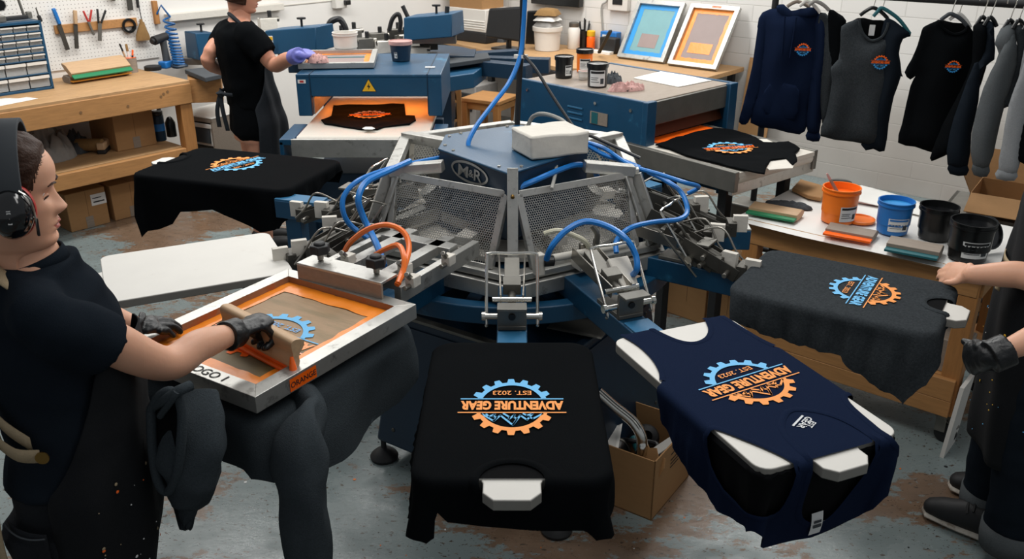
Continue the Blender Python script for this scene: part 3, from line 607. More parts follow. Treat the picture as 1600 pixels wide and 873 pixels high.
def press_tee(key, name, label, fab, outline, neck, em, cols, seed, flare=.05, amp=.01, rib=.02, inner=True, tuck=None, tag=True):
    g = garment_root(name, label, 't-shirt', key); fn = drape(key, seed=seed, flare=flare, amp=amp, tuck=tuck); mt, a, b_ = FR[key]
    b = B(); hole = ellipse(*neck); sheet(b, outline, fn, [hole], .014); b.obj('body', fab, g, smooth=80)
    b = B(); ribbon(b, ellipse(neck[0], neck[1], neck[2] + rib * .45, neck[3] + rib * .45, 40), rib, fn, .0042, closed=True); b.obj('neck_rib', fab, g, smooth=70)
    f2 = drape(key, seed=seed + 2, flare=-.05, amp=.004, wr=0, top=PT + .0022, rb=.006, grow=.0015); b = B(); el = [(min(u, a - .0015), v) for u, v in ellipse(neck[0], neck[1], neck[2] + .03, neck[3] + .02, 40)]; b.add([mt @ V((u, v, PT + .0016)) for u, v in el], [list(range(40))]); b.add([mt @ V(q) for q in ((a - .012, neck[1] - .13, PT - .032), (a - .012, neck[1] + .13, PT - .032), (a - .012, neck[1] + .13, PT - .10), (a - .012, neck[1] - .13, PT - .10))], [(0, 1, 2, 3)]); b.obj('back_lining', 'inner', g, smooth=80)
    if em: flat_emblem(g, key, em[0], em[1], em[2], cols, rot=em[3] if len(em) > 3 else 0., sy=em[4] if len(em) > 4 else 1.)
    return g, fn
mt, a, b_ = FR['P1']
o1 = [(-a - .012, -b_), (-a - .012, b_), (-a - .01, b_ + .15), (-.05, b_ + .17), (.1, b_ + .17), (a - .02, b_ + .16), (a + .05, b_ + .14), (a + .10, b_ + .09), (a + .14, b_ + .02), (a + .132, b_ - .06), (a + .128, .04), (a + .12, -.06), (a + .108, -b_ + .06), (a + .085, -b_ + .04), (a + .10, -b_ + .028), (a + .14, -b_ + .018), (a + .142, -b_ - .02), (a + .11, -b_ - .07), (a + .05, -b_ - .14), (a - .02, -b_ - .16), (.1, -b_ - .17), (-.05, -b_ - .17), (-a - .01, -b_ - .15)]
t1, fn1 = press_tee('P1', 't_shirt', 'black t-shirt on the front platen, neck towards the camera, orange and blue gear print', 'blackT', o1, (a + .01, 0, .06, .068), (.02, 0, .094, 0., 1.26), (O_, O_, B_, O_, O_, B_), 1.3)
mt, a, b_ = FR['P3']
o3 = [(-a - .015, b_), (-a - .015, -b_), (-a - .01, -b_ - .1), (-a + .15, -b_ - .13), (a - .22, -b_ - .135), (a - .19, -b_ - .165), (a - .1, -b_ - .20), (a - .02, -b_ - .23), (a + .04, -b_ - .18), (a + .09, -b_ - .11), (a + .1, -b_ - .02), (a + .08, 0), (a + .08, b_ * .8), (a + .1, b_ + .1), (a - .1, b_ + .2), (a - .2, b_ + .1), (-a, b_ + .1)]
t3, fn3 = press_tee('P3', 't_shirt', 'charcoal heather t-shirt on the right platen under a worker\'s hands', 'charT', o3, (a + .005, .02, .055, .05), (.06, .0, .098), (O_, O_, O_, B_, O_, B_), 4.1, flare=.03, amp=.007)
mt, a, b_ = FR['P6']
o6 = [(-a - .03, b_ * .9), (-a - .02, -b_), (-a - .02, -b_ + 2 * b_, )][:1]
# P6: v>0 is the camera side
o6 = [(-a - .05, -b_ + .02), (-a - .08, 0), (-a - .08, b_ * .7), (-a - .1, b_ + .05), (-a - .02, b_ + .16), (-a + .12, b_ + .2), (-a + .3, b_ + .15), (-.02, b_ + .13), (a - .24, b_ + .15), (a - .19, b_ + .21), (a - .1, b_ + .25), (a + .03, b_ + .28), (a + .07, b_ + .17), (a + .06, b_), (a + .06, 0), (a + .07, -b_), (a - .05, -b_ - .14), (-a, -b_ - .12)]
t6, fn6 = press_tee('P6', 't_shirt', 'black t-shirt on the rear left platen, print in orange over blue', 'blackT', o6, (a + .0, -.03, .05, .075), (.035, -.035, .108, R(-18)), (O_, O_, O_, B_, O_, B_), 7.7, flare=.03, amp=.008)
# ---- navy tank top on P2
mt, a, b_ = FR['P2']; inv2 = mt.inverted()
def L2(px, py): q = inv2 @ P(px, py, PT); return (q.x, q.y)
tk = thing('tank_top', 'navy blue tank top on the front right platen', 'tank top', mt.translation + V((0, 0, PT)), A2)
fnT = drape('P2', seed=2.2, flare=.0, amp=.0025, tuck=lambda u, v, k: -k * (.05 + .14 * max(0., min(1., (u - a + .12) / .14))), wr=.0008)
farL = [L2(*p) for p in ((972, 524), (1000, 541), (1022, 562), (1034, 583), (1035, 597))]; farR = [L2(*p) for p in ((1116, 487), (1150, 510), (1185, 531), (1210, 543))]
scoop = [L2(*p) for p in ((1090, 492), (1106, 503), (1111, 518), (1104, 531), (1085, 538), (1060, 535), (1033, 524), (1012, 511))]
farL[0] = (-a - .012, farL[0][1]); farR[0] = (-a - .012, farR[0][1]); scoop[0] = (-a - .012, scoop[0][1]); scoop[-1] = (-a - .012, scoop[-1][1])
sc = spl2(scoop, 4); fl = spl2(farL, 4); fr_ = spl2(farR, 4)
uL = fl[-1][0]; uR = fr_[-1][0]
outl = fl + [(uL + .01, -b_ - .005), (uL + .03, -b_ - .10), (a - .25, -b_ - .16), (a - .12, -b_ - .195), (a + .05, -b_ - .165), (a + .165, -b_ - .05), (a + .245, -b_ + .05), (a + .265, 0), (a + .245, b_ - .05), (a + .21, b_ + .02), (a + .10, b_ + .14), (a - .1, b_ + .17), (uR + .03, b_ + .1), (uR + .01, b_ + .005)] + fr_[::-1] + sc
nk = spl2([(a - .165, .01), (a - .15, .06), (a - .10, .098), (a - .02, .112), (a + .1, .10), (a + .19, .06), (a + .225, .01), (a + .19, -.05), (a + .1, -.075), (a - .02, -.07), (a - .11, -.05)], 4, True)
ahL = [(a - .175, -b_ - .01), (a - .165, -b_ + .01), (a - .12, -b_ + .035), (a - .05, -b_ + .068), (a + .005, -b_ + .082), (a + .09, -b_ + .08), (a + .15, -b_ + .055), (a + .11, -b_ - .05), (a + .02, -b_ - .13), (a - .1, -b_ - .13), (a - .17, -b_ - .08)]
ahR = [(a - .175, b_ + .01), (a - .165, b_ - .015), (a - .12, b_ - .032), (a - .05, b_ - .042), (a - .01, b_ - .044), (a + .03, b_ - .03), (a + .03, b_ + .06), (a - .1, b_ + .08), (a - .17, b_ + .05)]
b = B(); sheet(b, outl, fnT, [nk, spl2(ahL, 3, True), spl2(ahR, 3, True)], .012); b.obj('body', 'navyT', tk, smooth=80)
for path, cl in ((nk, True), (spl2(ahL, 3, True), True), (spl2(ahR, 3, True), True), (fl, False), (fr_, False), (sc, False)): b = B(); ribbon(b, path, .016, fnT, .0018, closed=cl); b.obj('rib_binding', 'navyT', tk, smooth=70)
f2 = drape('P2', seed=5, flare=-.1, amp=.004, wr=0, top=PT + .002, rb=.005, grow=.001, tuck=lambda u, v, k: -k * .5 if u > a - .03 else 0)
b = B(); sheet(b, [(a - .17, -.06), (a - .17, .1), (a - .05, .13), (a + .004, .10), (a + .004, -.08), (a - .05, -.08)], lambda u, v: f2(u, v, .0012), (), .015); b.obj('back_panel', 'navyT', tk, smooth=80)
b = B(); inn = [(a - .2, -b_ - .008), (a - .2, -b_ - .13), (a - .11, -b_ - .165), (a + .04, -b_ - .14), (a + .142, -b_ - .04), (a + .215, -b_ + .05), (a + .235, 0), (a + .215, b_ - .05), (a + .18, b_ + .01), (a + .09, b_ + .115), (a - .1, b_ + .145), (a - .2, b_ + .1), (a - .2, b_ + .008), (a - .03, b_ + .008), (a + .008, b_ - .03), (a + .008, -b_ + .03), (a - .03, -b_ - .008)]
sheet(b, inn, lambda u, v: fnT(u, v, -.012), (), .014); b.obj('inside_fabric', 'inner', tk, smooth=80)  # inner face of the navy cloth, coloured near-black for the shade in it
flat_emblem(tk, 'P2', .012, .01, .105, (O_, O_, O_, O_, O_, B_), rot=R(6))
mm = mt @ T((a - .115, .012, PT + .005), R(-62)); b = B(); write(b, 'EST.', mm @ T((0, .012, 0)), .018, .02); write(b, 'GEAR', mm @ T((0, -.004, 0)), .022, .02)
b.add([mm @ V(p) for p in ((-.025, -.014, 0), (.03, -.014, 0), (.03, -.009, 0), (-.025, -.009, 0))], [(0, 1, 2, 3)]); b.obj('neck_print', 'inkW', tk, smooth=0)
p_ = fnT(a + .235, .0); b = B(T(p_ + V((0, -.004, .02)), R(22.7))); b.grid(lambda u, v: V((-.016 + .032 * u, -.004 * math.sin(3 * v), -.03 + .06 * v)), 4, 6); b.box((0, -.006, .008), (.02, .001, .006), k=1); b.box((0, -.006, -.004), (.022, .001, .008), k=1); b.obj('care_tag', ['label', 'dgrey'], tk)
# ---- hoodie under the screen on P4
mt, a, b_ = FR['P4']
hd4 = thing('hoodie', 'charcoal fleece hoodie hanging off the platen under the orange inked screen', 'hoodie', mt.translation + V((0, 0, PT)), A4)
fnH = drape('P4', seed=3.7, flare=.10, amp=.014, freq=22, wr=.002, top=PT + .006, rb=.03)
# v>0 is the camera-right side of this platen
oH = [(-a - .02, -b_), (-a - .03, b_ * .8), (-a - .05, b_ + .05), (-a, b_ + .16), (-a + .1, b_ + .21), (0, b_ + .22), (.1, b_ + .22), (a - .05, b_ + .2), (a + .08, b_ + .12), (a + .14, b_ + .04), (a + .15, b_ - .1), (a + .14, .04), (a + .05, .0), (a + .03, -.1), (a + .11, -.16), (a + .13, -b_), (a + .06, -b_ - .12), (a - .1, -b_ - .2), (-a, -b_ - .2)]
b = B(); sheet(b, oH, fnH, (), .018); b.obj('body', 'fleece', hd4, smooth=80)
def hang(b, px, rad, z0=None, k=None, wob=.012, seed=0, seg=28, n=8, cap=True):
    """soft tube of cloth along image points (px,py,Y) with elliptic radii"""
    pts = [PY(*p) if not isinstance(p, V) else p for p in px]; sp = spline(pts, n); m = len(sp) - 1; rr = []
    for i in range(m + 1):
        t = i / n; j = min(int(t), len(rad) - 2); f = t - j; rr.append((rad[j][0] * (1 - f) + rad[j + 1][0] * f, rad[j][1] * (1 - f) + rad[j + 1][1] * f))
    return b.loft(sp, rr, seg, up=(0, 1, 0), k=k, cap=cap, wob=lambda q, i, w: q + V((noise.noise(V((w * 1.2, i * .12, seed))) * wob * 1.2, noise.noise(V((w * 1.2, i * .12, seed + 9))) * wob, 0)))
b = B(); hang(b, [V((-.53, 1.86, .905)), V((-.47, 1.76, .885)), (466, 690, 1.67), (468, 735, 1.64), (474, 800, 1.62), (482, 880, 1.60), (490, 960, 1.58)], [(.06, .03), (.075, .035), (.08, .05), (.082, .055), (.076, .05), (.066, .048), (.05, .042)], seed=2)
b.obj('sleeve', 'fleece', hd4, smooth=80)
b = B(); hang(b, [(292, 700, 1.66), (291, 770, 1.70), (291, 800, 1.70), (289, 826, 1.70)], [(.04, .035), (.034, .03), (.024, .02), (.006, .006)], seed=5); b.obj('sleeve', 'fleece', hd4, smooth=80)
b = B(); hang(b, [(292, 622, 1.66), (293, 660, 1.62), (293, 700, 1.60), (292, 730, 1.60), (288, 758, 1.61), (282, 772, 1.62)], [(.07, .04), (.085, .06), (.09, .065), (.088, .06), (.066, .045), (.035, .02)], seed=8); b.obj('hood', 'fleece', hd4, smooth=80)
b = B(); pts = [PY(*p) for p in ((236, 640, 1.56), (250, 618, 1.545), (270, 612, 1.54), (284, 640, 1.535), (283, 690, 1.525), (276, 740, 1.53), (262, 768, 1.545), (246, 750, 1.55), (238, 700, 1.555))]
b.tube(pts + pts[:1], .010, 10); b.obj('hood_edge', 'fleece', hd4)
b = B(); c_ = sum(pts, V()) / len(pts); b.add([p + V((0, .003, 0)) for p in pts] + [c_ + V((0, .02, 0))], [(i, (i + 1) % len(pts), len(pts)) for i in range(len(pts))]); b.obj('hood_inner_shade', 'inner', hd4)  # near-black sheet paints the shade within the hood, which is closed behind
b = B(); b.tube([PY(*p) for p in ((240, 634, 1.56), (262, 622, 1.53), (280, 610, 1.53), (298, 602, 1.55))], .011, 10); b.tube([PY(*p) for p in ((250, 650, 1.55), (268, 625, 1.52), (276, 612, 1.52))], .007, 8); b.obj('drawcord_loop', 'fleece', hd4)
# ---- the screen with orange ink
ZS = 1.0; scr = thing('printing_screen', 'aluminium printing screen flooded with orange ink, under the squeegee', 'printing screen', SF.translation + V((0, 0, ZS - .04)), R(-122.3))
b = B(SF); hx, hy, w = SL / 2, SW / 2, .042
def mitre(b, hx, hy, w, z0, z1, k=None, ki=None):
    o = [(-hx, -hy), (hx, -hy), (hx, hy), (-hx, hy)]; i_ = [(-hx + w, -hy + w), (hx - w, -hy + w), (hx - w, hy - w), (-hx + w, hy - w)]
    for j in range(4):
        q = (j + 1) % 4; vs = [(*o[j], z0), (*o[q], z0), (*i_[q], z0), (*i_[j], z0), (*o[j], z1), (*o[q], z1), (*i_[q], z1), (*i_[j], z1)]
        b.add(vs, [(3, 2, 1, 0), (4, 5, 6, 7), (0, 1, 5, 4), (0, 4, 7, 3), (1, 2, 6, 5)], k); b.add([vs[2], vs[3], vs[7], vs[6]], [(0, 1, 2, 3)], ki)
mitre(b, hx, hy, w, ZS - .042, ZS, 0, 1); b.obj('frame', ['alu', 'orangedk'], scr, smooth=0, bevel=.0012)
ix, iy = hx - w, hy - w; zm = ZS - .021
b = B(SF); b.box((0, 0, zm - .001), (2 * ix, 2 * iy, .002)); b.obj('mesh', 'mesh', scr, smooth=0)
def rough_rect(x0, x1, y0, y1, amp, seed, n=26):
    o = []
    for (ax, ay), (bx, by) in (((x0, y0), (x1, y0)), ((x1, y0), (x1, y1)), ((x1, y1), (x0, y1)), ((x0, y1), (x0, y0))):
        for i in range(n): t = i / n; o.append((ax + (bx - ax) * t + amp * noise.noise(V((t * 7, ax * 9, seed))), ay + (by - ay) * t + amp * noise.noise(V((t * 9, ay * 9, seed + 4)))))
    return o
b = B(SF); hole = rough_rect(-ix + .055, ix - .052, -iy + .036, iy - .042, .006, 3); sheet(b, [(-ix, -iy), (ix, -iy), (ix, iy), (-ix, iy)], lambda x, y: V((x, y, zm + .002 + .0015 * noise.noise(V((x * 30, y * 30, 1))))), [hole], .012); b.obj('ink_border', 'orange', scr, smooth=80)
b = B(SF); sheet(b, rough_rect(.03, ix - .053, -iy + .037, iy - .043, .006, 8), lambda x, y: V((x, y, zm + .0008)), (), .03); b.obj('ink_film', 'meshdk', scr, smooth=0)
mtE = SF @ Matrix.Translation((.03, .0, zm + .0022)) @ Matrix(((0, 1, 0, 0), (-1, 0, 0, 0), (0, 0, 1, 0), (0, 0, 0, 1))) @ Matrix.Rotation(R(0), 4, 'Z')
put_emblem(scr, lambda x, y: mtE @ V((x * .118, y * .118, 0)), ('orangehot', 'orangehot', 'orangehot', 'orange', 'screenb', 'inkB'), 'stencil_print')
mw = SF @ Matrix.Translation((hx - .009, .062, ZS + .0012)) @ Matrix.Rotation(R(90), 4, 'Z')
b = B(); write(b, 'LOGO 1', mw, .036, .004); b.obj('handwritten_label', 'ink', scr, smooth=0)
ms = SF @ Matrix.Translation((hx - .145, hy + .0012, ZS - .022)) @ Matrix.Rotation(R(180), 4, 'Z') @ Matrix.Rotation(R(90), 4, 'X')
b = B(); b.add([ms @ V(p) for p in ((-.043, -.016, 0), (.043, -.016, 0), (.043, .016, 0), (-.043, .016, 0))], [(0, 1, 2, 3)]); write(b, 'ORANGE', ms @ T((0, -.007, .0006)), .02, .01, k=1); b.obj('sticker', ['orangehot', 'ink'], scr, smooth=0)
# ---- squeegee held in the glove
sd = P(450, 577, zm) - P(365, 540, zm); sa = math.atan2(sd.y, sd.x) - R(5); sc_ = P(402, 556, zm) + V((0, .0, 0)); sm = T(sc_, sa)
sqg = thing('squeegee', 'long wooden squeegee pulled across the orange inked screen by a gloved hand', 'squeegee', mtx=sm)
tl_ = Matrix.Rotation(R(-14), 4, 'X'); b = B(sm @ tl_ @ Matrix.Rotation(R(90), 4, 'Y') @ Matrix.Rotation(R(90), 4, 'Z'))
SQL = .30
prof = spl2([(-.010, .022), (.010, .022), (.013, .045), (.009, .06), (.010, .075), (.018, .095), (.020, .112), (.012, .126), (-.012, .126), (-.020, .112), (-.016, .09), (-.010, .07), (-.012, .045)], 3, True)
prof = [(x * .9, .006 + z * .66) for x, z in prof]; b.M = sm @ tl_; n = len(prof); vs = [V((x, p[0], p[1])) for x in (-SQL / 2, SQL / 2) for p in prof]
b.add(vs, [list(range(n))[::-1], list(range(n, 2 * n))] + [(i, (i + 1) % n, n + (i + 1) % n, n + i) for i in range(n)]); b.obj('handle', 'beech', sqg, smooth=45)
b = B(sm @ tl_); b.box((0, 0, .016), (SQL * .99, .009, .034)); b.obj('blade', 'orangehot', sqg, bevel=.001)
b = B(sm); b.tube([(-SQL / 2, -.004, .006), (-.05, -.008, .007), (.06, -.006, .006), (SQL / 2 + .004, -.004, .008)], [.006] * 19, 8); b.loft([(SQL / 2 - .002, 0, .05), (SQL / 2 + .002, -.002, .03), (SQL / 2 + .006, -.004, .005)], [.004, .008, .012], 10); b.obj('ink_bead', 'orangehot', sqg, label='bead of wet orange ink')
# ---- white wrapped block on top of the press
b = B(); m_ = T((.125, 2.90, TBZ + .004), R(24)); b.M = m_
def soft_box(dx, dy, dz, seed, am=.012):
    def f(q):
        return V(q) + V((noise.noise(V(q) * 9 + V((seed, 0, 0))), noise.noise(V(q) * 9 + V((0, seed, 0))), noise.noise(V(q) * 9 + V((0, 0, seed))))) * am
    n = 10
    for ax, s in ((0, -1), (0, 1), (1, -1), (1, 1), (2, -1), (2, 1)):
        def g(u, v):
            q = [0, 0, 0]; q[ax] = s * .5; q[(ax + 1) % 3] = (u - .5) * s; q[(ax + 2) % 3] = v - .5; q = V((q[0] * dx, q[1] * dy, q[2] * dz + dz / 2))
            e = V((q.x / (dx / 2), q.y / (dy / 2), (q.z - dz / 2) / (dz / 2))); return f(q) 
        b.grid(g, n, n)
soft_box(.215, .165, .075, 3.3, .008); b.obj('cloth_wrapped_block', 'cloth', None, smooth=60, bevel=.008, weld=.0005, label='white cloth wrapped block lying on top of the blue press box', cat='bundle', origin=(.125, 2.90, TBZ + .004))
# ================================================================ frames of the two walls
LF = Matrix(((U.x, -W2.x, 0, LW0.x), (U.y, -W2.y, 0, LW0.y), (0, 0, 1, 0), (0, 0, 0, 1)))      # x along the left wall, y into it
RF = Matrix(((W2.x, U.x, 0, CORNER.x), (W2.y, U.y, 0, CORNER.y), (0, 0, 1, 0), (0, 0, 0, 1)))    # x along the right wall, y into it
LFi, RFi = LF.inverted(), RF.inverted(); LA = math.atan2(U.y, U.x); RA = math.atan2(W2.y, W2.x)
def onplane(px, py, p0, n):     # pixel ray with a plane
    d = ray(px, py); o = V((0, 0, CH)); return o + d * ((V(p0) - o).dot(n) / d.dot(n))
def wallL(px, py, off=.02): q = LFi @ onplane(px, py, LF @ V((0, -off, 0)), -W2); return q
def wallR(px, py, off=.02): q = RFi @ onplane(px, py, RF @ V((0, -off, 0)), U); return q
def lf(x, y, z, rz=0.): return LF @ T((x, y, z), rz)
def rf(x, y, z, rz=0.): return RF @ T((x, y, z), rz)
# ================================================================ left wall: bench and tools
BZ = .9; BF = -.75
bench = thing('workbench', 'long pine workbench with a lower shelf along the pegboard wall', 'workbench', mtx=lf(-.2, BF, 0))
b = B(LF)
for i in range(5): b.box((-.25, BF + .08 + .15 * i, BZ - .02), (2.9, .148, .04))
b.obj('bench_top', 'woodtop', bench, bevel=.003)
b = B(LF); b.box((-.25, BF + .022, BZ - .085), (2.9, .045, .13)); b.obj('front_apron', 'wood', bench, bevel=.004)
b = B(LF)
for x, z in ((.45, -.09), (.75, -.1), (-.1, -.08), (1.0, -.06), (1.03, -.05), (.98, -.075)): b.cyl((x, BF - .001, BZ + z), (x, BF - .0025, BZ + z), .009, seg=8)
b.obj('wood_knots', 'carddk', bench, smooth=0, kind='stuff')
for x in (1.155, -1.6, -.25):
    for y in (BF + .05, -.08): b = B(LF); b.box((x, y, (BZ - .04) / 2), (.085, .075, BZ - .04)); b.obj('leg', 'woodv', bench, bevel=.004)
b = B(LF); b.box((-.25, BF + .4, .445), (2.75, .66, .02)); b.obj('lower_shelf', 'woodtop', bench, bevel=.002)
b = B(LF); b.box((-.25, BF + .03, .405), (2.72, .04, .10)); b.obj('shelf_apron', 'wood', bench, bevel=.004)
# drawer cabinet
cab = thing('drawer_cabinet', 'blue small parts cabinet with rows of clear drawers on the workbench', 'parts cabinet', mtx=lf(.20, -.27, BZ))
cx1, cw, ch, cd, cy = .485, .66, .42, .17, -.355
b = B(LF); b.box((cx1 - cw / 2, cy + cd - .005, BZ + ch / 2), (cw, .01, ch))
for x in (cx1 - .008, cx1 - cw + .008): b.box((x, cy + cd / 2, BZ + ch / 2), (.016, cd, ch))
for z in (BZ + .008, BZ + ch - .008): b.box((cx1 - cw / 2, cy + cd / 2, z), (cw, cd, .016))
rows = [BZ + .016 + .085, BZ + .016 + .17] + [BZ + .186 + .043 * i for i in range(1, 5)]
for z in rows: b.box((cx1 - cw / 2, cy + cd / 2, z), (cw - .02, cd, .007))
b.obj('shell', 'blue', cab, bevel=.002)
rnd = random.Random(3)
for r_ in range(7):
    z0 = (BZ + .02) if r_ == 0 else rows[r_ - 1] + .004; h = .076 if r_ < 2 else .034; nc = 5 if r_ < 2 else 8; w = (cw - .032) / nc
    for c in range(nc):
        x = cx1 - .016 - w * (c + .5)
        b = B(LF); b.box((x, cy + .004, z0 + h * .45), (w - .007, .003, h * .86)); b.box((x, cy + .05, z0 + .003), (w - .008, .09, .003)); b.box((x, cy - .004, z0 + h * .82), (w - .008, .014, h * .22), k=1); b.box((x, cy + .04, z0 + h * .3), (w - .014, .06, h * (.35 + .25 * rnd.random())), k=2)
        b.obj('drawer', ['clear', 'wplastic', ('galv', 'dsteel', 'cloth', 'driftwood')[rnd.randrange(4)]], cab, smooth=0)
# things lying on the cabinet
st = thing('staple_gun', 'black and steel hand tool lying on the parts cabinet', 'hand tool', mtx=lf(.36, -.29, BZ + ch))
b = B(LF @ T((.36, -.29, BZ + ch), R(5))); b.box((0, 0, .02), (.16, .03, .025)); b.obj('body', 'brubber', st, bevel=.006)
b = B(LF @ T((.36, -.29, BZ + ch), R(5))); b.box((-.09, 0, .022), (.06, .045, .035)); b.cyl((.06, 0, .03), (.04, 0, .16), .008); b.box((.09, 0, .03), (.03, .03, .04)); b.obj('head', 'galv', st, bevel=.004)
# squeegee maker, reused
def squeegee(name_label, mtx, wood='beech', blade='green', L=.28, group=None, h=.022, d=.095, bd=.035):
    """flat lying squeegee: handle board with a rounded back, blade sticking out towards -y"""
    o = thing('squeegee', name_label, 'squeegee', mtx=mtx, group=group); b = B(mtx); pr = [(0, .002), (.02, 0), (.075, 0), (d, h * .35), (d, h * .8), (.07, h * 1.25), (.03, h * 1.05), (0, h)]; n = len(pr)
    b.add([V((x, p[0], p[1])) for x in (-L / 2, L / 2) for p in pr], [list(range(n)), list(range(2 * n - 1, n - 1, -1))] + [(i, n + i, n + (i + 1) % n, (i + 1) % n) for i in range(n)]); b.obj('handle', wood, o, bevel=.002)
    b = B(mtx); b.box((0, -bd / 2 + .01, h * .42), (L * .99, bd + .02, .009)); b.obj('blade', blade, o, bevel=.001); return o
squeegee('thick wood squeegee with green blade, upper of two beside the parts cabinet', lf(.83, -.29, BZ + .045, R(4)) @ Matrix.Rotation(R(32), 4, 'X'), 'beech', 'green', .42, h=.03, d=.12)
squeegee('wood squeegee with amber blade, lower of two beside the parts cabinet', lf(.83, -.265, BZ, R(4)), 'driftwood', 'yellowr', .42, h=.04)
def pot(name, label, cat, mtx, prof, m, parts=(), group=None, seg=24):
    o = thing(name, label, cat, mtx=mtx, group=group); b = B(mtx); b.lathe(prof, seg); b.obj('body', m, o, smooth=50)
    for nm, pr, mm in parts: b = B(mtx); b.lathe(pr, seg); b.obj(nm, mm, o, smooth=50)
    return o
pot('ink_jar', 'small jar of light blue ink with a blue lid on the bench', 'jar', lf(.985, -.21, BZ), [(.036, 0), (.038, .005), (.038, .055), (.034, .06)], 'inkB', [('lid', [(.039, .055), (.041, .058), (.041, .078), (.038, .082)], 'bluep'), ('paper_band', [(.0385, .012), (.0385, .035)], 'bluep')])
pp = lf(1.10, -.17, BZ); pot('brush_pot', 'ink spattered white pot holding brushes on the bench', 'pot', pp, [(.034, 0), (.041, .0), (.043, .1), (.039, .1), (.037, .008)], 'driftwood', [('ink_rim', [(.0405, .085), (.0415, .095), (.0435, .1)], 'orangehot')])
for i, (dx, dy, ln, m1, m2, lab) in enumerate(((-.055, .0, .2, 'beech', 'ink', 'flat brush with dark bristles leaning left out of the pot'), (.0, .02, .19, 'wplastic', 'straw', 'thin pale brush standing in the pot'), (.03, .0, .15, 'ink', 'orangehot', 'dark brush with orange tip leaning right in the pot'))):
    o = thing('paint_brush', lab, 'brush', mtx=pp @ T((dx * .1, dy * .1, .012))); p0 = pp @ V((dx * .1, dy * .1, .012)); p1 = pp @ V((dx, dy, ln)); b = B(); b.cyl(p0, p0.lerp(p1, .72), .005, .007, 8); b.obj('handle', m1, o)
    b = B(); b.beam(p0.lerp(p1, .72), p1, .018, .008); b.obj('bristles', m2, o, bevel=.003)
b = B(lf(1.24, -.2, BZ)); b.lathe([(.055, 0), (.058, .004), (.058, .026), (.05, .03), (.03, .028)], 28); b.obj('tape_roll', 'brubber', label='flat black roll lying on the bench beside the brush pot', cat='roll')
# blue drill beside the coil hose
dr = thing('power_drill', 'blue and black power tool standing under the coiled hose', 'power tool', mtx=lf(1.33, -.2, BZ)); m_ = lf(1.33, -.2, BZ, R(20))
b = B(m_); b.cyl((-.07, 0, .2), (.06, 0, .215), .032, .028); b.cyl((-.09, 0, .197), (-.07, 0, .2), .02); b.obj('motor_housing', 'brubber', dr, bevel=.004)
b = B(m_); b.loft([(.02, 0, .2), (.025, 0, .14), (.03, 0, .05)], [(.024, .03), (.02, .026), (.022, .03)], 14); b.obj('grip', 'dgrey', dr)
b = B(m_); b.box((.03, 0, .025), (.11, .07, .05)); b.obj('battery', 'bluep', dr, bevel=.008)
# coiled hose from a wooden bracket
bk = wallL(243, 15, .03); b = B(LF); b.box((bk.x, -.02, bk.z - .02), (.035, .04, .16)); br_ = b.obj('hose_bracket', 'woodv', bevel=.003, label='small wooden wall bracket above the coiled blue hose', cat='bracket')
ch_ = thing('coiled_hose', 'blue coiled air hose hanging from the wall bracket down to the bench', 'hose', mtx=lf(1.42, -.3, BZ)); tp = LF @ V((bk.x + .06, -.07, bk.z - .03)); bt = lf(1.40, -.28, BZ) @ V((0, 0, .03)); pts = []
for i in range(13 * 14 + 1):
    t = i / (13 * 14); k = t ** .62; c_ = tp.lerp(bt, k); r_ = .036; w = 2 * math.pi * i / 14; pts.append(c_ + V((r_ * math.cos(w), r_ * math.sin(w) * .8, 0)))
b = B(); b.tube([LF @ V((bk.x, -.04, bk.z - .03)), LF @ V((bk.x + .03, -.06, bk.z + .03))] + pts[3:], .0075, 6, smooth=1); b.obj('coil', 'hoseD', ch_)
b = B(); b.tube([bt + V((.05 * math.cos(i), .055 * math.sin(i), -.012 - .004 * math.sin(i * 3))) for i in range(0, 20)], .01, 6, smooth=3); b.obj('coil_end', 'navyp', ch_)
b = B(lf(.12, -.52, BZ, R(12))); b.grid(lambda u, v: V((-.16 + .3 * u, -.11 + .2 * v, .002 + .004 * math.sin(5 * u) * v)), 6, 6); b.obj('paper_sheet', 'paper', solid=.001, label='white sheet of paper on the bench front edge', cat='paper')
b = B(lf(-.0, -.5, BZ + .006)); b.lathe([(.02, 0), (.024, .01), (.02, .03), (.012, .036)], 10); b.box((.03, 0, .012), (.05, .025, .02)); b.obj('glue_nozzle', 'yellowr', label='amber plastic cap on the white sheet on the bench', cat='cap', bevel=.004)
# pegboard
M['peg'] = mat('white pegboard', '#e2e0db', .55); t = M['peg'].node_tree; L_ = t.links; bs = t.nodes['Principled BSDF']
tc = N(t, 'ShaderNodeTexCoord'); vm = N(t, 'ShaderNodeVectorMath', operation='SCALE'); vm.inputs['Scale'].default_value = 40.; L_.new(tc.outputs['Object'], vm.inputs[0]); fr_n = N(t, 'ShaderNodeVectorMath', operation='FRACTION'); L_.new(vm.outputs[0], fr_n.inputs[0])
sx = N(t, 'ShaderNodeSeparateXYZ'); L_.new(fr_n.outputs[0], sx.inputs[0]); cbn = N(t, 'ShaderNodeCombineXYZ'); L_.new(sx.outputs[0], cbn.inputs[0]); L_.new(sx.outputs[2], cbn.inputs[1]); dn = N(t, 'ShaderNodeVectorMath', operation='DISTANCE'); L_.new(cbn.outputs[0], dn.inputs[0]); dn.inputs[1].default_value = (.5, .5, 0)
lt = N(t, 'ShaderNodeMath', operation='LESS_THAN'); L_.new(dn.outputs['Value'], lt.inputs[0]); lt.inputs[1].default_value = .115; mx = N(t, 'ShaderNodeMix', data_type='RGBA'); L_.new(lt.outputs[0], mx.inputs[0]); mx.inputs[6].default_value = lin('#e2e0db'); mx.inputs[7].default_value = lin('#77736d'); L_.new(mx.outputs[2], bs.inputs['Base Color'])
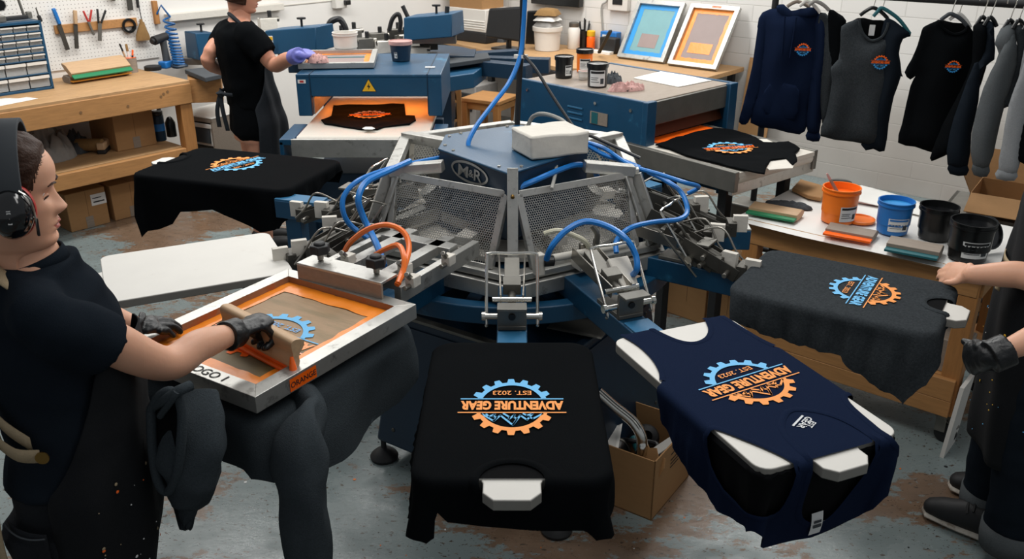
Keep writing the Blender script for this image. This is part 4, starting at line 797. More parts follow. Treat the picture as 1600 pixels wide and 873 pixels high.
pgr = wallL(245, 60, .012).x; pbt = thing('pegboard', 'white perforated pegboard with tools above the workbench', 'pegboard', mtx=lf(0, -.012, 1.0)); b = B(lf(0, 0, 1.0)); b.box(((pgr - 1.7) / 2, -.006, .8), (pgr + 1.7, .012, 1.7)); b.obj('board', 'peg', pbt, smooth=0)
def onw(px, py, off=.03): q = wallL(px, py, off); return LF @ q
a0, a1 = wallL(85, 46, .02), wallL(213, 34, .02); b = B(LF); zc = (a0.z + a1.z) / 2; b.box(((a0.x + a1.x) / 2, -.022, zc), (a1.x - a0.x, .02, .055)); b.obj('tool_rail', 'wood', label='horizontal wooden tool rail fixed across the pegboard', cat='tool rail', bevel=.002)
def wtool(name, label, cat, parts):
    o = thing(name, label, cat, mtx=T(onw(*parts[0][2][0], .04)))
    for nm, m, pts, w, th in parts:
        b = B()
        for (x0, y0), (x1, y1) in zip(pts, pts[1:]): b.beam(onw(x0, y0, .045), onw(x1, y1, .045), w, th, W2)
        b.obj(nm, m, o, bevel=min(w, th) * .25)
    return o
wtool('file_tool', 'blue handled file hanging on the tool rail', 'file', [('handle', 'bluep', [(83, 13), (93, 38)], .024, .022), ('blade', 'dsteel', [(92, 38), (106, 78)], .03, .006)])
wtool('file_tool', 'wood handled file hanging on the tool rail', 'file', [('handle', 'beech', [(117, 16), (118, 38)], .024, .022), ('blade', 'dsteel', [(118, 38), (120, 76)], .027, .006)])
wtool('pliers', 'red handled pliers hanging open on the tool rail', 'pliers', [('handle', 'red', [(130, 17), (138, 34)], .012, .012), ('handle', 'red', [(143, 15), (140, 34)], .012, .012), ('jaw', 'galv', [(138, 34), (147, 55)], .015, .01)])
wtool('shears', 'black handled shears hanging on the tool rail', 'shears', [('handle', 'brubber', [(152, 14), (154, 36)], .013, .012), ('handle', 'brubber', [(165, 16), (158, 36)], .013, .012), ('blade', 'galv', [(156, 36), (156, 64)], .026, .006)])
o = B(T(onw(201, 40, .035)) @ Matrix.Rotation(RA + math.pi / 2 - R(90) + math.pi / 2, 4, 'Z') @ Matrix.Rotation(R(90), 4, 'Y')); o = B(); c_ = onw(201, 40, .03); o.lathe([(.034, -.012), (.05, -.012), (.05, .012), (.034, .012), (.034, -.012)], 28, c_, axis=W2, cap=False); o.obj('tape_roll', 'bplastic', label='black tape roll hanging at the right end of the tool rail', cat='roll')
br = thing('hand_broom', 'straw hand brush hanging on the wall beside the tape roll', 'brush', mtx=T(onw(222, 63, .03))); b = B(); b.cyl(onw(221, 38, .04), onw(220, 30, .04), .014, .01); b.loft([onw(222, 34, .04), onw(222, 44, .04), onw(223, 55, .04), onw(224, 63, .04)], [(.014, .012), (.03, .02), (.05, .022), (.054, .018)], 16, up=tuple(W2)); b.obj('bristles', 'straw', br)
b = B(); b.tube([onw(221, 30, .035), onw(218, 15, .03), onw(213, -8, .02)], .003, 6); b.cyl(onw(216, 12, .03), onw(214, -4, .03), .01); b.obj('hanging_cord', 'brubber', br)
wtool('scraper', 'grey flat scraper hanging high on the wall above the tape roll', 'scraper', [('blade', 'dsteel', [(199, -25), (204, 16)], .04, .006)])
wtool('hand_tool', 'small grey tool at the top of the pegboard', 'hand tool', [('head', 'galv', [(172, -12), (180, 0)], .04, .03)])
wtool('air_gun', 'thin black blow gun hanging on the pegboard above the parts cabinet', 'air gun', [('lance', 'dsteel', [(56, 12), (60, 24)], .008, .008), ('grip', 'brubber', [(60, 24), (64, 34)], .022, .02)])
# lower shelf contents
def carton(label, mtx, dx, dy, dz, group=None, tape=True, lab=None, name='cardboard_box', flaps=None):
    o = thing(name, label, 'box', mtx=mtx, group=group); b = B(mtx); b.box((0, 0, dz / 2), (dx, dy, dz)); b.obj('carton', 'card', o, bevel=.004)
    b = B(mtx); b.box((0, 0, dz + .0006), (.002, dy * .98, .001)); b.box((0, -dy / 2 - .0006, dz * .62), (.002, .001, dz * .7)); b.obj('flap_seam', 'carddk', o, smooth=0)
    if tape: b = B(mtx); b.box((0, -dy / 2 - .0008, dz * .16), (.05, .0012, dz * .3)); b.obj('packing_tape', 'driftwood', o, smooth=0)
    if lab: b = B(mtx); b.box((lab[0], -dy / 2 - .0012, lab[1]), (lab[2], .0012, lab[3])); b.box((lab[0] - .01, -dy / 2 - .002, lab[1] + lab[3] * .15), (lab[2] * .6, .0006, lab[3] * .08), k=1); b.box((lab[0], -dy / 2 - .002, lab[1] - lab[3] * .2), (lab[2] * .75, .0006, lab[3] * .12), k=1); b.obj('shipping_label', ['label', 'ink'], o, smooth=0)
    return o
SZ = .456
def lfp(px, py, z): return LFi @ P(px, py, z)
def lbox(label, pl, pr, z, dy, h, **kw):
    a_, c_ = lfp(*pl, z), lfp(*pr, z); dx = c_.x - a_.x; y = min(a_.y, c_.y) if True else 0
    return carton(label, lf((a_.x + c_.x) / 2, (a_.y + c_.y) / 2 + dy / 2, z), dx * .95, dy, h, **kw)
o = lbox('cardboard box on the lower shelf of the workbench', (181, 237), (249, 225), SZ, .36, .25); b = B(); q = lfp(205, 192, SZ + .2); b.M = LF; b.box((q.x, lfp(181, 237, SZ).y - .002, SZ + .22), (.05, .004, .02)); b.obj('paper_scrap', 'paper', o, smooth=0)
lbox('cardboard box on the floor under the bench, left of two, with a white label', (113, 365), (172, 346), 0, .38, .255, lab=(.08, .18, .10, .075))
lbox('cardboard box on the floor under the bench, right of two, with plain tape', (180, 346), (240, 329), 0, .36, .245)
b = B(); q = lfp(258, 221, SZ); mt = lf(q.x, q.y + .06, SZ); pot('spray_can', 'dark blue printed can at the end of the lower shelf', 'can', mt, [(.04, 0), (.042, .004), (.042, .17), (.038, .178)], 'navyp', [('lid', [(.039, .178), (.041, .18), (.041, .20), (.037, .204)], 'bplastic'), ('printed_band', [(.0425, .07), (.0425, .12)], 'bluep')])
pot('spray_can', 'short black can beside the dark blue can', 'can', lf(q.x + .11, q.y + .1, SZ), [(.033, 0), (.035, .004), (.035, .10), (.02, .13), (.012, .14)], 'bplastic')
for i, (dx, m_) in enumerate((('.07', 'wplastic'), ('.12', 'brubber'))): b = B(); x_ = q.x + float(dx); b.cyl(LF @ V((x_, q.y + .26, SZ)), LF @ V((x_ + .04, q.y + .34, SZ + .36)), .035 if i == 0 else .02); b.obj('rolled_film', m_, label=('pale roll standing behind the cans on the lower shelf', 'thin black roll standing behind the cans on the lower shelf')[i], cat='roll')
def lump(name, label, cat, mtx, dx, dy, dz, m, seed=0, amp=.35, n=22, fold=3., group=None, parent=None):
    """crumpled cloth: a low dome thrown into folds"""
    b = B(mtx)
    def f(u, v):
        x, y = u * 2 - 1, v * 2 - 1; r = max(abs(x), abs(y)); e = math.hypot(x, y) + 1e-6; x2, y2 = x / e * r, y / e * r
        h = max(0, 1 - r ** 2.2); nz = noise.noise(V((x * fold + seed, y * fold, seed))); n2 = noise.noise(V((x * fold * 2.3, y * fold * 2.3 + seed, seed)))
        return V((x2 * dx / 2 * (1 + .14 * nz), y2 * dy / 2 * (1 + .14 * n2), dz * (h ** .5) * max(.12, 1 - amp + amp * .9 * abs(nz) ** .7 * 2 - amp * .35 * n2)))
    b.grid(f, n, n); return b.obj(name, m, parent, smooth=80, label=label, cat=cat, group=group, origin=mtx.translation if parent is None else None)
q = lfp(95, 250, SZ); lump('rag_pile', 'heap of pale grey rags on the lower shelf of the bench', 'rags', lf(q.x - .03, q.y + .1, SZ), .34, .3, .22, 'rag', 2, .5, 34, 2.2); q = lfp(122, 238, SZ); lump('folded_cloth', 'small folded grey cloths beside the heap of rags', 'cloth', lf(q.x, q.y + .04, SZ), .2, .2, .13, 'dgrey', 6, .4)
q = lfp(150, 240, SZ); b = B(lf(q.x, q.y + .06, SZ, R(-50))); b.cyl((-.09, 0, .05), (.09, 0, .05), .042); b.obj('scrub_roll', 'straw', label='brown roller lying beside the rags on the lower shelf', cat='roller', bevel=.004)
b = B(lf(q.x + .08, q.y + .03, SZ, R(-40))); b.box((0, 0, .05), (.05, .2, .045), k=1); b.box((0, 0, .014), (.055, .2, .028)); b.obj('scrub_brush', ['brubber', 'beech'], label='wooden scrubbing brush with black bristles on the lower shelf', cat='brush', bevel=.006)
# white storage drawers beyond the bench
sd_ = thing('storage_drawers', 'dusty white plastic drawer tower beyond the end of the bench', 'drawer unit', mtx=T(P(335, 275, 0) + V((-.05, .1, 0)), LA - R(95))); m_ = sd_.matrix_basis.copy()
m_ = T(V((-2.12, 6.3, 0)), LA - R(78)); place(sd_, m_); b = B(m_); b.box((0, .19, .3), (.32, .01, .58)); b.box((-.165, 0, .3), (.008, .38, .58)); b.box((.165, 0, .3), (.008, .38, .58)); b.box((0, 0, .60), (.34, .4, .03)); b.box((0, 0, .01), (.34, .4, .02))
for sx_ in (-.16, .16):
    for sy in (-.19, .19): b.box((sx_, sy, .3), (.02, .02, .6))
b.obj('frame', 'driftwood', sd_, bevel=.006); b = B(m_); b.box((0, 0, .62), (.35, .41, .012)); b.obj('lid', 'wplastic', sd_, bevel=.006)
for i in range(3): b = B(m_); b.box((0, .0, .11 + .19 * i), (.29, .37, .15), k=0); b.box((0, -.192, .11 + .19 * i), (.25, .012, .11), k=1); b.box((0, -.198, .18 + .19 * i), (.31, .012, .03)); b.obj('drawer', ['wplastic', 'dgrey'], sd_, bevel=.004)
# grey trunking and shelf board on the wall
b = B(LF); q = wallL(290, 25, .03); b.box((q.x + .35, -.03, q.z), (1.0, .06, .05)); b.obj('cable_trunking', 'cloth', label='pale trunking running along the wall behind the person at the rear press', cat='trunking', bevel=.003)
q0, q1 = wallL(400, 17, .004), wallL(510, 2, .004); b = B(LF); b.beam((1.7, -.004, q0.z + .02), (3.9, -.004, q0.z + .02), .006, .006); b.obj('trim_1', 'cloth', kind='structure')
# outlet with plug and cables
q = wallL(530, 4, .03); ot = thing('wall_outlet', 'white wall outlet with two black cables plugged in', 'outlet', mtx=lf(q.x, 0, q.z)); b = B(LF); b.box((q.x, -.03, q.z), (.12, .06, .09)); b.obj('box', 'wplastic', ot, bevel=.006)
b = B(LF); b.box((q.x + .05, -.075, q.z), (.05, .04, .04)); b.obj('plug', 'bplastic', ot, bevel=.005)
hose('cable', [LF @ V((q.x + .05, -.09, q.z)), onw(548, 25, .03), onw(553, 45, .04), onw(552, 62, .1)], .006, 'hoseK', ot); hose('cable', [LF @ V((q.x + .06, -.09, q.z)), onw(558, 20, .03), onw(566, 45, .04), onw(570, 66, .1)], .006, 'hoseK', ot)
# ================================================================ rear press behind dryer
RP = V((-.62, 6.5, 0)); rp = thing('screen_printing_press', 'smaller blue press standing against the wall behind the glowing dryer', 'printing press', RP)
b = B(); b.lathe([(.42, 0), (.42, .06), (.2, .1), (.18, .9), (.34, .94), (.34, 1.0)], 28, RP); b.obj('pedestal', 'navyp', rp)
def wedge(b, p0, p1, wdt, h0, h1, dz=0):   # long tapering head cover
    x = (p1 - p0); L = x.length; x.normalize(); y = V((0, 0, 1)).cross(x); r_ = []
    for p, h in ((p0, h0), (p1, h1)):
        for s, z in ((-1, 0), (1, 0), (1, h), (-1, h)): r_.append(p + y * (s * wdt / 2 * (1 if z == 0 else .86)) + V((0, 0, z)))
    b.add(r_, [(3, 2, 1, 0), (4, 5, 6, 7)] + [(i, (i + 1) % 4, 4 + (i + 1) % 4, 4 + i) for i in range(4)])
for i, (a0, a1, h, w_) in enumerate((((432, 82, 6.1), (510, 77, 5.95), .155, .24), ((302, 92, 6.6), (330, 90, 6.7), .19, .2), ((642, 60, 6.3), (716, 54, 6.2), .15, .26))):
    b = B(); wedge(b, PY(*a0), PY(*a1), w_, h, h); hd_ = b.obj('head_cover', 'blue', rp, bevel=.006); pc = (PY(*a0) + PY(*a1)) / 2
    b = B(); b.box(tuple(pc + V((0, .02, -.02))), (.3, .1, .05)); b.obj('head_rail', 'tubegrey', rp, bevel=.003)
    b = B(); b.cyl(pc + V((.02, 0, h)), pc + V((.02, 0, h + .05)), .008); b.lathe([(.03, h + .05), (.03, h + .06)], 10, pc + V((.02, 0, 0))); b.obj('knob', 'brubber', rp)
b = B(); p = PY(692, 36, 6.18); b.M = T(p); b.box((0, -.02, 0), (.035, .004, .03)); b.obj('sticker', 'label', rp, smooth=0)
b = B(); p = PY(427, 62, 5.95); b.M = T(p); b.box((-.02, -.03, 0), (.05, .004, .055)); b.box((-.02, -.033, .012), (.05, .003, .02), k=1); b.obj('warning_label', ['label', 'yellow'], rp, smooth=0)
rnd = random.Random(11)
for i, (px, py, yy) in enumerate(((590, 62, 6.5), (600, 73, 6.4), (618, 55, 6.6), (630, 63, 6.5), (645, 66, 6.45), (530, 60, 6.5), (550, 55, 6.6), (655, 82, 6.3), (672, 70, 6.4), (570, 70, 6.4), (418, 37, 6.6))):
    b = B(T(PY(px, py, yy), rnd.random())); b.box((0, 0, 0), (.09 + .05 * rnd.random(), .08, .06 + .04 * rnd.random())); b.cyl((-.06, -.02, .03), (.08, -.02, .03), .018, k=1); b.cyl((.02, 0, .02), (.02, 0, .09), .015, k=2); b.obj('clamp_block', [('galv', 'cloth', 'dsteel')[i % 3], 'tubegrey', 'brubber'], rp, bevel=.003)
for a_, r_ in ((200, .75), (330, .85), (350, .9), (265, .6), (20, .7)): b = B(T(RP, R(a_))); b.box((r_ / 2, 0, .93), (r_, .1, .1)); b.obj('arm', 'navyp', rp, bevel=.004)
b = B(); pl = [P(*q, 1.0) for q in ((690, 88), (762, 82), (766, 90), (695, 100))]; b.prism([(p.x, p.y) for p in pl], .97, 1.0); b.obj('platen', 'dgrey', rp, bevel=.004)
b = B(); pl = [P(*q, .95) for q in ((692, 98), (760, 98), (740, 112), (695, 118))]; b.prism([(p.x, p.y) for p in pl], .84, .94); b.obj('arm_shroud', 'blue', rp, bevel=.006)
b = B(); pl = [P(*q, .95) for q in ((288, 106), (345, 100), (352, 112), (320, 119))]; b.prism([(p.x, p.y) for p in pl], .91, .94); b.obj('platen', 'dgrey', rp, bevel=.004)
b = B(); pl = [P(*q, .9) for q in ((292, 112), (345, 108), (345, 122), (293, 124))]; b.prism([(p.x, p.y) for p in pl], .74, .9); b.obj('wooden_shelf', 'wood', rp, bevel=.004)
hose('hose', [(512, 47, 6.3), (517, 34, 6.3), (530, 30, 6.3), (538, 40, 6.3), (541, 52, 6.3)], .022, 'hoseK', rp); hose('hose', [(608, 48, 6.4), (613, 30, 6.4), (622, 22, 6.4), (626, 34, 6.4), (624, 50, 6.4)], .016, 'hoseK', rp)
hose('lever', [(645, 42, 6.4), (638, 28, 6.4), (629, 9, 6.4)], .015, 'brubber', rp); hose('lever', [(698, 28, 6.2), (699, 10, 6.2)], .016, 'brubber', rp)
b = B(); b.box(tuple(PY(600, 95, 6.4)), (1.3, .3, .12)); b.obj('cross_beam', 'navyp', rp, bevel=.006); b = B(); b.box(tuple(PY(610, 140, 6.4)), (.9, .4, .5)); b.obj('lower_cabinet', 'navyp', rp, bevel=.006)
# ================================================================ dryer with the glowing mouth
d1 = thing('conveyor_dryer', 'blue conveyor dryer with a glowing orange mouth facing the press', 'dryer', (-.72, 4.8, 0)); x0, x1, yf, yb, zt, zb = -1.085, -.355, 4.48, 5.14, 1.2, .955; xm = (x0 + x1) / 2; w1 = x1 - x0
b = B(); b.box((xm, (yf + yb) / 2, zt - .01), (w1, yb - yf, .02)); b.box((xm, yf + .02, 1.14), (w1 - .14, .04, .10)); b.box((xm, yb - .02, 1.09), (w1 - .14, .04, .2))
for x in (x0 + .035, x1 - .035): b.box((x, (yf + yb) / 2, 1.09), (.07, yb - yf, .2))
b.obj('chamber', 'blue', d1, bevel=.004)
b = B()
for x in (x0 + .07, x1 - .07): b.box((x, (yf + yb) / 2, zt + .001), (.004, yb - yf, .003)); b.box((x, yf - .001, 1.1), (.004, .003, .2))
b.obj('panel_seam', 'navyp', d1, smooth=0, kind='stuff')
b = B(); b.box((xm, yf + .09, 1.095), (w1 - .15, .012, .05), Matrix.Rotation(R(25), 3, 'X')); b.obj('heat_flap', 'dsteel', d1)
b = B()
for x in (x0 + .072, x1 - .072): b.box((x, (yf + yb) / 2 + .02, 1.05), (.004, yb - yf - .05, .12))
b.box((xm, (yf + yb) / 2, 1.16), (w1 - .15, yb - yf - .1, .006)); b.obj('inner_lining', 'alu', d1)
b = B()
for y in (4.72, 4.85): b.cyl((x0 + .1, y, 1.065), (x1 - .1, y, 1.065), .012)
b.obj('heater_element', 'glow', d1, label='glowing orange heater tubes')
bc = [P(*q, .955) for q in ((474, 213), (683, 213))]; yb0 = bc[0].y
b = B(); b.box((xm, (yb0 + yb) / 2, .945), (w1 - .10, yb - yb0, .02)); b.cyl((x0 + .05, yb0, .93), (x1 - .05, yb0, .93), .027, seg=20); b.obj('conveyor_belt', 'belt', d1)
b = B(); b.box((xm, yb0 - .03, .905), (w1 - .05, .02, .09)); b.obj('end_plate', 'alu', d1, bevel=.003)
for s, x in ((-1, x0 + .02), (1, x1 - .02)): b = B(); b.box((x + s * .015, (yb0 + yf) / 2 - .02, .935), (.07, yf - yb0 + .04, .03)); b.box((x + s * .04, (yb0 + yf) / 2 - .02, .88), (.02, yf - yb0 + .04, .12)); b.obj('side_rail', 'blue', d1, bevel=.004)
for x in (x0 + .06, x1 - .06):
    for y in (4.3, 5.0): b = B(); b.box((x, y, .43), (.05, .05, .86)); b.obj('leg', 'navyp', d1, bevel=.004)
b = B(); b.box((xm, 4.7, .55), (w1 - .14, .7, .35)); b.obj('base_cabinet', 'navyp', d1, bevel=.006)
wm = T((xm, yf - .0015, 1.142)) @ Matrix.Rotation(R(90), 4, 'X'); b = B()
def rtri(r, k, z): n = 3; o = [];  [o.append((r * math.cos(R(90 + 120 * i)), r * math.sin(R(90 + 120 * i)) - .006)) for i in range(3)]; b.add([wm @ V((x, y, z)) for x, y in o], [(0, 1, 2)], k)
rtri(.044, 1, 0); rtri(.039, 0, .0008); b.add([wm @ V((x, y, .0016)) for x, y in ((.004, .018), (-.009, -.004), (-.001, -.004), (-.005, -.02), (.009, .002), (.001, .002))], [(0, 1, 2, 5), (2, 3, 4, 5)], 1); b.obj('warning_triangle', ['yellow', 'ink'], d1, smooth=0, label='yellow triangle with a black lightning bolt')
b = B(); b.box((x0 + .03, yf - .0015, 1.165), (.04, .002, .018)); b.box((x0 + .03, yf - .003, 1.165), (.02, .001, .01), k=1); b.obj('rating_label', ['label', 'red'], d1, smooth=0)
b = B(); q = P(672, 106, 1.2); b.box((q.x, q.y, 1.203), (.05, .03, .004)); b.obj('paper_label', 'label', d1, smooth=0)
lg = bpy.data.lights.new('heater_lamp', 'AREA'); lg.shape = 'RECTANGLE'; lg.size = .5; lg.size_y = .25; lg.energy = .7; lg.color = (1, .42, .12); lo_ = bpy.data.objects.new('heater_lamp', lg); COL.objects.link(lo_); lo_.location = (xm, 4.75, 1.15)
# flat t-shirts on conveyor belts
def flat_tee(label, z, px, fab, ctr, up, r, cols, neck=None, inv=False):
    o = thing('t_shirt', label, 't-shirt', mtx=T(P(*ctr, z))); ol = [P(*q, z) for q in px]; b = B(); ol2 = spl2([(p.x, p.y) for p in ol], 1, True)
    def f(x, y): return V((x, y, z + .008 + .006 * noise.noise(V((x * 14, y * 14, 3)))))
    hl = [spl2([(P(*q, z).x, P(*q, z).y) for q in neck], 3, True)] if neck else []
    sheet(b, ol2, f, hl, .02); b.obj('body', fab, o, smooth=80, solid=.006)
    c_ = P(*ctr, z); yv = (P(*up, z) - c_).normalized(); xv = yv.cross(V((0, 0, 1))); mt = basis(xv, yv, (0, 0, 1), c_ + V((0, 0, .0145)))
    put_emblem(o, lambda x, y: mt @ V((x * r, y * r, .0025 * 0)), cols); return o
flat_tee('black t-shirt lying on the dryer belt in the orange glow', .955, [(521, 166), (632, 164), (634, 182), (648, 183), (650, 189), (640, 196), (600, 200), (590, 204), (565, 204), (545, 201), (507, 195), (502, 189), (518, 184)], 'blackT', (578, 183), (578, 200), .085, ('inkO', 'inkO', 'screenb', 'orangehot', 'inkO', 'purple'))
b = B(); pts = [P(*q, .972) for q in ((566, 201), (571, 198.5), (581, 198.5), (586, 201), (582, 202.5), (570, 202.5))]; b.prism([(p.x, p.y) for p in pts], .972, .974); b.obj('folded_label_card', 'paper', label='small white slip in the neck of the t-shirt on the glowing belt', cat='card', smooth=0)
def screen_frame(label, c4, m_mesh, m_ink, bar=.03, th=.03, inner=None, stick=None, border=.045):
    """screen whose back lies on the quad c4 (bl, br, tr, tl), facing the quad's normal"""
    c4 = [V(p) for p in c4]; ex = (c4[1] - c4[0]); Wd = ex.length; ex.normalize(); n = ex.cross(c4[3] - c4[0]).normalized(); ey = n.cross(ex); H = (c4[3] - c4[0]).dot(ey); mt = basis(ex, ey, n, (c4[0] + c4[1]) / 2 + ey * H / 2)
    o = thing('printing_screen', label, 'printing screen', mtx=mt); b = B(mt); mitre(b, Wd / 2, H / 2, bar, 0, th, 0, 0); b.obj('frame', 'alu', o, smooth=0, bevel=.0015)
    b = B(mt); b.box((0, 0, .006), (Wd - 2 * bar, H - 2 * bar, .002)); b.obj('mesh', m_mesh, o, smooth=0)
    ix, iy = Wd / 2 - bar, H / 2 - bar; b = B(mt); sheet(b, [(-ix, -iy), (ix, -iy), (ix, iy), (-ix, iy)], lambda x, y: V((x, y, .0085)), [rough_rect(-ix + border, ix - border, -iy + border, iy - border * .8, .006, 2)], .03); b.obj('ink_border', m_ink, o)
    if inner: b = B(mt); b.box((inner[0], inner[1], .0082), (inner[2], inner[3], .001)); b.obj('stencil_panel', inner[4], o, smooth=0)
    if stick: b = B(mt); b.box((.02, H / 2 - bar / 2, th + .0008), (.085, .022, .0012)); write(b, 'ORANGE', T((.02, H / 2 - bar / 2 - .006, th + .002)), .018, .008, k=1); b.obj('sticker', ['orangehot', 'ink'], o, smooth=0)
    return o
zz = 1.205; screen_frame('screen with orange and blue ink lying on the glowing dryer', [P(466, 108, zz), P(585, 106, zz), P(583, 84, zz), P(476, 86, zz)], 'meshgrey', 'orange', .028, .028, (0, .08, .25, .03, 'teal'), border=.035)
b = B(); q = P(497, 97, 1.235); b.M = T(q); lump('crumpled_rag', 'ink stained rag held by the purple gloved hand on the screen', 'rag', T(q), .11, .08, .045, 'pink', 9, .5, 16, 3.)
def bucket(label, p, r, h, m, lid=None, lab=None, ink=None, rim=True, handle=False, rz=0., name='ink_bucket', taper=.84, labm='ink', sc=1.):
    o = thing(name, label, 'bucket', mtx=T(p, rz)); mt = o.matrix_basis.copy(); b = B(mt); t = .004; rb_ = r * taper
    pr = [(rb_ * .9, .0), (rb_, .004), (r, h * .86)]
    if rim: pr += [(r * 1.07, h * .86), (r * 1.07, h * .9), (r * 1.02, h * .9), (r * 1.02, h * .96), (r * 1.06, h * .97), (r * 1.06, h)]
    else: pr += [(r, h)]
    if not lid: pr += [(r * .98, h), (r * .96, h * .3), (.001, h * .3)]
    b.lathe(pr, 32, cap=False); b.lathe([(.001, .002), (rb_ * .95, .002)], 32, cap=False); b.obj('pail', m, o, smooth=40)
    if ink: b = B(mt); b.lathe([(.0005, h * ink[1]), (r * .97, h * ink[1] + .002)], 28, cap=False); b.obj('ink', ink[0], o)
    if lid: b = B(mt); b.lathe([(r * 1.09, h * .84), (r * 1.1, h * .9), (r * 1.1, h * 1.02), (r * .98, h * 1.03), (r * .96, h * .99), (.001, h * .99)], 32, cap=False); b.obj('lid', lid, o, smooth=40)
    if lab:
        a0, a1, z0, z1 = lab; b = B(mt)
        def g(u, v): z = z0 * h + (z1 - z0) * h * v; rr = rb_ + (r - rb_) * (z - .004) / (h * .86 - .004) + .0022; A = R(a0 + (a1 - a0) * u); return V((rr * math.cos(A), rr * math.sin(A), z))
        def g2(u0, u1, v0, v1): return lambda u, v: (lambda q: V((q.x * 1.012, q.y * 1.012, q.z)))(g(u0 + (u1 - u0) * u, v0 + (v1 - v0) * v))
        b.grid(g, 10, 2); b.grid(g2(.06, .94, .80, .95), 8, 1, k=1); b.grid(g2(.08, .55, .52, .56), 6, 1, k=2); b.grid(g2(.08, .5, .4, .44), 6, 1, k=2); b.grid(g2(.08, .62, .25, .29), 6, 1, k=2); b.grid(g2(.68, .9, .15, .5), 3, 1, k=2); b.obj('paper_label', ['label', labm, 'dgrey'], o)
    if handle: b = B(mt); b.tube([(r * 1.05, 0, h * .88), (r * .9, .02, h * .55), (0, r * 1.15, h * .4)], .003, 6); b.obj('handle', 'wplastic', o)
    return o
bucket('white plastic bucket on the rear corner of the glowing dryer', P(541, 84, 1.2), .068, .12, 'wplastic', name='bucket')
bucket('dark blue tub with a pink lid on the glowing dryer', P(627, 95, 1.2), .058, .105, 'navyp', lid='pink', name='ink_tub', lab=(-125, -105, .2, .5))
# ================================================================ right dryer with its long belt
d2o = P(1008, 160, 1.15); d2x = (P(1148, 128, 1.15) - d2o); w2 = d2x.length; A2d = math.atan2(d2x.y, d2x.x); D2 = T((d2o.x, d2o.y, 0), A2d); L2d = (P(813, 122, 1.15) - d2o).length
d2 = thing('conveyor_dryer', 'blue and steel conveyor dryer with jars on top, right of the press', 'dryer', mtx=D2 @ T((w2 / 2, L2d / 2, 0)))
b = B(D2)
for x in (.012, w2 - .012): b.box((x, L2d / 2, .86), (.025, L2d, .58))
b.obj('side_panel', 'blue', d2, bevel=.004); b = B(D2); b.box((w2 / 2, L2d / 2, 1.135), (w2 - .04, L2d - .03, .02)); b.box((w2 / 2, L2d - .02, .9), (w2 - .05, .02, .45)); b.obj('top_sheet', 'driftwood', d2, bevel=.003)
b = B(D2); b.box((w2 / 2, .01, 1.085), (w2 - .05, .02, .11)); b.obj('front_hood', 'galv', d2, bevel=.003); b = B(D2); b.box((w2 / 2, .06, 1.0), (w2 - .06, .012, .09), Matrix.Rotation(R(-25), 3, 'X')); b.obj('heat_shield', 'heat', d2)
for x in (.03, w2 - .03): b = B(D2); b.box((x, -.005, .86), (.07, .03, .58)); b.obj('end_post', 'blue', d2, bevel=.004)
b = B(D2)
for i in range(3): b.box((-.003, L2d * .52, 1.06 - .028 * i), (.005, .1, .008))
b.obj('vent_louvres', 'blueworn', d2, bevel=.001); b = B(D2); b.box((-.003, L2d * .33, 1.03), (.004, .11, .06)); b.box((-.0055, L2d * .36, 1.03), (.002, .04, .055), k=1); b.obj('rating_plate', ['driftwood', 'teal'], d2, smooth=0)
for y in (.08, .3, L2d - .06): b = B(D2); b.cyl((-.002, y, 1.10), (-.006, y, 1.10), .008); b.obj('screw_head', 'chrome', d2)
cc = [P(*q, .95) for q in ((1003, 230), (1150, 270), (1278, 234), (1136, 196))]
cx = (cc[1] - cc[0]); Lc = cc[1] - cc[0]; cy_ = ((cc[3] - cc[0]) + (cc[2] - cc[1])) / 2; Wc = cy_.length; aC = math.atan2(cx.y, cx.x); CM = T((cc[0].x, cc[0].y, 0), aC); LcL = Lc.length; sk = CM.inverted() @ cc[3]; sgn = 1 if sk.y > 0 else -1; Wc = abs((CM.inverted() @ cc[2]).y)
b = B(CM); b.box((LcL / 2 - .25, sgn * Wc / 2, .935), (LcL + .5, Wc - .05, .02)); b.cyl((LcL - .03, .03 * sgn, .915), (LcL - .03, sgn * (Wc - .03), .915), .03, seg=20); b.obj('conveyor_belt', 'belt', d2)
b = B(CM)
for y in (0.012, Wc - .012): b.box((LcL / 2 - .1, sgn * y, .905), (LcL + .2, .028, .09))
b.obj('belt_rail', 'galv', d2, bevel=.003); b = B(CM); b.box((LcL - .02, sgn * Wc / 2, .87), (.02, Wc, .05)); b.obj('end_plate', 'alu', d2, bevel=.003)
for x in (.1, LcL - .12):
    for y in (.1, Wc - .06): b = B(CM); b.box((x, sgn * y, .43), (.045, .045, .86)); b.obj('leg', 'brubber', d2, bevel=.003)
b = B(CM); b.tube([(LcL - .1, sgn * .1, .62), (LcL - .25, sgn * .12, .58), (LcL - .28, sgn * .13, .45)], .016, 8); b.cyl((LcL - .1, sgn * .1, .55), (LcL - .1, sgn * (Wc - .06), .55), .016); b.obj('leg_brace', 'brubber', d2)
b = B(D2); b.box((w2 * .42, L2d * .62, .45), (w2 * .75, L2d * .68, .28)); b.obj('lower_cabinet', 'navyp', d2, bevel=.004)
def c7(x, y): return (990 + x / 5.333, 180 + y / 5.333)
b = B(); pts = [P(*c7(*q), .952) for q in ((85, 205), (560, 85), (680, 112), (270, 238))]; b.prism([(p.x, p.y) for p in pts], .947, .953); b.obj('orange_sheet', 'orangehot', label='bright orange sheet on the belt at the mouth of the right dryer', cat='sheet', smooth=0)
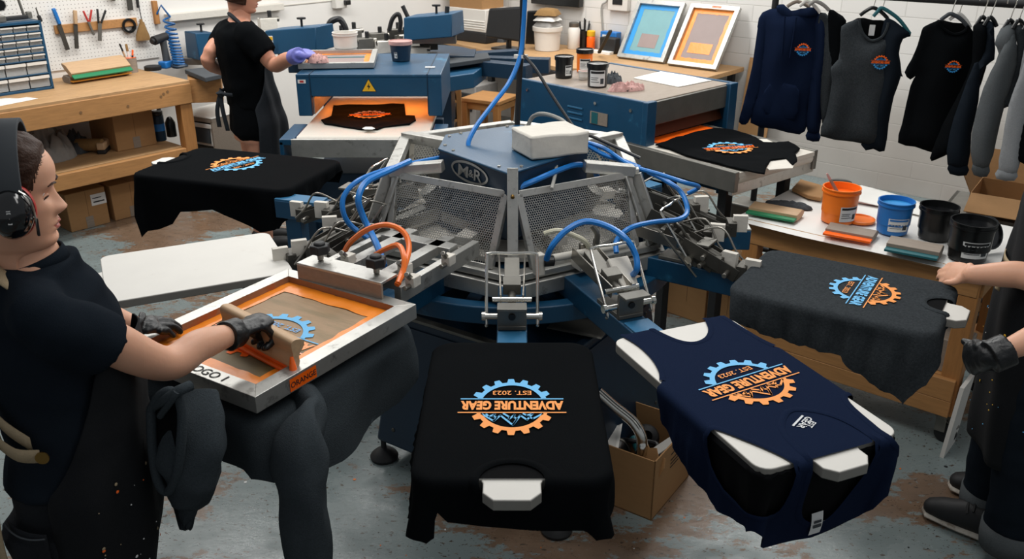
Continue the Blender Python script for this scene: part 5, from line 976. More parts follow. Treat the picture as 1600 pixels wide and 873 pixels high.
flat_tee('black t-shirt lying on the steel belt of the right dryer', .95, [c7(*q) for q in ((180, 258), (430, 170), (670, 118), (830, 130), (1020, 190), (1080, 235), (1180, 240), (1290, 228), (1385, 285), (1345, 325), (1362, 385), (1325, 425), (1270, 368), (1140, 385), (1105, 440), (1090, 500), (960, 470), (870, 455), (600, 385), (440, 345), (300, 285))], 'blackT', c7(800, 295), c7(930, 365), .098, ('inkO', 'inkO', 'inkB', 'orangehot', 'inkO', 'inkB'))
for px4, lab in ((((1030, 200), (1110, 200), (1190, 240), (1060, 240)), 'white card under the rear armhole of the shirt on the steel belt'), (((1110, 440), (1140, 385), (1260, 360), (1345, 400), (1325, 440), (1130, 455)), 'white card under the front armhole of the shirt on the steel belt')):
    b = B(); pts = [P(*c7(*q), .95) for q in px4]; b.prism([(p.x, p.y) for p in pts], .947, .951); b.obj('card_sheet', 'cloth', label=lab, cat='card', smooth=0)
def jar(label, px, m, lid, r, h, lab=(-130, -50, .15, .62)): return bucket(label, P(*px, 1.146), r, h, m, lid=lid, lab=lab, rim=False, name='ink_jar', taper=.97)
jar('black ink jar with a black lid, nearest the left edge of the right dryer', (881, 121), 'bplastic', 'bplastic', .046, .11, (-85, -40, .15, .62)); jar('orange ink jar with a black lid on the right dryer', (913, 112), 'orangep', 'bplastic', .043, .12); jar('clear jar of black ink with a large white label on the right dryer', (933, 135), 'bplastic', 'bplastic', .05, .115, (-140, -50, .08, .75))
bucket('small white pot with pink ink standing between the jars', P(912, 124, 1.146), .028, .045, 'wplastic', name='ink_pot', ink=('pink', .8)); lump('stained_rag', 'pink stained rag crumpled in front of the jars on the dryer', 'rag', T(P(978, 141, 1.146), R(15)), .19, .08, .045, 'pink', 3, .5, 24, 4.); lump('grey_glove', 'dark crumpled glove behind the pink rag on the dryer', 'glove', T(P(958, 128, 1.146), R(60)), .13, .08, .05, 'dgrey', 5, .5, 18, 3.)
b = B(); pts = [P(*q, 1.147) for q in ((990, 122), (1036, 111), (1112, 126), (1060, 136))]; b.prism([(p.x, p.y) for p in pts], 1.146, 1.149); pts = [P(*q, 1.15) for q in ((1000, 121), (1036, 112), (1108, 126), (1062, 133))]; b.prism([(p.x, p.y) for p in pts], 1.1495, 1.1505); b.obj('paper_stack', 'paper', label='white sheets of paper lying on the right dryer', cat='paper', smooth=0)
# ================================================================ desk along the right wall
DZ = .78; desk = thing('desk', 'long wooden desk with dark frame along the white block wall', 'desk', mtx=rf(1.4, -.4, 0)); dp = [(-.1, -.03), (-.1, -.5), (1.85, -1.0), (2.98, -.62), (2.98, -.03)]
b = B(RF); b.prism(dp, DZ - .035, DZ); b.obj('desk_top', 'woodtop', desk, bevel=.003); b = B(RF)
for i in (1, 2): b.beam((*dp[i], DZ - .08), (*dp[i + 1], DZ - .08), .04, .09)
b.obj('front_rail', 'brubber', desk, bevel=.002)
for x, y in ((-.05, -.42), (.85, -.68), (1.85, -.92), (2.9, -.58), (2.9, -.08), (-.05, -.08)): b = B(RF); b.box((x, y, (DZ - .035) / 2), (.05, .05, DZ - .035)); b.obj('leg', 'brubber', desk, bevel=.003)
def rp_(px, py, z=DZ): return RFi @ P(px, py, z)
for lab, b0, t0, mm, mi, inn, stk in (('blue inked screen leaning on the white wall', ((970, 90), (1035, 101)), (1.73, 2.2), 'meshteal', 'screenb', (-.0, -.085, .17, .12, 'meshgrey'), False), ('orange inked screen with a small orange sticker leaning on the wall', ((1045, 102), (1120, 112)), (2.26, 2.70), 'meshgrey', 'orange', (0, -.1, .2, .09, 'orange'), True)):
    a_, c_ = rp_(*b0[0]), rp_(*b0[1]); y = (a_.y + c_.y) / 2; screen_frame(lab, [RF @ V((a_.x, y, DZ)), RF @ V((c_.x, y, DZ)), RF @ V((t0[1], -.045, 1.22)), RF @ V((t0[0], -.045, 1.22))], mm, mi, .035, .035, inn, stk)
q = rp_(855, 78); tub = bucket('white plastic tub with cloths piled on its lid on the desk', RF @ V((q.x, q.y, DZ)), .12, .2, 'wplastic', lid='wplastic', name='plastic_tub', taper=.9)
for i, (m_, h, lab) in enumerate((('rag', .045, 'grey folded cloth lying directly on the white tub'), ('paper', .04, 'white folded cloth in the middle of the pile on the tub'), ('straw', .055, 'brown cloth crumpled on top of the pile on the tub'))):
    z = DZ + .206 + (0, .05, .095)[i]; b = B(RF @ T((q.x, q.y, z), R(10 * i))); n = 8
    b.grid(lambda u, v: V(((u - .5) * .2, (v - .5) * .17, h * (1 - (abs(u - .5) * 2) ** 6) * (1 - (abs(v - .5) * 2) ** 6) + .006 * noise.noise(V((u * 5, v * 5, i))))), 12, 12); b.grid(lambda u, v: V(((u - .5) * .2, (.5 - v) * .17, -.002)), 4, 4); b.obj('folded_cloth', m_, label=lab, cat='cloth', smooth=80)
q = rp_(896, 76); pot('white_bottle', 'white bottle with a grey lid beside the white tub on the desk', 'bottle', RF @ T((q.x, q.y, DZ)), [(.05, 0), (.055, .006), (.055, .17), (.04, .19)], 'wplastic', [('lid', [(.042, .19), (.045, .194), (.045, .225), (.036, .23)], 'galv')])
q = rp_(912, 74); pc_ = RF @ T((q.x, q.y, DZ)); pot('pen_cup', 'black pen cup packed with pens on the desk', 'cup', pc_, [(.05, 0), (.055, .0), (.055, .15), (.05, .15), (.048, .01)], 'bplastic')
for i in range(7): a_ = i * 1.1; b = B(); p0 = pc_ @ V((.02 * math.cos(a_), .02 * math.sin(a_), .02)); p1 = pc_ @ V((.05 * math.cos(a_), .05 * math.sin(a_), .21 + .02 * (i % 3))); b.cyl(p0, p1, .007, seg=7); b.obj('pen', 'brubber' if i % 3 else 'dgrey', label='dark pen standing in the black pen cup', cat='pen', group='pens in the black cup')
q = rp_(925, 76); pot('spray_bottle', 'orange bottle with a yellow cap beside the pen cup', 'bottle', RF @ T((q.x, q.y - .02, DZ)), [(.035, 0), (.038, .006), (.038, .1), (.03, .115)], 'orangehot', [('cap', [(.036, .112), (.037, .115), (.037, .155), (.03, .16)], 'yellow')])
q = rp_(945, 82); kc = thing('tool_case', 'blue and black case on the desk left of the blue screen', 'case', mtx=rf(q.x, q.y, DZ)); b = B(RF); b.box((q.x, q.y + .08, DZ + .085), (.17, .08, .17)); b.obj('blue_box', 'bluep', kc, bevel=.006); b = B(RF); b.box((q.x + .05, q.y + .0, DZ + .07), (.17, .08, .13)); b.obj('front_pouch', 'brubber', kc, bevel=.012); b = B(RF); b.box((q.x - .03, q.y + .038, DZ + .12), (.06, .003, .05)); b.obj('label_patch', 'label', kc, smooth=0)
b = B(); b.beam(P(936, 82, DZ + .03), PY(954, 48, 7.35), .028, .02); b.obj('squeeze_clamp', 'brubber', label='black clamp leaning against the blue and black case', cat='clamp', bevel=.005); b = B(RF); b.box((q.x - .0, q.y - .07, DZ + .012), (.24, .06, .024)); b.obj('paper_pad', 'paper', label='white pad lying in front of the blue and black case', cat='paper pad', bevel=.002)
# monitors, printer, bag
mo = thing('computer_monitor', 'large black monitor seen from behind on the desk', 'monitor', mtx=rf(.62, -.45, DZ)); b = B(); p = [PY(*q) for q in ((757, 58, 8.1), (815, 66, 7.9), (815, 10, 7.9), (763, 13, 8.1))]
def slab(b, c4, th, r=.0):
    n = (c4[1] - c4[0]).cross(c4[3] - c4[0]).normalized(); b.add(list(c4) + [q - n * th for q in c4], [(0, 1, 2, 3), (7, 6, 5, 4)] + [(i, 4 + i, 4 + (i + 1) % 4, (i + 1) % 4) for i in range(4)])
slab(b, p, .05); b.obj('housing', 'brubber', mo, bevel=.02, seg=3); b = B(RF); q = RFi @ ((p[0] + p[1]) / 2); b.box((q.x, q.y + .07, DZ + .01), (.25, .18, .02)); b.cyl((q.x, q.y + .08, DZ), (q.x, q.y + .08, q.z + .1), .025); b.obj('stand', 'bplastic', mo, bevel=.004)
mo2 = thing('computer_monitor', 'second black monitor right of the large one, behind the hanging lines', 'monitor', mtx=rf(.95, -.4, DZ)); b = B(); p = [PY(*q) for q in ((820, 70, 8.40), (868, 70, 8.28), (870, 17, 8.28), (823, 17, 8.40))]; slab(b, p, .06); b.obj('housing', 'bplastic', mo2, bevel=.012); b = B(RF); q = RFi @ ((p[0] + p[1]) / 2); b.box((q.x, q.y + .08, DZ + .01), (.22, .16, .02)); b.cyl((q.x, q.y + .09, DZ), (q.x, q.y + .09, q.z + .1), .025); b.obj('stand', 'bplastic', mo2, bevel=.004)
q = rp_(762, 62); lump('black_bag', 'low black cloth bag lying on the desk before the monitor', 'bag', rf(q.x, q.y + .02, DZ, R(-10)), .5, .22, .11, 'brubber', 4, .25, 20, 2.)
pr_ = thing('desktop_printer', 'beige desktop printer with a brown panel at the corner of the desk', 'printer', mtx=rf(.25, -.3, DZ)); b = B(RF); q = RFi @ PY(738, 40, 8.6); x_ = q.x; b.box((x_, -.3, DZ + .05), (.5, .36, .1)); b.obj('base', 'brubber', pr_, bevel=.01); b = B(RF); b.box((x_, -.3, DZ + .2), (.48, .34, .2))
for i in range(4): b.box((x_, -.475, DZ + .13 + .022 * i), (.46, .012, .012))
b.obj('louvred_body', 'wplastic', pr_, bevel=.012); b = B(RF); b.box((x_ - .03, -.3, DZ + .4), (.42, .3, .22)); b.obj('paper_tray', 'card', pr_, bevel=.006)
b = B(RF); q0, q1 = wallR(832, 5, .06), wallR(907, 10, .06); b.box(((q0.x + q1.x) / 2, -.05, q1.z + .13), (q1.x - q0.x, .07, .28)); b.obj('wall_screen', 'bplastic', label='black screen fixed on the white wall above the desk', cat='screen', bevel=.006)
wp = thing('wall_box', 'white wall box with a dark display above the blue screen', 'wall box', mtx=rf(1.6, -.02, 1.2)); q0, q1 = wallR(952, 14, .02), wallR(983, 18, .02); b = B(RF); b.box(((q0.x + q1.x) / 2, -.025, q0.z + .12), (q1.x - q0.x, .05, .25)); b.obj('case', 'wplastic', wp, bevel=.005); b = B(RF); b.box(((q0.x + q1.x) / 2, -.053, q0.z + .09), (.1, .006, .09)); b.obj('display', 'bplastic', wp, bevel=.002)
b = B(); q = wallR(948, 0, .02); b.M = RF; b.tube([(q.x + .02, -.02, 1.75), (q.x + .02, -.02, 1.25), (q.x - .05, -.02, 1.15), (q.x - .04, -.02, 1.0), (q.x - .02, -.02, .86)], .008, 8); b.obj('wall_cable', 'hoseG', label='grey cable running down the white wall beside the wall box', cat='cable')
# stool, little shelf and printer under the desk
sq_ = P(766, 150, .5); st = thing('wooden_stool', 'square wooden stool under the desk', 'stool', mtx=T((sq_.x, sq_.y, 0), RA + R(12))); mt = st.matrix_basis.copy(); b = B(mt); b.box((0, 0, .485), (.36, .36, .03)); b.obj('seat', 'wood', st, bevel=.004)
for x in (-.15, .15):
    for y in (-.15, .15): b = B(mt); b.box((x, y, .235), (.05, .05, .47)); b.obj('leg', 'woodv', st, bevel=.003)
b = B(mt)
for y in (-.15, .15): b.box((0, y, .44), (.3, .03, .06)); b.box((y, 0, .44), (.03, .3, .06))
b.obj('apron', 'wood', st, bevel=.003)
rk = thing('small_rack', 'narrow wooden rack of dark trays beside the stool', 'rack', mtx=T((-.56, 7.15, 0), R(8))); mt = rk.matrix_basis.copy()
for x in (-.12, .12): b = B(mt); b.box((x, 0, .33), (.04, .3, .66)); b.obj('side', 'woodv', rk, bevel=.004)
for i in range(4): b = B(mt); b.box((0, 0, .08 + .15 * i), (.2, .3, .02)); b.obj('shelf', 'wood', rk, bevel=.002); b = B(mt); b.box((0, -.02, .125 + .15 * i), (.18, .26, .05)); b.obj('tray', 'navyp', rk, bevel=.006)
b = B(T((-.36, 8.05, 0), RA)); b.box((0, 0, .25), (.36, .3, .5)); b.box((0, -.155, .35), (.28, .02, .16), k=1); b.obj('floor_printer', ['rag', 'brubber'], label='grey machine on the floor under the desk behind the stool', cat='machine', bevel=.015)
b = B(); mtc = [RF @ V(q) for q in ((3.02, -.16, 0), (3.27, -.16, 0), (3.27, -.03, .86), (3.02, -.03, .86))]; slab(b, mtc, .012); b.obj('cardboard_sheet', 'card', label='tall brown cardboard sheet leaning on the wall behind the right dryer', cat='cardboard', smooth=0)
# ================================================================ right work table (wheeled wooden cart) and what is on it
TZ = .76; tA, tB, tD = P(1160, 337, TZ), P(1545, 424, TZ), P(1244, 288, TZ); tx = tB - tA; TL = tx.length; TM = T((tA.x, tA.y, 0), math.atan2(tx.y, tx.x)); TMi = TM.inverted(); TW = (TMi @ tD).y; TA_ = math.atan2(tx.y, tx.x)
tb_ = thing('work_table', 'wooden wheeled work table covered in white paper, with ink buckets on top', 'table', mtx=TM @ T((TL / 2, TW / 2, 0)))
b = B(TM); b.box((TL / 2, TW / 2, TZ - .02), (TL + .01, TW + .01, .025)); b.obj('table_board', 'woodtop', tb_, bevel=.003)
b = B(TM)
for y in (.02, TW - .02): b.box((TL / 2, y, TZ - .075), (TL - .04, .03, .085))
for x in (.02, TL - .02): b.box((x, TW / 2, TZ - .075), (.03, TW - .04, .085))
b.obj('apron', 'wood', tb_, bevel=.003)
for x in (.045, TL - .05):
    for y in (.04, TW - .04):
        b = B(TM); b.box((x, y, (TZ - .035 + .13) / 2), (.07, .065, TZ - .035 - .13)); b.obj('leg', 'woodv', tb_, bevel=.004)
        cs = B(TM); cs.lathe([(.01, .11), (.03, .11), (.03, .132), (.01, .132)], 14, (x, y, 0)); cs.box((x - .0, y - .022, .085), (.04, .004, .07)); cs.box((x, y + .022, .085), (.04, .004, .07)); cs.beam((x + .01, y, .1), (x + .065, y - .01, .085), .03, .006); cr = cs.obj('caster', 'galv', tb_, bevel=.002)
        cs = B(TM); cs.lathe([(.01, -.014), (.036, -.014), (.042, -.010), (.042, .010), (.036, .014), (.01, .014)], 24, (x + .02, y, .042), axis=TM.to_3x3().inverted() @ TM.to_3x3() @ V((0, 1, 0))); cs.obj('wheel', 'brubber', cr)
SHZ = .30
b = B(TM); b.box((TL / 2, TW / 2, SHZ - .01), (TL - .06, TW - .02, .02)); b.obj('lower_shelf', 'wood', tb_, bevel=.002)
b = B(TM)
for y in (.0, TW): b.box((TL / 2, y, SHZ - .05), (TL - .05, .03, .09))
b.box((TL / 2, .0, .17), (TL - .05, .03, .07)); b.obj('shelf_rail', 'wood', tb_, bevel=.003)
def tp(px, py, z=TZ): return TMi @ P(px, py, z)
b = B(TM); rnd = random.Random(5); ol = [(-.02, -.03), (.3, -.045), (.62, -.03), (TL + .01, -.03), (TL + .02, TW * .6), (TL + .0, TW + .01), (TL * .5, TW + .02), (0, TW + .02)]
sheet(b, ol, lambda x, y: V((x, y, TZ - .004 + .0025 * noise.noise(V((x * 6, y * 6, 2))) - (.012 if y < -.02 else 0))), (), .04); b.obj('paper_cover', 'paperink', tb_, smooth=80)
q0 = tp(1330, 296); b = B(TM); ol = [(TMi @ P(*q, TZ + .004)) for q in ((1325, 298), (1345, 290), (1505, 338), (1490, 350), (1400, 328), (1335, 316))]; sheet(b, [(p.x, p.y) for p in ol], lambda x, y: V((x, y, TZ + .012 + .006 * math.sin(x * 9) * math.cos(y * 12))), (), .03); b.obj('loose_paper', 'paper', label='second curled white sheet lying behind the ink buckets', cat='paper', solid=.002)
def tbl(px, py): return P(px, py, TZ + .001)
bucket('orange ink bucket with a brush standing in it', tbl(1308, 345), .073, .15, 'orangep', lab=(-105, -40, .12, .55), ink=('orangehot', .8), handle=True, taper=.9)
p = tbl(1308, 345); o = thing('paint_brush', 'ink smeared brush standing up out of the orange bucket', 'brush', mtx=T(p + V((.01, 0, .10)))); p0, p1 = p + V((.0, .0, .10)), PY(1292, 271, p.y + .02); b = B(); b.cyl(p0, p0.lerp(p1, .75), .008, .006, 8); b.obj('handle', 'driftwood', o); b = B(); b.cyl(p0.lerp(p1, .75), p1, .006, .004, 8); b.obj('handle_tip', 'pink', o)
bucket('bright blue ink bucket between the orange and the black buckets', tbl(1393, 362), .067, .135, 'bluep', lab=(-130, -55, .15, .55), ink=('screenb', .84), taper=.88, labm='bluep')
bucket('black ink bucket without label, second from the right', tbl(1459, 371), .07, .135, 'bplastic', ink=('gloss', .8), taper=.86)
bk_ = bucket('black ink bucket with a white label, rightmost on the work table', tbl(1510, 403), .077, .15, 'bplastic', lab=(-135, -55, .15, .58), ink=('gloss', .86), taper=.86)
b = B(T(tbl(1536, 388) + V((0, 0, .062)), R(20), R(62))); b.lathe([(.001, .0), (.062, 0), (.066, .004), (.066, .016), (.06, .018), (.056, .008), (.001, .006)], 28, cap=False); b.obj('ink_cover', 'gloss', label='glossy black lid propped against the labelled black bucket', cat='lid')
b = B(T(tbl(1343, 345))); b.lathe([(.001, .0), (.058, 0), (.062, .004), (.062, .012), (.055, .013), (.05, .007), (.001, .006)], 28, cap=False); b.obj('ink_cover', 'orangep', label='orange bucket lid lying flat beside the orange bucket', cat='lid')
b = B(T(tbl(1347, 318) + V((0, 0, .004)), R(-25))); b.prism(spl2([(-.07, -.006), (-.02, -.007), (.02, -.012), (.07, -.014), (.075, 0), (.07, .014), (.02, .012), (-.02, .007), (-.07, .006)], 2, True), 0, .004); b.obj('ink_spatula', 'pink', label='flat pink orange spatula lying behind the orange bucket', cat='spatula', bevel=.001)
squeegee('squeegee with green blade at the left end of the work table', T(tbl(1206, 340) + V((0, 0, .001)), TA_ + R(6)), 'beech', 'green', .21, h=.028, d=.10)
squeegee('squeegee with orange blade in front of the orange lid', T(tbl(1325, 372), TA_ + R(6)), 'driftwood', 'orangehot', .185, h=.024, d=.10)
squeegee('squeegee with dark teal blade in front of the black bucket', T(tbl(1424, 399), TA_ + R(6)), 'driftwood', 'teal', .19, h=.032, d=.10)
lump('stained_cloth', 'flat dark grey cloth behind the green squeegee', 'cloth', T(tbl(1232, 322), TA_ + R(14)), .2, .07, .025, 'dgrey', 4, .4, 18, 3.)
q = [tbl(*k) for k in ((1237, 300), (1250, 286), (1292, 298), (1283, 316), (1262, 312))]; b = B(); b.prism([(p.x, p.y) for p in q], TZ + .004, TZ + .022); b.obj('cardboard_scrap', ['card'], label='torn brown cardboard scrap at the far left corner of the work table', cat='cardboard', bevel=.004)
q = tbl(1313, 290); b = B(T(q)); b.lathe([(.05, 0), (.055, .004), (.05, .02), (.03, .024)], 20); b.obj('dark_dish', 'bplastic', label='small black dish half hidden behind the orange bucket', cat='dish')
q = tbl(1489, 392); lump('ink_crust', 'small amber crust of dried ink between the two black buckets', 'ink', T(tbl(1484, 373)), .035, .025, .018, 'gold', 3, .5, 10, 4.)
# boxes on the lower shelf of the table
def tcarton(label, px, py, dx, dy, h, z=SHZ, **kw): q = TMi @ P(px, py, z); return carton(label, TM @ T((q.x, max(q.y, .03) + dy / 2, z)), dx, dy, h, **kw)
tcarton('brown box with a white printed label under the work table', 1262, 585, .26, .3, .25, lab=(.05, .17, .10, .09))
tcarton('plain brown box beside the labelled box under the work table', 1325, 602, .16, .3, .26)
w_ = tcarton('small white box with a blue tree picture under the work table', 1370, 622, .12, .12, .13, tape=False); wq = w_.matrix_basis.copy()
for c in w_.children:
    if c.name.startswith('carton'): c.data.materials[0] = M['label']
b = B(wq @ T((0, -.0615, .065)) @ Matrix.Rotation(R(90), 4, 'X')); b.box((0, -.03, 0), (.09, .025, .0012)); b.box((0, .0, 0), (.008, .06, .0012))
for i in range(6): b.box(((i % 2 - .5) * .035, .012 + .006 * i, 0), (.05, .010, .0012), Matrix.Rotation(R(20 if i % 2 else -20), 3, 'Z'))
b.obj('blue_picture', 'screenb', w_, smooth=0)
w2_ = tcarton('pale beige box at the right end of the shelf under the work table', 1430, 645, .11, .14, .14, tape=False)
for c in w2_.children:
    if c.name.startswith('carton'): c.data.materials[0] = M['driftwood']
b = B(TM); b.box((TL - .08, TW + .1, .34), (.02, .02, .5)); b = B(); slab(b, [P(1474, 716, 0), P(1492, 690, 0), P(1492, 690, 0) + V((.03, .02, .3)), P(1474, 716, 0) + V((.03, .02, .3))], .015); b.obj('white_board', 'wplastic', label='white edged board leaning against the right end of the work table', cat='board', smooth=0)
# boxes on the floor beyond the press
for i, (pl, pr, lab) in enumerate((((1041, 487), (1100, 508), 'left of two tall brown boxes on the floor between press and work table'), ((1101, 509), (1165, 530), 'right of two tall brown boxes on the floor between press and work table'))):
    a_, c_ = P(*pl, 0), P(*pr, 0); d = c_ - a_; an = math.atan2(d.y, d.x); carton(lab, T((a_ + c_) / 2, an) @ T((0, .13, 0)), d.length * .98, .26, .36, tape=False)
# grey bin behind the arm
b = B(); q = P(1160, 450, 0); b.M = T(q + V((.02, .12, 0)), TA_); b.loft([(0, 0, 0), (0, 0, .02), (0, 0, .45), (0, 0, .47)], [(.09, .08), (.1, .09), (.12, .11), (.125, .115)], 4, up=(1, 1, 0)); b.obj('grey_bin', 'galv', label='grey plastic bin beside the left leg of the work table', cat='bin', bevel=.012)
# open cardboard box on a cabinet at the far right
kq = P(1532, 345, .6); kA = TA_; km = T((kq.x + .28, kq.y + .12, 0), kA + R(4))
kb = thing('paper_cabinet', 'pale cabinet with grey shelves beyond the work table at the right edge', 'cabinet', mtx=km); b = B(km); b.box((0, 0, .59), (.7, .4, .02)); b.box((0, .19, .3), (.7, .02, .58))
for x in (-.34, .34): b.box((x, 0, .3), (.02, .4, .6))
b.obj('carcass', 'galv', kb, bevel=.003)
for i in range(4): b = B(km); b.box((0, -.01, .1 + .13 * i), (.66, .36, .015)); b.obj('shelf', 'galv', kb); b = B(km); b.box((-.05, -.03, .13 + .13 * i), (.5, .3, .04)); b.obj('paper_ream', 'paper' if i > 1 else 'card', kb, bevel=.003)
ob = thing('cardboard_box', 'open cardboard box with raised flaps on the pale cabinet at the right edge', 'box', mtx=km @ T((-.02, 0, .6)))
def open_box(o, mt, dx, dy, dz, flaps=(), th=.005):
    b = B(mt); b.box((0, 0, th / 2), (dx, dy, th), k=1)
    for s in (-1, 1): b.box((s * (dx - th) / 2, 0, dz / 2), (th, dy, dz)); b.box((0, s * (dy - th) / 2, dz / 2), (dx, th, dz))
    b.obj('carton', ['card', 'carddk'], o, smooth=0)
    for side, ang, ln in flaps:
        b = B(mt); a_ = R(ang); s = {'l': (-1, 0), 'r': (1, 0), 'f': (0, -1), 'k': (0, 1)}[side]; w = (dy if s[0] else dx) * .98
        p0 = V((s[0] * dx / 2, s[1] * dy / 2, dz)); p1 = p0 + V((s[0] * ln * math.cos(a_), s[1] * ln * math.cos(a_), ln * math.sin(a_))); b.beam(p0, p1, w, th * .8, (s[0] * -math.sin(a_), s[1] * -math.sin(a_), math.cos(a_))); b.obj('flap', 'card', o, smooth=0)
open_box(ob, km @ T((-.02, 0, .6)), .44, .32, .1, (('l', 62, .16), ('f', -25, .14), ('k', 70, .15), ('r', 30, .16)))
# ================================================================ open box of tools on the floor in front
tn, tl2 = P(1024, 721, .24), P(949, 694, .24); ex = tl2 - tn; ed = ex.length; dirx = ex.normalized(); diry = V((-dirx.y, dirx.x, 0)); diry = diry if diry.y > 0 else -diry; bx_c = tn + dirx * .15 + diry * .15
bm_ = T((bx_c.x, bx_c.y, 0), math.atan2(dirx.y, dirx.x) + math.pi); fb_ = thing('cardboard_box', 'open cardboard box of old tools and tubes on the floor beside the front platen', 'box', mtx=bm_)
open_box(fb_, bm_, .31, .32, .245)
mk = bm_ @ T((.1562, 0, .13), R(90)) @ Matrix.Rotation(R(90), 4, 'X'); b = B(); 
for x0, y0, x1, y1 in ((-.03, .07, .02, .07), (-.03, .045, .06, .045), (-.03, .03, .06, .03), (-.03, .015, .04, .015), (-.01, .085, .0, .12), (-.005, .10, .015, .085), (.0, .12, .02, .10)): b.add([mk @ V(p) for p in ((x0, y0, 0), (x1, y1, 0), (x1, y1 + .005, 0), (x0, y0 + .005, 0))], [(0, 1, 2, 3)])
b.obj('printed_marks', 'ink', fb_, smooth=0)
def inb(x, y, z): return bm_ @ V((x, y, z))
b = B(); b.tube([PY(934, 612, 2.72), PY(960, 635, 2.7), PY(985, 655, 2.68), PY(998, 672, 2.66), PY(1003, 690, 2.65), PY(1000, 712, 2.64), inb(.0, -.05, .05)], .02, 14); b.obj('chrome_pipe', 'chrome', label='bent chrome pipe sticking out of the open floor box', cat='pipe')
b = B(); b.beam(PY(938, 600, 2.95), PY(962, 576, 3.05), .06, .04); b.beam(PY(938, 600, 2.95), PY(938, 640, 2.9), .05, .035); b.obj('steel_channel', 'galv', label='grey steel channel standing behind the open floor box', cat='steel bar', bevel=.003)
b = B(bm_ @ T((-.06, -.02, .13), R(20), R(70))); b.lathe([(.03, -.06), (.045, -.05), (.045, .03), (.03, .05), (.03, .07)], 20); b.lathe([(.046, -.01), (.05, -.005), (.05, .005), (.046, .01)], 20, k=1); b.obj('black_motor', ['bplastic', 'dsteel'], label='round black motor lying in the open floor box', cat='motor')
b = B(bm_ @ T((.0, .09, .15), R(30), R(50))); b.lathe([(.001, 0), (.045, .0), (.05, .02), (.04, .05), (.02, .06)], 20, cap=False); b.obj('black_cup', 'brubber', label='small black rubber cup at the back of the open floor box', cat='cup')
b = B(); b.tube([inb(-.1, .1, .1), inb(-.02, .0, .18), inb(.06, .06, .16), inb(.1, -.06, .14), inb(.0, -.1, .12), inb(-.1, -.04, .1)], .009, 8); b.obj('black_cable', 'hoseK', label='loop of black cable lying in the open floor box', cat='cable')
b = B(bm_ @ T((-.09, -.07, .2), R(15), R(20), R(-20))); b.grid(lambda u, v: V(((u - .5) * .12, (v - .5) * .13, .012 * math.sin(u * 6) * v)), 8, 8); b.obj('paper_scrap', 'paper', label='crumpled white paper at the left wall of the open floor box', cat='paper', solid=.002)
b = B(bm_ @ T((.09, .03, .17), R(-35), R(35), R(15))); b.box((0, 0, 0), (.035, .26, .012)); b.obj('white_strip', 'wplastic', label='white plastic strip leaning in the open floor box', cat='strip', bevel=.002)
b = B(bm_ @ T((.05, -.03, .14), R(50), R(20))); b.cyl((0, -.1, 0), (0, .1, 0), .016); b.obj('green_tube', 'teal', label='dark green tube lying in the open floor box', cat='tube')
b = B(bm_ @ T((.115, -.09, .2), R(-20), R(70))); b.prism(spl2([(-.05, -.04), (.05, -.04), (.05, .03), (.02, .02), (.0, .045), (-.03, .03), (-.05, .04)], 2, True), 0, .004); b.obj('cardboard_piece', 'card', label='torn cardboard piece at the near wall of the open floor box', cat='cardboard', smooth=0)
# ================================================================ garment rack
rk0, rk1 = V((1.34, 4.70, 0)), V((2.80, 3.575, 0)); RZ = 1.585; rd = (rk1 - rk0).normalized()
rack = thing('garment_rack', 'black pipe garment rack along the white wall', 'clothes rack', mtx=T((rk0 + rk1) / 2, math.atan2(rd.y, rd.x))); b = B(); b.cyl(rk0 + V((0, 0, RZ)) - rd * .05, rk1 + V((0, 0, RZ)), .019, seg=16); b.obj('rail', 'brubber', rack)
for p in (rk0, rk1): b = B(); b.cyl(p, p + V((0, 0, RZ)), .017); b.obj('post', 'brubber', rack); b = B(); n_ = V((-rd.y, rd.x, 0)); b.cyl(p + n_ * .3 + V((0, 0, .03)), p - n_ * .2 + V((0, 0, .03)), .017); b.obj('foot', 'brubber', rack)
b = B(); b.cyl(rk0 + V((0, 0, .2)), rk1 + V((0, 0, .2)), .015); b.obj('lower_rail', 'brubber', rack)
class Gar:
    """garment hanging in an upright plane through rail point p0 with horizontal direction e; outlines come as points of that plane"""
    def __init__(s, tt, yaw, off=0.):
        s.p0 = rk0 + rd * tt; s.e = V((math.cos(R(yaw)), math.sin(R(yaw)), 0)); s.n = V((s.e.y, -s.e.x, 0)); s.p0 = s.p0 + s.n * off
    def uv(s, px, py): q = onplane(px, py, s.p0, s.n) - s.p0; return (q.dot(s.e), q.z)
    def pt(s, u, z, d=0.): return s.p0 + s.e * u + V((0, 0, z)) + s.n * d
def edge_d(p, poly):
    m = 9.
    for i in range(len(poly)):
        a, c = V(poly[i]), V(poly[(i + 1) % len(poly)]); d = c - a; L = d.length_squared; t = max(0, min(1, (V(p) - a).dot(d) / L)) if L else 0; m = min(m, (V(p) - a - d * t).length)
    return m
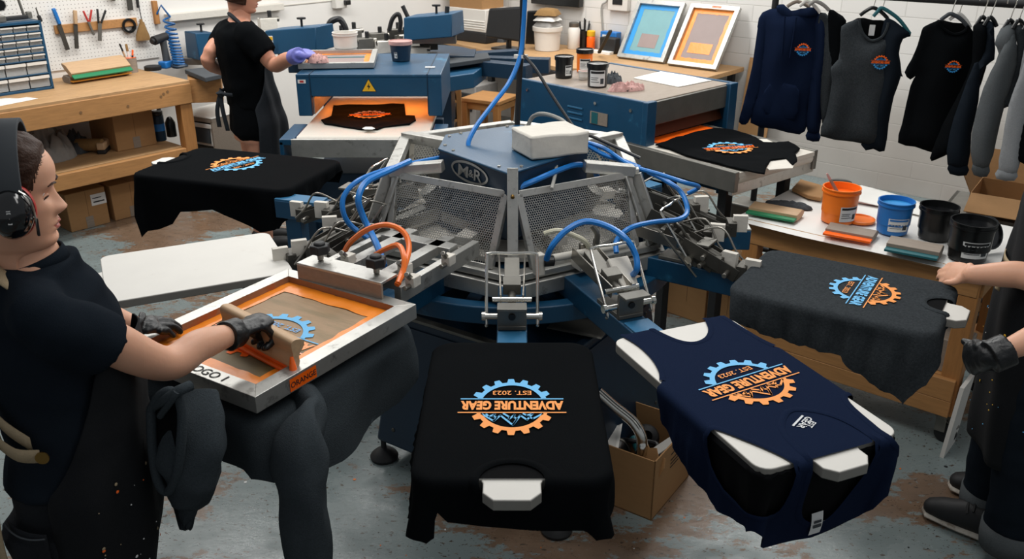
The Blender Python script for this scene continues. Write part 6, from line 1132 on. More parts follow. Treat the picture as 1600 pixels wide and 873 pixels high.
def puff(b, g, poly, th=.05, seed=0., folds=.012, fr=26., holes=(), step=.022, d0=0., k=None, up=2):
    """closed soft body over an outline: bulged front and back, vertical folds on the front"""
    poly = spl2(poly, up, True) if up else poly; vs, fs = fill2d(poly, holes, step); m = len(vs); F, Bk = [], []
    for p in vs:
        e = min(edge_d(p, poly), *[edge_d(p, h) for h in holes]) if holes else edge_d(p, poly); h = th * min(1, e / .07) ** .5
        fo = folds * (math.sin(p[0] * fr + seed + 1.5 * noise.noise(V((p[0] * 3, p[1] * 2, seed)))) + noise.noise(V((p[0] * 9, p[1] * 5, seed)))) * min(1, e / .03)
        F.append(g.pt(p[0], p[1], d0 + h * .5 + fo)); Bk.append(g.pt(p[0], p[1], d0 - h * .5))
    b.add(F + Bk, [tuple(f) for f in fs] + [tuple(m + i for i in reversed(f)) for f in fs], k)
    cnt = {}
    for f in fs:
        for i in range(len(f)): e_ = (f[i], f[(i + 1) % len(f)]); cnt[e_] = 1
    n0 = len(b.v) - 2 * m; side = [(a, c) for (a, c) in cnt if (c, a) not in cnt]
    b.f += [[n0 + c, n0 + a, n0 + m + a, n0 + m + c] for a, c in side]; b.mi += [b.k if k is None else k] * len(side); return b
def c6(x, y): return (1140 + x / 3.117, y / 3.117)
def hanger(g, top, l, r, m, label, bar=None):
    o = thing('hanger', label, 'hanger', mtx=T(g.pt(*g.uv(*top)))); u, z = g.uv(*top); b = B(); b.tube([g.pt(u, z), g.pt(u + .004, z + .03), g.pt(u + .012, RZ - .0 + .028, 0), g.pt(u - .004, RZ + .045), g.pt(u - .022, RZ + .03), g.pt(u - .024, RZ + .01)], .0025, 6); b.obj('hook', 'chrome', o)
    b = B(); ul, ur = g.uv(*l), g.uv(*r); b.tube([g.pt(*ul), g.pt((ul[0] * .55 + u * .45), (ul[1] * .4 + z * .6)), g.pt(u, z), g.pt((ur[0] * .55 + u * .45), (ur[1] * .4 + z * .6)), g.pt(*ur)], [.009] * 25, 8); b.obj('arms', m, o); return o
def garment(name, label, g, outline, fab, cat, th=.06, seed=0., holes=(), folds=.017, d0=0.):
    o = thing(name, label, cat, mtx=T(g.pt(*g.uv(*c6(*outline[0]))))); b = B(); puff(b, g, [g.uv(*c6(*q)) for q in outline], th, seed, folds, holes=[[g.uv(*c6(*q)) for q in h] for h in holes], d0=d0); b.obj('body', fab, o, smooth=80); return o
def gpart(o, name, g, outline, fab, th=.05, seed=0., d0=0., folds=.012, **kw): b = B(); puff(b, g, [g.uv(*c6(*q)) for q in outline], th, seed, folds, d0=d0); return b.obj(name, fab, o, smooth=80, **kw)
def gemblem(o, g, px, py, r, cols, d): u, z = g.uv(*c6(px, py)); return put_emblem(o, lambda x, y: g.pt(u + x * r, z + y * r, d), cols)
def curve_part(o, name, g, pts, r, m, d): b = B(); b.tube([g.pt(*g.uv(*c6(*q)), d) for q in pts], r, 6); return b.obj(name, m, o)
GC = ('orangehot', 'orangehot', 'screenb', 'orangehot', 'inkB', 'screenb')
# navy hoodie
g1 = Gar(.06, -14, .0); h = garment('hoodie', 'navy hoodie with a small gear emblem, leftmost on the rack', g1, [(160, 60), (235, 40), (300, 55), (400, 45), (445, 75), (470, 120), (440, 330), (385, 520), (378, 610), (340, 655), (220, 628), (102, 598), (120, 450), (150, 250), (135, 130)], 'navyT', 'hoodie', .09, 1.)
gpart(h, 'sleeve', g1, [(165, 65), (140, 110), (110, 320), (60, 530), (45, 592), (78, 605), (105, 565), (150, 430), (175, 250), (185, 120)], 'navyT', .06, 2., .01); gpart(h, 'sleeve', g1, [(440, 70), (475, 120), (482, 300), (455, 480), (436, 640), (380, 640), (376, 560), (395, 380), (410, 220), (415, 110)], 'navyT', .07, 3., .02)
gpart(h, 'cuff', g1, [(378, 635), (436, 640), (434, 684), (374, 676)], 'navyT', .045, 1., .02); gpart(h, 'hood', g1, [(228, 28), (262, 18), (300, 50), (345, 40), (430, 32), (436, 60), (400, 82), (340, 92), (296, 100), (262, 88), (236, 60)], 'navyT', .10, 4., .02); gpart(h, 'pocket', g1, [(195, 398), (320, 408), (335, 470), (315, 570), (175, 545), (160, 480)], 'navyT', .02, 5., .05, .004)
curve_part(h, 'drawcord', g1, [(268, 70), (262, 130), (252, 250)], .004, 'navyT', .075); curve_part(h, 'drawcord', g1, [(322, 75), (308, 160), (290, 270)], .004, 'navyT', .075); gemblem(h, g1, 353, 230, .031, GC, .082); hanger(g1, c6(330, 8), c6(280, 32), c6(390, 36), 'driftwood', 'pale wooden hanger inside the navy hoodie')
# two dark shirts behind it
g2 = Gar(.20, -14, -.02); h = garment('sweatshirt', 'dark grey sweatshirt directly behind the navy hoodie', g2, [(440, 60), (495, 90), (522, 160), (528, 320), (510, 440), (488, 560), (450, 600), (440, 400), (430, 180)], 'charT', 'sweatshirt', .07, 4.); hanger(g2, c6(378, 6), c6(340, 30), c6(440, 60), 'wplastic', 'white hanger behind the navy hoodie')
g3 = Gar(.30, -14, -.03); h = garment('t_shirt', 'black shirt showing only a shoulder behind the dark grey sweatshirt', g3, [(485, 45), (530, 65), (568, 100), (560, 180), (545, 300), (520, 400), (490, 300), (480, 120)], 'blackT', 't-shirt', .06, 5.); hanger(g3, c6(420, 6), c6(385, 25), c6(485, 50), 'rag', 'grey hanger of the black shirt behind the sweatshirt')
# charcoal sleeveless shirt
g4 = Gar(.48, -14, .02); nk4 = [(632, 120), (650, 165), (690, 188), (735, 172), (762, 125), (720, 95), (670, 92)]
h = garment('sleeveless_shirt', 'charcoal sleeveless shirt with a small gear emblem on a black hanger', g4, [(545, 128), (600, 100), (628, 88), (632, 120), (648, 165), (690, 195), (738, 178), (765, 125), (775, 105), (838, 148), (830, 185), (806, 260), (812, 320), (836, 368), (808, 420), (772, 560), (742, 690), (720, 712), (600, 690), (442, 662), (470, 560), (498, 400), (492, 330), (530, 288), (540, 200)], 'charT', 'sleeveless shirt', .07, 6.)
gpart(h, 'back_panel', g4, [(625, 90), (700, 100), (770, 105), (765, 150), (700, 205), (640, 180)], 'inner', .01, 1., -.02, .0); curve_part(h, 'neck_rib', g4, [(630, 92), (635, 130), (655, 172), (692, 195), (738, 178), (762, 140), (770, 108)], .007, 'charT', .02)
b = B(); u, z = g4.uv(*c6(694, 148)); b.M = basis(g4.e, (0, 0, 1), g4.n, g4.pt(u, z, -.008)); b.box((0, .0, 0), (.026, .05, .002)); b.obj('neck_label', 'label', h, smooth=0); gemblem(h, g4, 726, 292, .033, GC, .071); gpart(h, 'armhole_edge', g4, [(836, 150), (846, 156), (838, 190), (815, 262), (820, 318), (842, 366), (836, 372), (806, 320), (800, 260)], 'charT', .02, 1., .0, .0); hanger(g4, c6(700, 38), c6(635, 75), c6(770, 90), 'bplastic', 'black hanger of the charcoal sleeveless shirt')
g5 = Gar(.60, -14, -.02); h = garment('sleeveless_shirt', 'dark navy sleeveless shirt hidden behind the charcoal one', g5, [(770, 85), (840, 130), (878, 150), (880, 178), (845, 190), (825, 260), (838, 360), (800, 470), (775, 600), (755, 735), (700, 725), (640, 705), (700, 400), (740, 150)], 'blackN', 'sleeveless shirt', .06, 7.); hanger(g5, c6(745, 40), c6(700, 80), c6(878, 165), 'teal', 'dark hanger of the navy sleeveless shirt')
# black t-shirt
g6 = Gar(.86, -14, .02)
h = garment('t_shirt', 'black t-shirt with a small gear emblem hanging on the rack', g6, [(950, 128), (1000, 105), (1022, 98), (1040, 135), (1088, 160), (1140, 145), (1156, 120), (1190, 160), (1200, 240), (1180, 380), (1150, 460), (1150, 620), (1120, 748), (1060, 738), (985, 742), (905, 715), (820, 695), (840, 600), (880, 420), (905, 370), (880, 388), (852, 352), (885, 290), (915, 220), (935, 150)], 'blackT', 't-shirt', .07, 8.)
gpart(h, 'back_panel', g6, [(1018, 98), (1090, 112), (1160, 120), (1140, 160), (1090, 180), (1035, 150)], 'inner', .01, 1., -.02, .0); curve_part(h, 'neck_rib', g6, [(1020, 100), (1036, 135), (1088, 164), (1140, 150), (1158, 122)], .007, 'blackT', .02); b = B(); u, z = g6.uv(*c6(1062, 163)); b.M = basis(g6.e, (0, 0, 1), g6.n, g6.pt(u, z, .0)); b.box((0, 0, 0), (.02, .02, .002)); b.obj('neck_label', 'label', h, smooth=0); gemblem(h, g6, 1074, 312, .027, GC, .071); hanger(g6, c6(1080, 68), c6(1028, 98), c6(1160, 130), 'dgrey', 'grey hanger of the black t-shirt with the emblem')
hanger(Gar(.93, -14, -.02), c6(1118, 68), c6(1070, 95), c6(1172, 135), 'wplastic', 'white hanger just behind the black t-shirt')
# side-on garments to the right
def sideon(tt, name, label, body, fab, cat, seed, slv=None, cuff=None, top=None, hl=None, yaw=-10):
    g = Gar(tt, yaw, 0.); h = garment(name, label, g, body, fab, cat, .09, seed, folds=.02)
    if slv: gpart(h, 'sleeve', g, slv, fab, .08, seed + 1, .04, .012)
    if cuff: gpart(h, 'cuff', g, cuff, fab, .06, seed + 2, .04, .006)
    if top: hanger(g, c6(*top), c6(top[0] - 30, top[1] + 40), c6(top[0] + 30, top[1] + 45), 'bplastic', hl)
sideon(1.08, 'sweatshirt', 'black sweatshirt turned side-on just right of the black t-shirt', [(1185, 130), (1222, 105), (1250, 112), (1268, 170), (1250, 330), (1200, 480), (1165, 620), (1160, 745), (1090, 740), (1010, 775), (975, 770), (1040, 600), (1120, 450), (1180, 300)], 'blackT', 'sweatshirt', 11, None, None, (1232, 82), 'black hanger of the side-on black sweatshirt')
sideon(1.14, 'sweatshirt', 'black sweatshirt with a long hanging sleeve, second side-on garment', [(1248, 110), (1284, 112), (1290, 180), (1290, 290), (1240, 330), (1180, 520), (1160, 640), (1130, 560), (1180, 380), (1240, 240)], 'blackN', 'sweatshirt', 13, [(1205, 330), (1180, 300), (1110, 480), (1060, 640), (1050, 790), (1148, 795), (1165, 640), (1200, 480)], [(1056, 785), (1146, 790), (1142, 842), (1062, 836)], (1270, 84), 'black hanger of the long-sleeved black sweatshirt')
sideon(1.32, 'hoodie', 'dark grey heather hoodie turned side-on on the rack', [(1290, 215), (1320, 140), (1362, 112), (1395, 135), (1398, 200), (1380, 430), (1335, 530), (1300, 680), (1270, 790), (1240, 640), (1260, 420), (1310, 260)], 'greyT', 'hoodie', 15, [(1372, 160), (1340, 180), (1290, 280), (1222, 420), (1166, 640), (1172, 792), (1250, 800), (1275, 690), (1320, 520), (1385, 300)], [(1172, 785), (1252, 795), (1240, 848), (1176, 840)], (1366, 98), 'black hanger of the dark grey side-on hoodie')
sideon(1.38, 'hoodie', 'charcoal hoodie squeezed between the dark and the light grey ones', [(1392, 140), (1415, 118), (1440, 150), (1445, 300), (1400, 420), (1375, 520), (1330, 530), (1290, 700), (1260, 800), (1290, 560), (1370, 330), (1400, 220)], 'charT', 'hoodie', 17, None, None, (1410, 98), 'black hanger of the charcoal hoodie at the right')
sideon(1.48, 'sweatshirt', 'light grey heather sweatshirt with hanging cuffs near the right edge', [(1450, 180), (1480, 170), (1500, 260), (1490, 500), (1450, 640), (1420, 760), (1340, 740), (1400, 420), (1430, 260)], 'lgreyT', 'sweatshirt', 19, [(1440, 240), (1400, 350), (1345, 500), (1312, 690), (1296, 820), (1385, 830), (1410, 700), (1450, 480), (1470, 300)], [(1292, 812), (1384, 822), (1372, 868), (1286, 858)], (1462, 105), 'black hanger of the light grey sweatshirt')
sideon(1.60, 'sweatshirt', 'black sweatshirt cut by the right edge of the picture', [(1470, 250), (1520, 200), (1600, 220), (1600, 760), (1500, 800), (1400, 780), (1430, 600), (1460, 420)], 'blackT', 'sweatshirt', 21)
# ================================================================ people
def remeshed(b, voxel, it=6, sm=.5):
    """voxel-fused, smoothed mesh data (verts, faces) of the lofts collected in b"""
    o = b.obj('tmp_body', 'skin', None, smooth=0, origin=(0, 0, 0)); md = o.modifiers.new('r', 'REMESH'); md.mode = 'VOXEL'; md.voxel_size = voxel
    s = o.modifiers.new('s', 'SMOOTH'); s.iterations = it; s.factor = sm
    dg = bpy.context.evaluated_depsgraph_get(); me = bpy.data.meshes.new_from_object(o.evaluated_get(dg)); r = ([v.co.copy() for v in me.vertices], [list(p.vertices) for p in me.polygons])
    m = o.data; bpy.data.objects.remove(o); bpy.data.meshes.remove(m); bpy.data.meshes.remove(me); return r
def limb(b, pts, rad, seg=18, up=(0, 0, 1), n=5, balls=True):
    """tapering limb with round ends; rad entries r or (ra, rb)"""
    pts = [V(p) for p in pts]; rad = [(r, r) if not isinstance(r, (tuple, list)) else r for r in rad]; sp = spline(pts, n); rr = []
    for i in range(len(sp)):
        t = i / n; j = min(int(t), len(rad) - 2); f = t - j; f = f * f * (3 - 2 * f); rr.append((rad[j][0] * (1 - f) + rad[j + 1][0] * f, rad[j][1] * (1 - f) + rad[j + 1][1] * f))
    if balls:
        for e in (0, 1):
            d = (sp[0] - sp[1]).normalized() if e == 0 else (sp[-1] - sp[-2]).normalized(); p, r = (sp[0], rr[0]) if e == 0 else (sp[-1], rr[-1]); m = min(r)
            add = [(p + d * (m * math.sin(a)), (r[0] * math.cos(a), r[1] * math.cos(a))) for a in (R(30), R(60), R(80))]
            for q, k in add:
                if e == 0: sp.insert(0, q); rr.insert(0, k)
                else: sp.append(q); rr.append(k)
    return b.loft(sp, rr, seg, up=up)
def hand(b, W, K, A, n, curls, th=None, s=1., r=.0088, spread=.0):
    """palm from wrist W to knuckle line K, A = index-to-little direction, n = palm side; curls = bend (deg) per finger joint"""
    W, K, A, n = V(W), V(K), V(A).normalized(), V(n).normalized(); D = (K - W).normalized(); A = (A - D * A.dot(D)).normalized(); n = D.cross(A); n = n if n.dot(V(curls[1])) > 0 else -n
    L = (K - W).length; limb(b, [W, W + D * L * .35, W + D * L * .75, K], [(.024 * s, .019 * s), (.031 * s, .016 * s), (.037 * s, .0135 * s), (.036 * s, .011 * s)], 18, up=n, n=4)
    for i, (ln, cu) in enumerate(zip((.072, .080, .075, .058), curls[0])):
        p = K + A * ((i - 1.5) * .0195 * s) - D * (.006 if i in (1, 2) else .012); d = (D + A * ((i - 1.5) * spread)).normalized(); pts = [p - d * .012]; ax = d.cross(n); rr = [r * s * 1.05]
        for k, (f, c) in enumerate(zip((.46, .30, .24), cu)):
            d = Matrix.Rotation(R(c), 3, ax) @ d; pts.append(pts[-1] + d * (ln * f * s + (.012 if k == 0 else 0))); rr.append(r * s * (1, .93, .85)[k] * (.94 if i == 3 else 1))
        limb(b, pts, rr, 10, up=n, n=4)
    if th:
        t0 = W + D * L * .30 - A * .022 * s; p1, p2 = V(th[0]), V(th[1]); limb(b, [t0, t0.lerp(p1, .55) - A * .004, p1, p2], [.0145 * s, .0125 * s, .0105 * s, .009 * s], 10, up=n, n=4)
HROWS = [(-.150, .012, -.058, .050), (-.128, .020, -.060, .050), (-.114, .060, -.062, .052), (-.106, .080, -.065, .056), (-.094, .088, -.068, .060), (-.078, .085, -.073, .065), (-.060, .087, -.078, .069), (-.044, .087, -.083, .072), (-.022, .086, -.09, .075), (0, .083, -.097, .076), (.016, .084, -.1, .076), (.034, .091, -.103, .077), (.06, .091, -.105, .078), (.082, .080, -.1, .074), (.100, .060, -.084, .062), (.113, .034, -.058, .042), (.120, .010, -.03, .016)]
def hrow(z):
    R_ = HROWS
    for i in range(len(R_) - 1):
        if R_[i][0] <= z <= R_[i + 1][0]:
            f = (z - R_[i][0]) / (R_[i + 1][0] - R_[i][0]); p0 = R_[max(i - 1, 0)]; p1, p2 = R_[i], R_[i + 1]; p3 = R_[min(i + 2, len(R_) - 1)]
            return [.5 * ((2 * p1[k]) + (p2[k] - p0[k]) * f + (2 * p0[k] - 5 * p1[k] + 4 * p2[k] - p3[k]) * f * f + (3 * p1[k] - p0[k] - 3 * p2[k] + p3[k]) * f ** 3) for k in (1, 2, 3)]
    return R_[-1][1:]
def G(x, m, s): return math.exp(-((x - m) / s) ** 2)
def hsurf(z, ph, off=0.):
    """point of the head: z height, ph angle from the face direction"""
    f, bk, w = hrow(z); c, s = math.cos(ph), math.sin(ph); x = (f if c > 0 else -bk) * (abs(c) ** .86) * (1 if c > 0 else -1); y = w * (abs(s) ** .92) * (1 if s > 0 else -1)
    if c > 0 and off <= 0:
        ns = max(0, 1 - abs((z + .026) / .03)) if z < -.026 else max(0, (.022 - z) / .048)
        tip = .025 * (ns ** 1.1 if z > -.026 else max(0, 1 - ((-.026 - z) / .016)) ** .6) if -.043 < z < .022 else 0
        x += tip * G(y, 0, .0105 + .007 * G(z, -.03, .014)); x += .009 * G(z, -.03, .012) * (G(y, .014, .008) + G(y, -.014, .008)) * .8
        x += .0075 * G(z, -.0565, .0055) * G(y, 0, .021) + .0075 * G(z, -.0695, .006) * G(y, 0, .019) - .003 * G(z, -.063, .0028) * G(y, 0, .024) - .004 * G(z, -.081, .006) * G(y, 0, .02)
        for e in (-1, 1): x += -.0085 * G(z, .006, .013) * G(y, e * .031, .017) + .004 * G(z, .026, .008) * G(y, e * .03, .02) + .0035 * G(z, -.018, .014) * G(y, e * .04, .018)
    l = math.hypot(x, y) or 1; return V((x + x / l * off, y + y / l * off, z + (off * max(0, (z - .06) / .06) if off > 0 else 0)))
def head_mesh(mt):
    nz, na = 84, 80; vs = []; fs = []; mi = []; zs = [-.150 + .270 * (i / nz) for i in range(nz + 1)]
    for z in zs:
        for j in range(na):
            t = j / na * 2 - 1; ph = math.pi * (abs(t) ** 1.35) * (1 if t > 0 else -1); vs.append(mt @ hsurf(z, ph))
    for i in range(nz):
        for j in range(na):
            fs.append((i * na + j, i * na + (j + 1) % na, (i + 1) * na + (j + 1) % na, (i + 1) * na + j)); z = zs[i] + .0016; t = (j + .5) / na * 2 - 1; y = abs(hsurf(z, math.pi * abs(t) ** 1.35).y)
            mi.append(1 if abs(z + .063) < .0115 * (1 - (y / .026) ** 2) and y < .026 and abs(t) < .5 else 0)
    vs.append(mt @ V((0, 0, .121))); n = len(vs) - 1; fs += [(nz * na + j, nz * na + (j + 1) % na, n) for j in range(na)]; mi += [0] * na
    for e in (-1, 1):      # ears
        k = len(vs); q = B(mt); q.loft([(-.012, e * .072, -.035), (-.006, e * .079, -.02), (-.008, e * .083, .0), (-.016, e * .084, .018), (-.024, e * .078, .024)], [(.006, .008), (.007, .013), (.008, .017), (.008, .016), (.005, .008)], 10, up=(1, 0, 0)); vs += q.v; fs += [[a + k for a in f] for f in q.f]; mi += [0] * len(q.f)
    return vs, fs, mi
def hair_cap(b, mt, line, off=.008, strand=.0022, zmin=-.12):
    nz, na = 60, 120; idx = {}; vs = []
    for i in range(nz + 1):
        z = zmin + (.1205 - zmin) * i / nz
        for j in range(na):
            ph = 2 * math.pi * j / na - math.pi; p = hsurf(z, ph, off + strand * math.sin(z * 260 + 5 * math.sin(ph * 2)) * .5 + strand * noise.noise(V((z * 60, ph * 2.5, 3)))); q = hsurf(z, ph)
            e = line(z) - q.x
            if e > -.012: idx[i, j] = len(vs); k = max(0, min(1, (e + .004) / .012)); vs.append(mt @ (q.lerp(p, k) if k < 1 else p))
    fs = [(idx[i, j], idx[i, (j + 1) % na], idx[i + 1, (j + 1) % na], idx[i + 1, j]) for i in range(nz) for j in range(na) if all(t in idx for t in ((i, j), (i, (j + 1) % na), (i + 1, (j + 1) % na), (i + 1, j)))]
    top = [idx[nz, j] for j in range(na) if (nz, j) in idx]; vs.append(mt @ V((0, 0, .1215 + off))); fs += [(top[j], top[(j + 1) % len(top)], len(vs) - 1) for j in range(len(top))]
    b.add(vs, fs)
def lerp_tab(tab, x):
    for (a, *p), (c, *q) in zip(tab, tab[1:]):
        if a <= x <= c: f = (x - a) / (c - a); f = f * f * (3 - 2 * f); return [u * (1 - f) + v * f for u, v in zip(p, q)]
    return list(tab[0][1:]) if x < tab[0][0] else list(tab[-1][1:])
def torso(b, tab, fwd, off=0., n=26, z0=None, z1=None):
    """stack of elliptic sections; tab rows: z, cx, cy, half depth, half width"""
    z0 = z0 if z0 is not None else tab[0][0]; z1 = z1 if z1 is not None else tab[-1][0]; zs = [z0 + (z1 - z0) * i / n for i in range(n + 1)]; f = V(fwd); sd = V((-f.y, f.x, 0)); seg = 36; vs = []
    for z in zs:
        cx, cy, d, w = lerp_tab(tab, z)
        for j in range(seg):
            a = 2 * math.pi * j / seg; c, s = math.cos(a), math.sin(a); vs.append(V((cx, cy, z)) + f * ((d + off) * abs(c) ** .85 * (1 if c > 0 else -1)) + sd * ((w + off) * abs(s) ** .85 * (1 if s > 0 else -1)))
    fs = [(i * seg + j, i * seg + (j + 1) % seg, (i + 1) * seg + (j + 1) % seg, (i + 1) * seg + j) for i in range(n) for j in range(seg)] + [list(range(seg))[::-1], [n * seg + j for j in range(seg)]]
    b.add(vs, fs)
def wrinkle(vs, amp, sc, seed, mask=None):
    return [p + V((noise.noise(p * sc + V((seed, 0, 0))), noise.noise(p * sc + V((0, seed, 0))), noise.noise(p * sc + V((0, 0, seed))))) * amp * (mask(p) if mask else 1) + V((0, 0, 0)) for p in vs]
def cloth_obj(name, b, mats, parent, voxel=.008, amp=.006, sc=9., seed=1., it=8, label=None, cut=None):
    vs, fs = remeshed(b, voxel, it); vs = wrinkle(vs, amp, sc, seed); vs = wrinkle(vs, amp * .4, sc * 2.6, seed + 3)
    if cut: fs = [f for f in fs if not cut(sum((vs[i] for i in f), V()) / len(f))]
    q = B(); q.add(vs, fs); return q.obj(name, mats, parent, smooth=80, label=label)
def person(label, loc): return thing('person', label, 'person', loc)
def body_obj(b, parent, heads=None, voxel=.0055, mats=('skin', 'lip')):
    vs, fs = remeshed(b, voxel, 4); q = B(); q.add(vs, fs, 0)
    if heads: n = len(q.v); q.v += heads[0]; q.f += [[i + n for i in f] for f in heads[1]]; q.mi += heads[2]
    return q.obj('body', list(mats), parent, smooth=60)
def apron_sheet(name, tab, fwd, parent, m, z0, z1, half, off=.022, folds=.006, seed=0., top_gap=0.):
    """apron front wrapped round the torso: half = half angle (deg) as function of z"""
    f = V(fwd); sd = V((-f.y, f.x, 0)); b = B()
    def g(u, v):
        z = z0 + (z1 - z0) * v; cx, cy, d, w = lerp_tab(tab, max(z, tab[0][0])); h = R(half(z)); a = (u * 2 - 1) * h; c, s = math.cos(a), math.sin(a); o = off + folds * math.sin(a * 7 + seed + z * 3) * (1.6 - v) + folds * 1.4 * noise.noise(V((a * 2, z * 5, seed))) + top_gap * max(0, (v - .75) / .25) * (c if c > 0 else 0)
        return V((cx, cy, z)) + f * ((d + o) * abs(c) ** .85 * (1 if c > 0 else -1)) + sd * ((w + o) * abs(s) ** .85 * (1 if s > 0 else -1))
    b.grid(g, 40, 44); return b.obj(name, m, parent, smooth=80, solid=.003), g
# ---------------------------------------------------------------- worker at the screen (left foreground)
wo = person('woman in a black t-shirt and apron with ear defenders, pulling a squeegee over the screen', (-.95, 1.62, 0)); FW = V((math.cos(R(8)), math.sin(R(8)), 0))
ww = [(.0, -.99, 1.62, .10, .16), (.50, -.98, 1.61, .12, .17), (.74, -.935, 1.61, .122, .172), (.88, -.93, 1.61, .125, .174), (1.00, -.92, 1.61, .112, .150), (1.08, -.925, 1.62, .116, .148), (1.19, -.935, 1.62, .115, .150), (1.265, -.945, 1.625, .095, .140), (1.325, -.95, 1.635, .062, .085), (1.37, -.95, 1.645, .052, .056)]
shR, shL = V((-.865, 1.475, 1.285)), V((-.97, 1.77, 1.185)); elR = PY(258, 568, 1.64); wrR = P(372, 518, 1.082); wrL = P(221, 510, 1.03)
HM = T((-.962, 1.63, 1.482), R(21)) @ Matrix.Rotation(R(6), 4, 'Y') @ Matrix.Diagonal((.86, .92, .94, 1))
b = B(); torso(b, [r for r in ww if r[0] >= .8], FW, -.018, 24, .84, 1.365); limb(b, [(-.95, 1.645, 1.29), (-.962, 1.64, 1.37), (-.972, 1.63, 1.44)], [.066, .053, .054], n=3)
limb(b, [shR, shR.lerp(elR, .5) + V((.0, -.01, .012)), elR, elR.lerp(wrR, .45) + V((0, 0, .008)), elR.lerp(wrR, .93)], [.05, .046, .0375, .036, .024], n=6)
elL = V((-1.0, 1.95, 1.07)); limb(b, [shL, elL, elL.lerp(wrL, .93)], [.048, .038, .022], n=6)
for s in (-1, 1): limb(b, [(-.945, 1.61 + s * .08, .80), (-.97, 1.61 + s * .09, .48), (-1.0, 1.61 + s * .09, .08)], [.072, .054, .04], n=5)
for s in (-1, 1): limb(b, [(-1.02, 1.61 + s * .09, .05), (-.86, 1.61 + s * .1, .04)], [.04, .035], n=3)
body_obj(b, wo, head_mesh(HM))
b = B(); hair_cap(b, HM, lambda z: .066 if z > .085 else .03 + (z - .0) * .42 if z > .0 else -.012 + (z) * .5 if z > -.06 else -.05, .009); b.loft([HM @ V((-.095, 0, .03)), HM @ V((-.125, 0, .02)), HM @ V((-.15, 0, .0)), HM @ V((-.155, 0, -.05)), HM @ V((-.14, 0, -.11))], [.03, .04, .036, .03, .012], 16); b.obj('hair', 'hair', wo, smooth=80)
def fpt(y, z, off=0.):
    lo, hi = 0., math.pi / 2
    for _ in range(30):
        m = (lo + hi) / 2
        if hsurf(z, m).y < abs(y): lo = m
        else: hi = m
    p = hsurf(z, lo if y > 0 else -lo); return V((p.x + off, p.y, p.z))
def face_bits(H, par, hair='hair'):
    for s in (-1, 1):
        b = B(H); b.loft([fpt(s * y, z, .0015) for y, z in ((.014, .026), (.022, .0305), (.034, .0315), (.044, .027))], [(.001, .002), (.002, .0042), (.002, .0036), (.0008, .0012)], 8, up=(1, 0, 0)); b.obj('eyebrow', hair, par)
        c = fpt(s * .031, .004, -.0085); b = B(H); b.lathe([(max(.0001, .0112 * math.cos(R(a))), .0112 * math.sin(R(a))) for a in range(-90, 91, 15)], 16, tuple(c)); e = b.obj('eye', 'eye', par)
        b = B(H); b.lathe([(.0001, .0116), (.0052, .0106)], 12, tuple(c), axis=(.9, s * .08, -.4), cap=False); b.obj('iris', 'iris', e)
        b = B(H); b.loft([fpt(s * y, z, o) for y, z, o in ((.019, .0035, .0), (.026, .0065, .0022), (.035, .0065, .0022), (.043, .002, 0))], [(.001, .001), (.0028, .0048), (.0028, .0046), (.001, .001)], 10, up=(1, 0, 0)); b.obj('eyelid', 'skin', par)
        b = B(H); b.loft([fpt(s * y, z, o) for y, z, o in ((.020, .0015, .0008), (.027, .0022, .0040), (.035, .0018, .0040), (.044, -.001, .0012))], [(.0006, .0008), (.0014, .0016), (.0014, .0016), (.0006, .0006)], 8, up=(1, 0, 0)); b.obj('eyelashes', hair, par)
face_bits(HM, wo)
b = B(); torso(b, ww, FW, .012, 30, .90, 1.345); uR = (elR - shR).normalized()
limb(b, [V((-.925, 1.56, 1.30)), shR + V((0, 0, .0)), shR.lerp(elR, .25) + V((0, 0, -.004)), shR.lerp(elR, .47) + V((0, 0, -.006))], [.05, .060, .066, .066], n=5, balls=False); limb(b, [V((-.96, 1.70, 1.22)), shL, shL.lerp(elL, .55)], [.048, .054, .054], n=5, balls=False)
cloth_obj('t_shirt', b, 'blackN', wo, .008, .009, 8., 2.)
b = B(HM); b.loft([HM.inverted() @ V((-.952, 1.645, 1.325)), HM.inverted() @ V((-.957, 1.643, 1.350))], [(.064, .072), (.060, .066)], 24, up=(1, 0, 0), cap=False); b.obj('collar', 'blackN', wo, solid=.004)
b = B(); torso(b, ww, FW, .006, 16, .70, .96)
for s in (-1, 1): limb(b, [(-.95, 1.61 + s * .082, .82), (-.955, 1.61 + s * .088, .62), (-.97, 1.61 + s * .09, .45), (-.99, 1.61 + s * .09, .1)], [(.105, .125), (.092, .105), (.075, .08), (.065, .07)], n=5, balls=False)
cloth_obj('jeans', b, 'denim', wo, .009, .006, 10., 4.)
def outside(p, tab, fwd, off): return p
b = B(); pk = [V((-.985 + .0, 1.61 - .178, .85))]; 
def hip(u, z, o=.02): cx, cy, d, w = lerp_tab(ww, z); a = R(-90 + u); f = FW; sd = V((-f.y, f.x, 0)); return V((cx, cy, z)) + f * ((d + o) * math.sin(R(u)) ) + sd * (-(w + o) * math.cos(R(u)))
b.grid(lambda u, v: hip(-46 + 40 * u, .70 + .15 * v - .012 * (1 - v) * (1 - abs(u - .5) * 2), .030), 8, 8); b.obj('back_pocket', 'denim', wo, solid=.003); b = B(); b.tube([hip(-46 + 40 * t / 6, .846 - .006 * math.sin(t / 6 * math.pi), .036) for t in range(7)], .0018, 5); b.obj('pocket_seam', 'dgrey', wo)
ap, apg = apron_sheet('apron', ww, FW, wo, 'apron', .42, 1.165, lambda z: 92 if z < .92 else 92 - (z - .92) / .27 * 56, .02, .005, 1., .018)
rnd = random.Random(21); b = B()
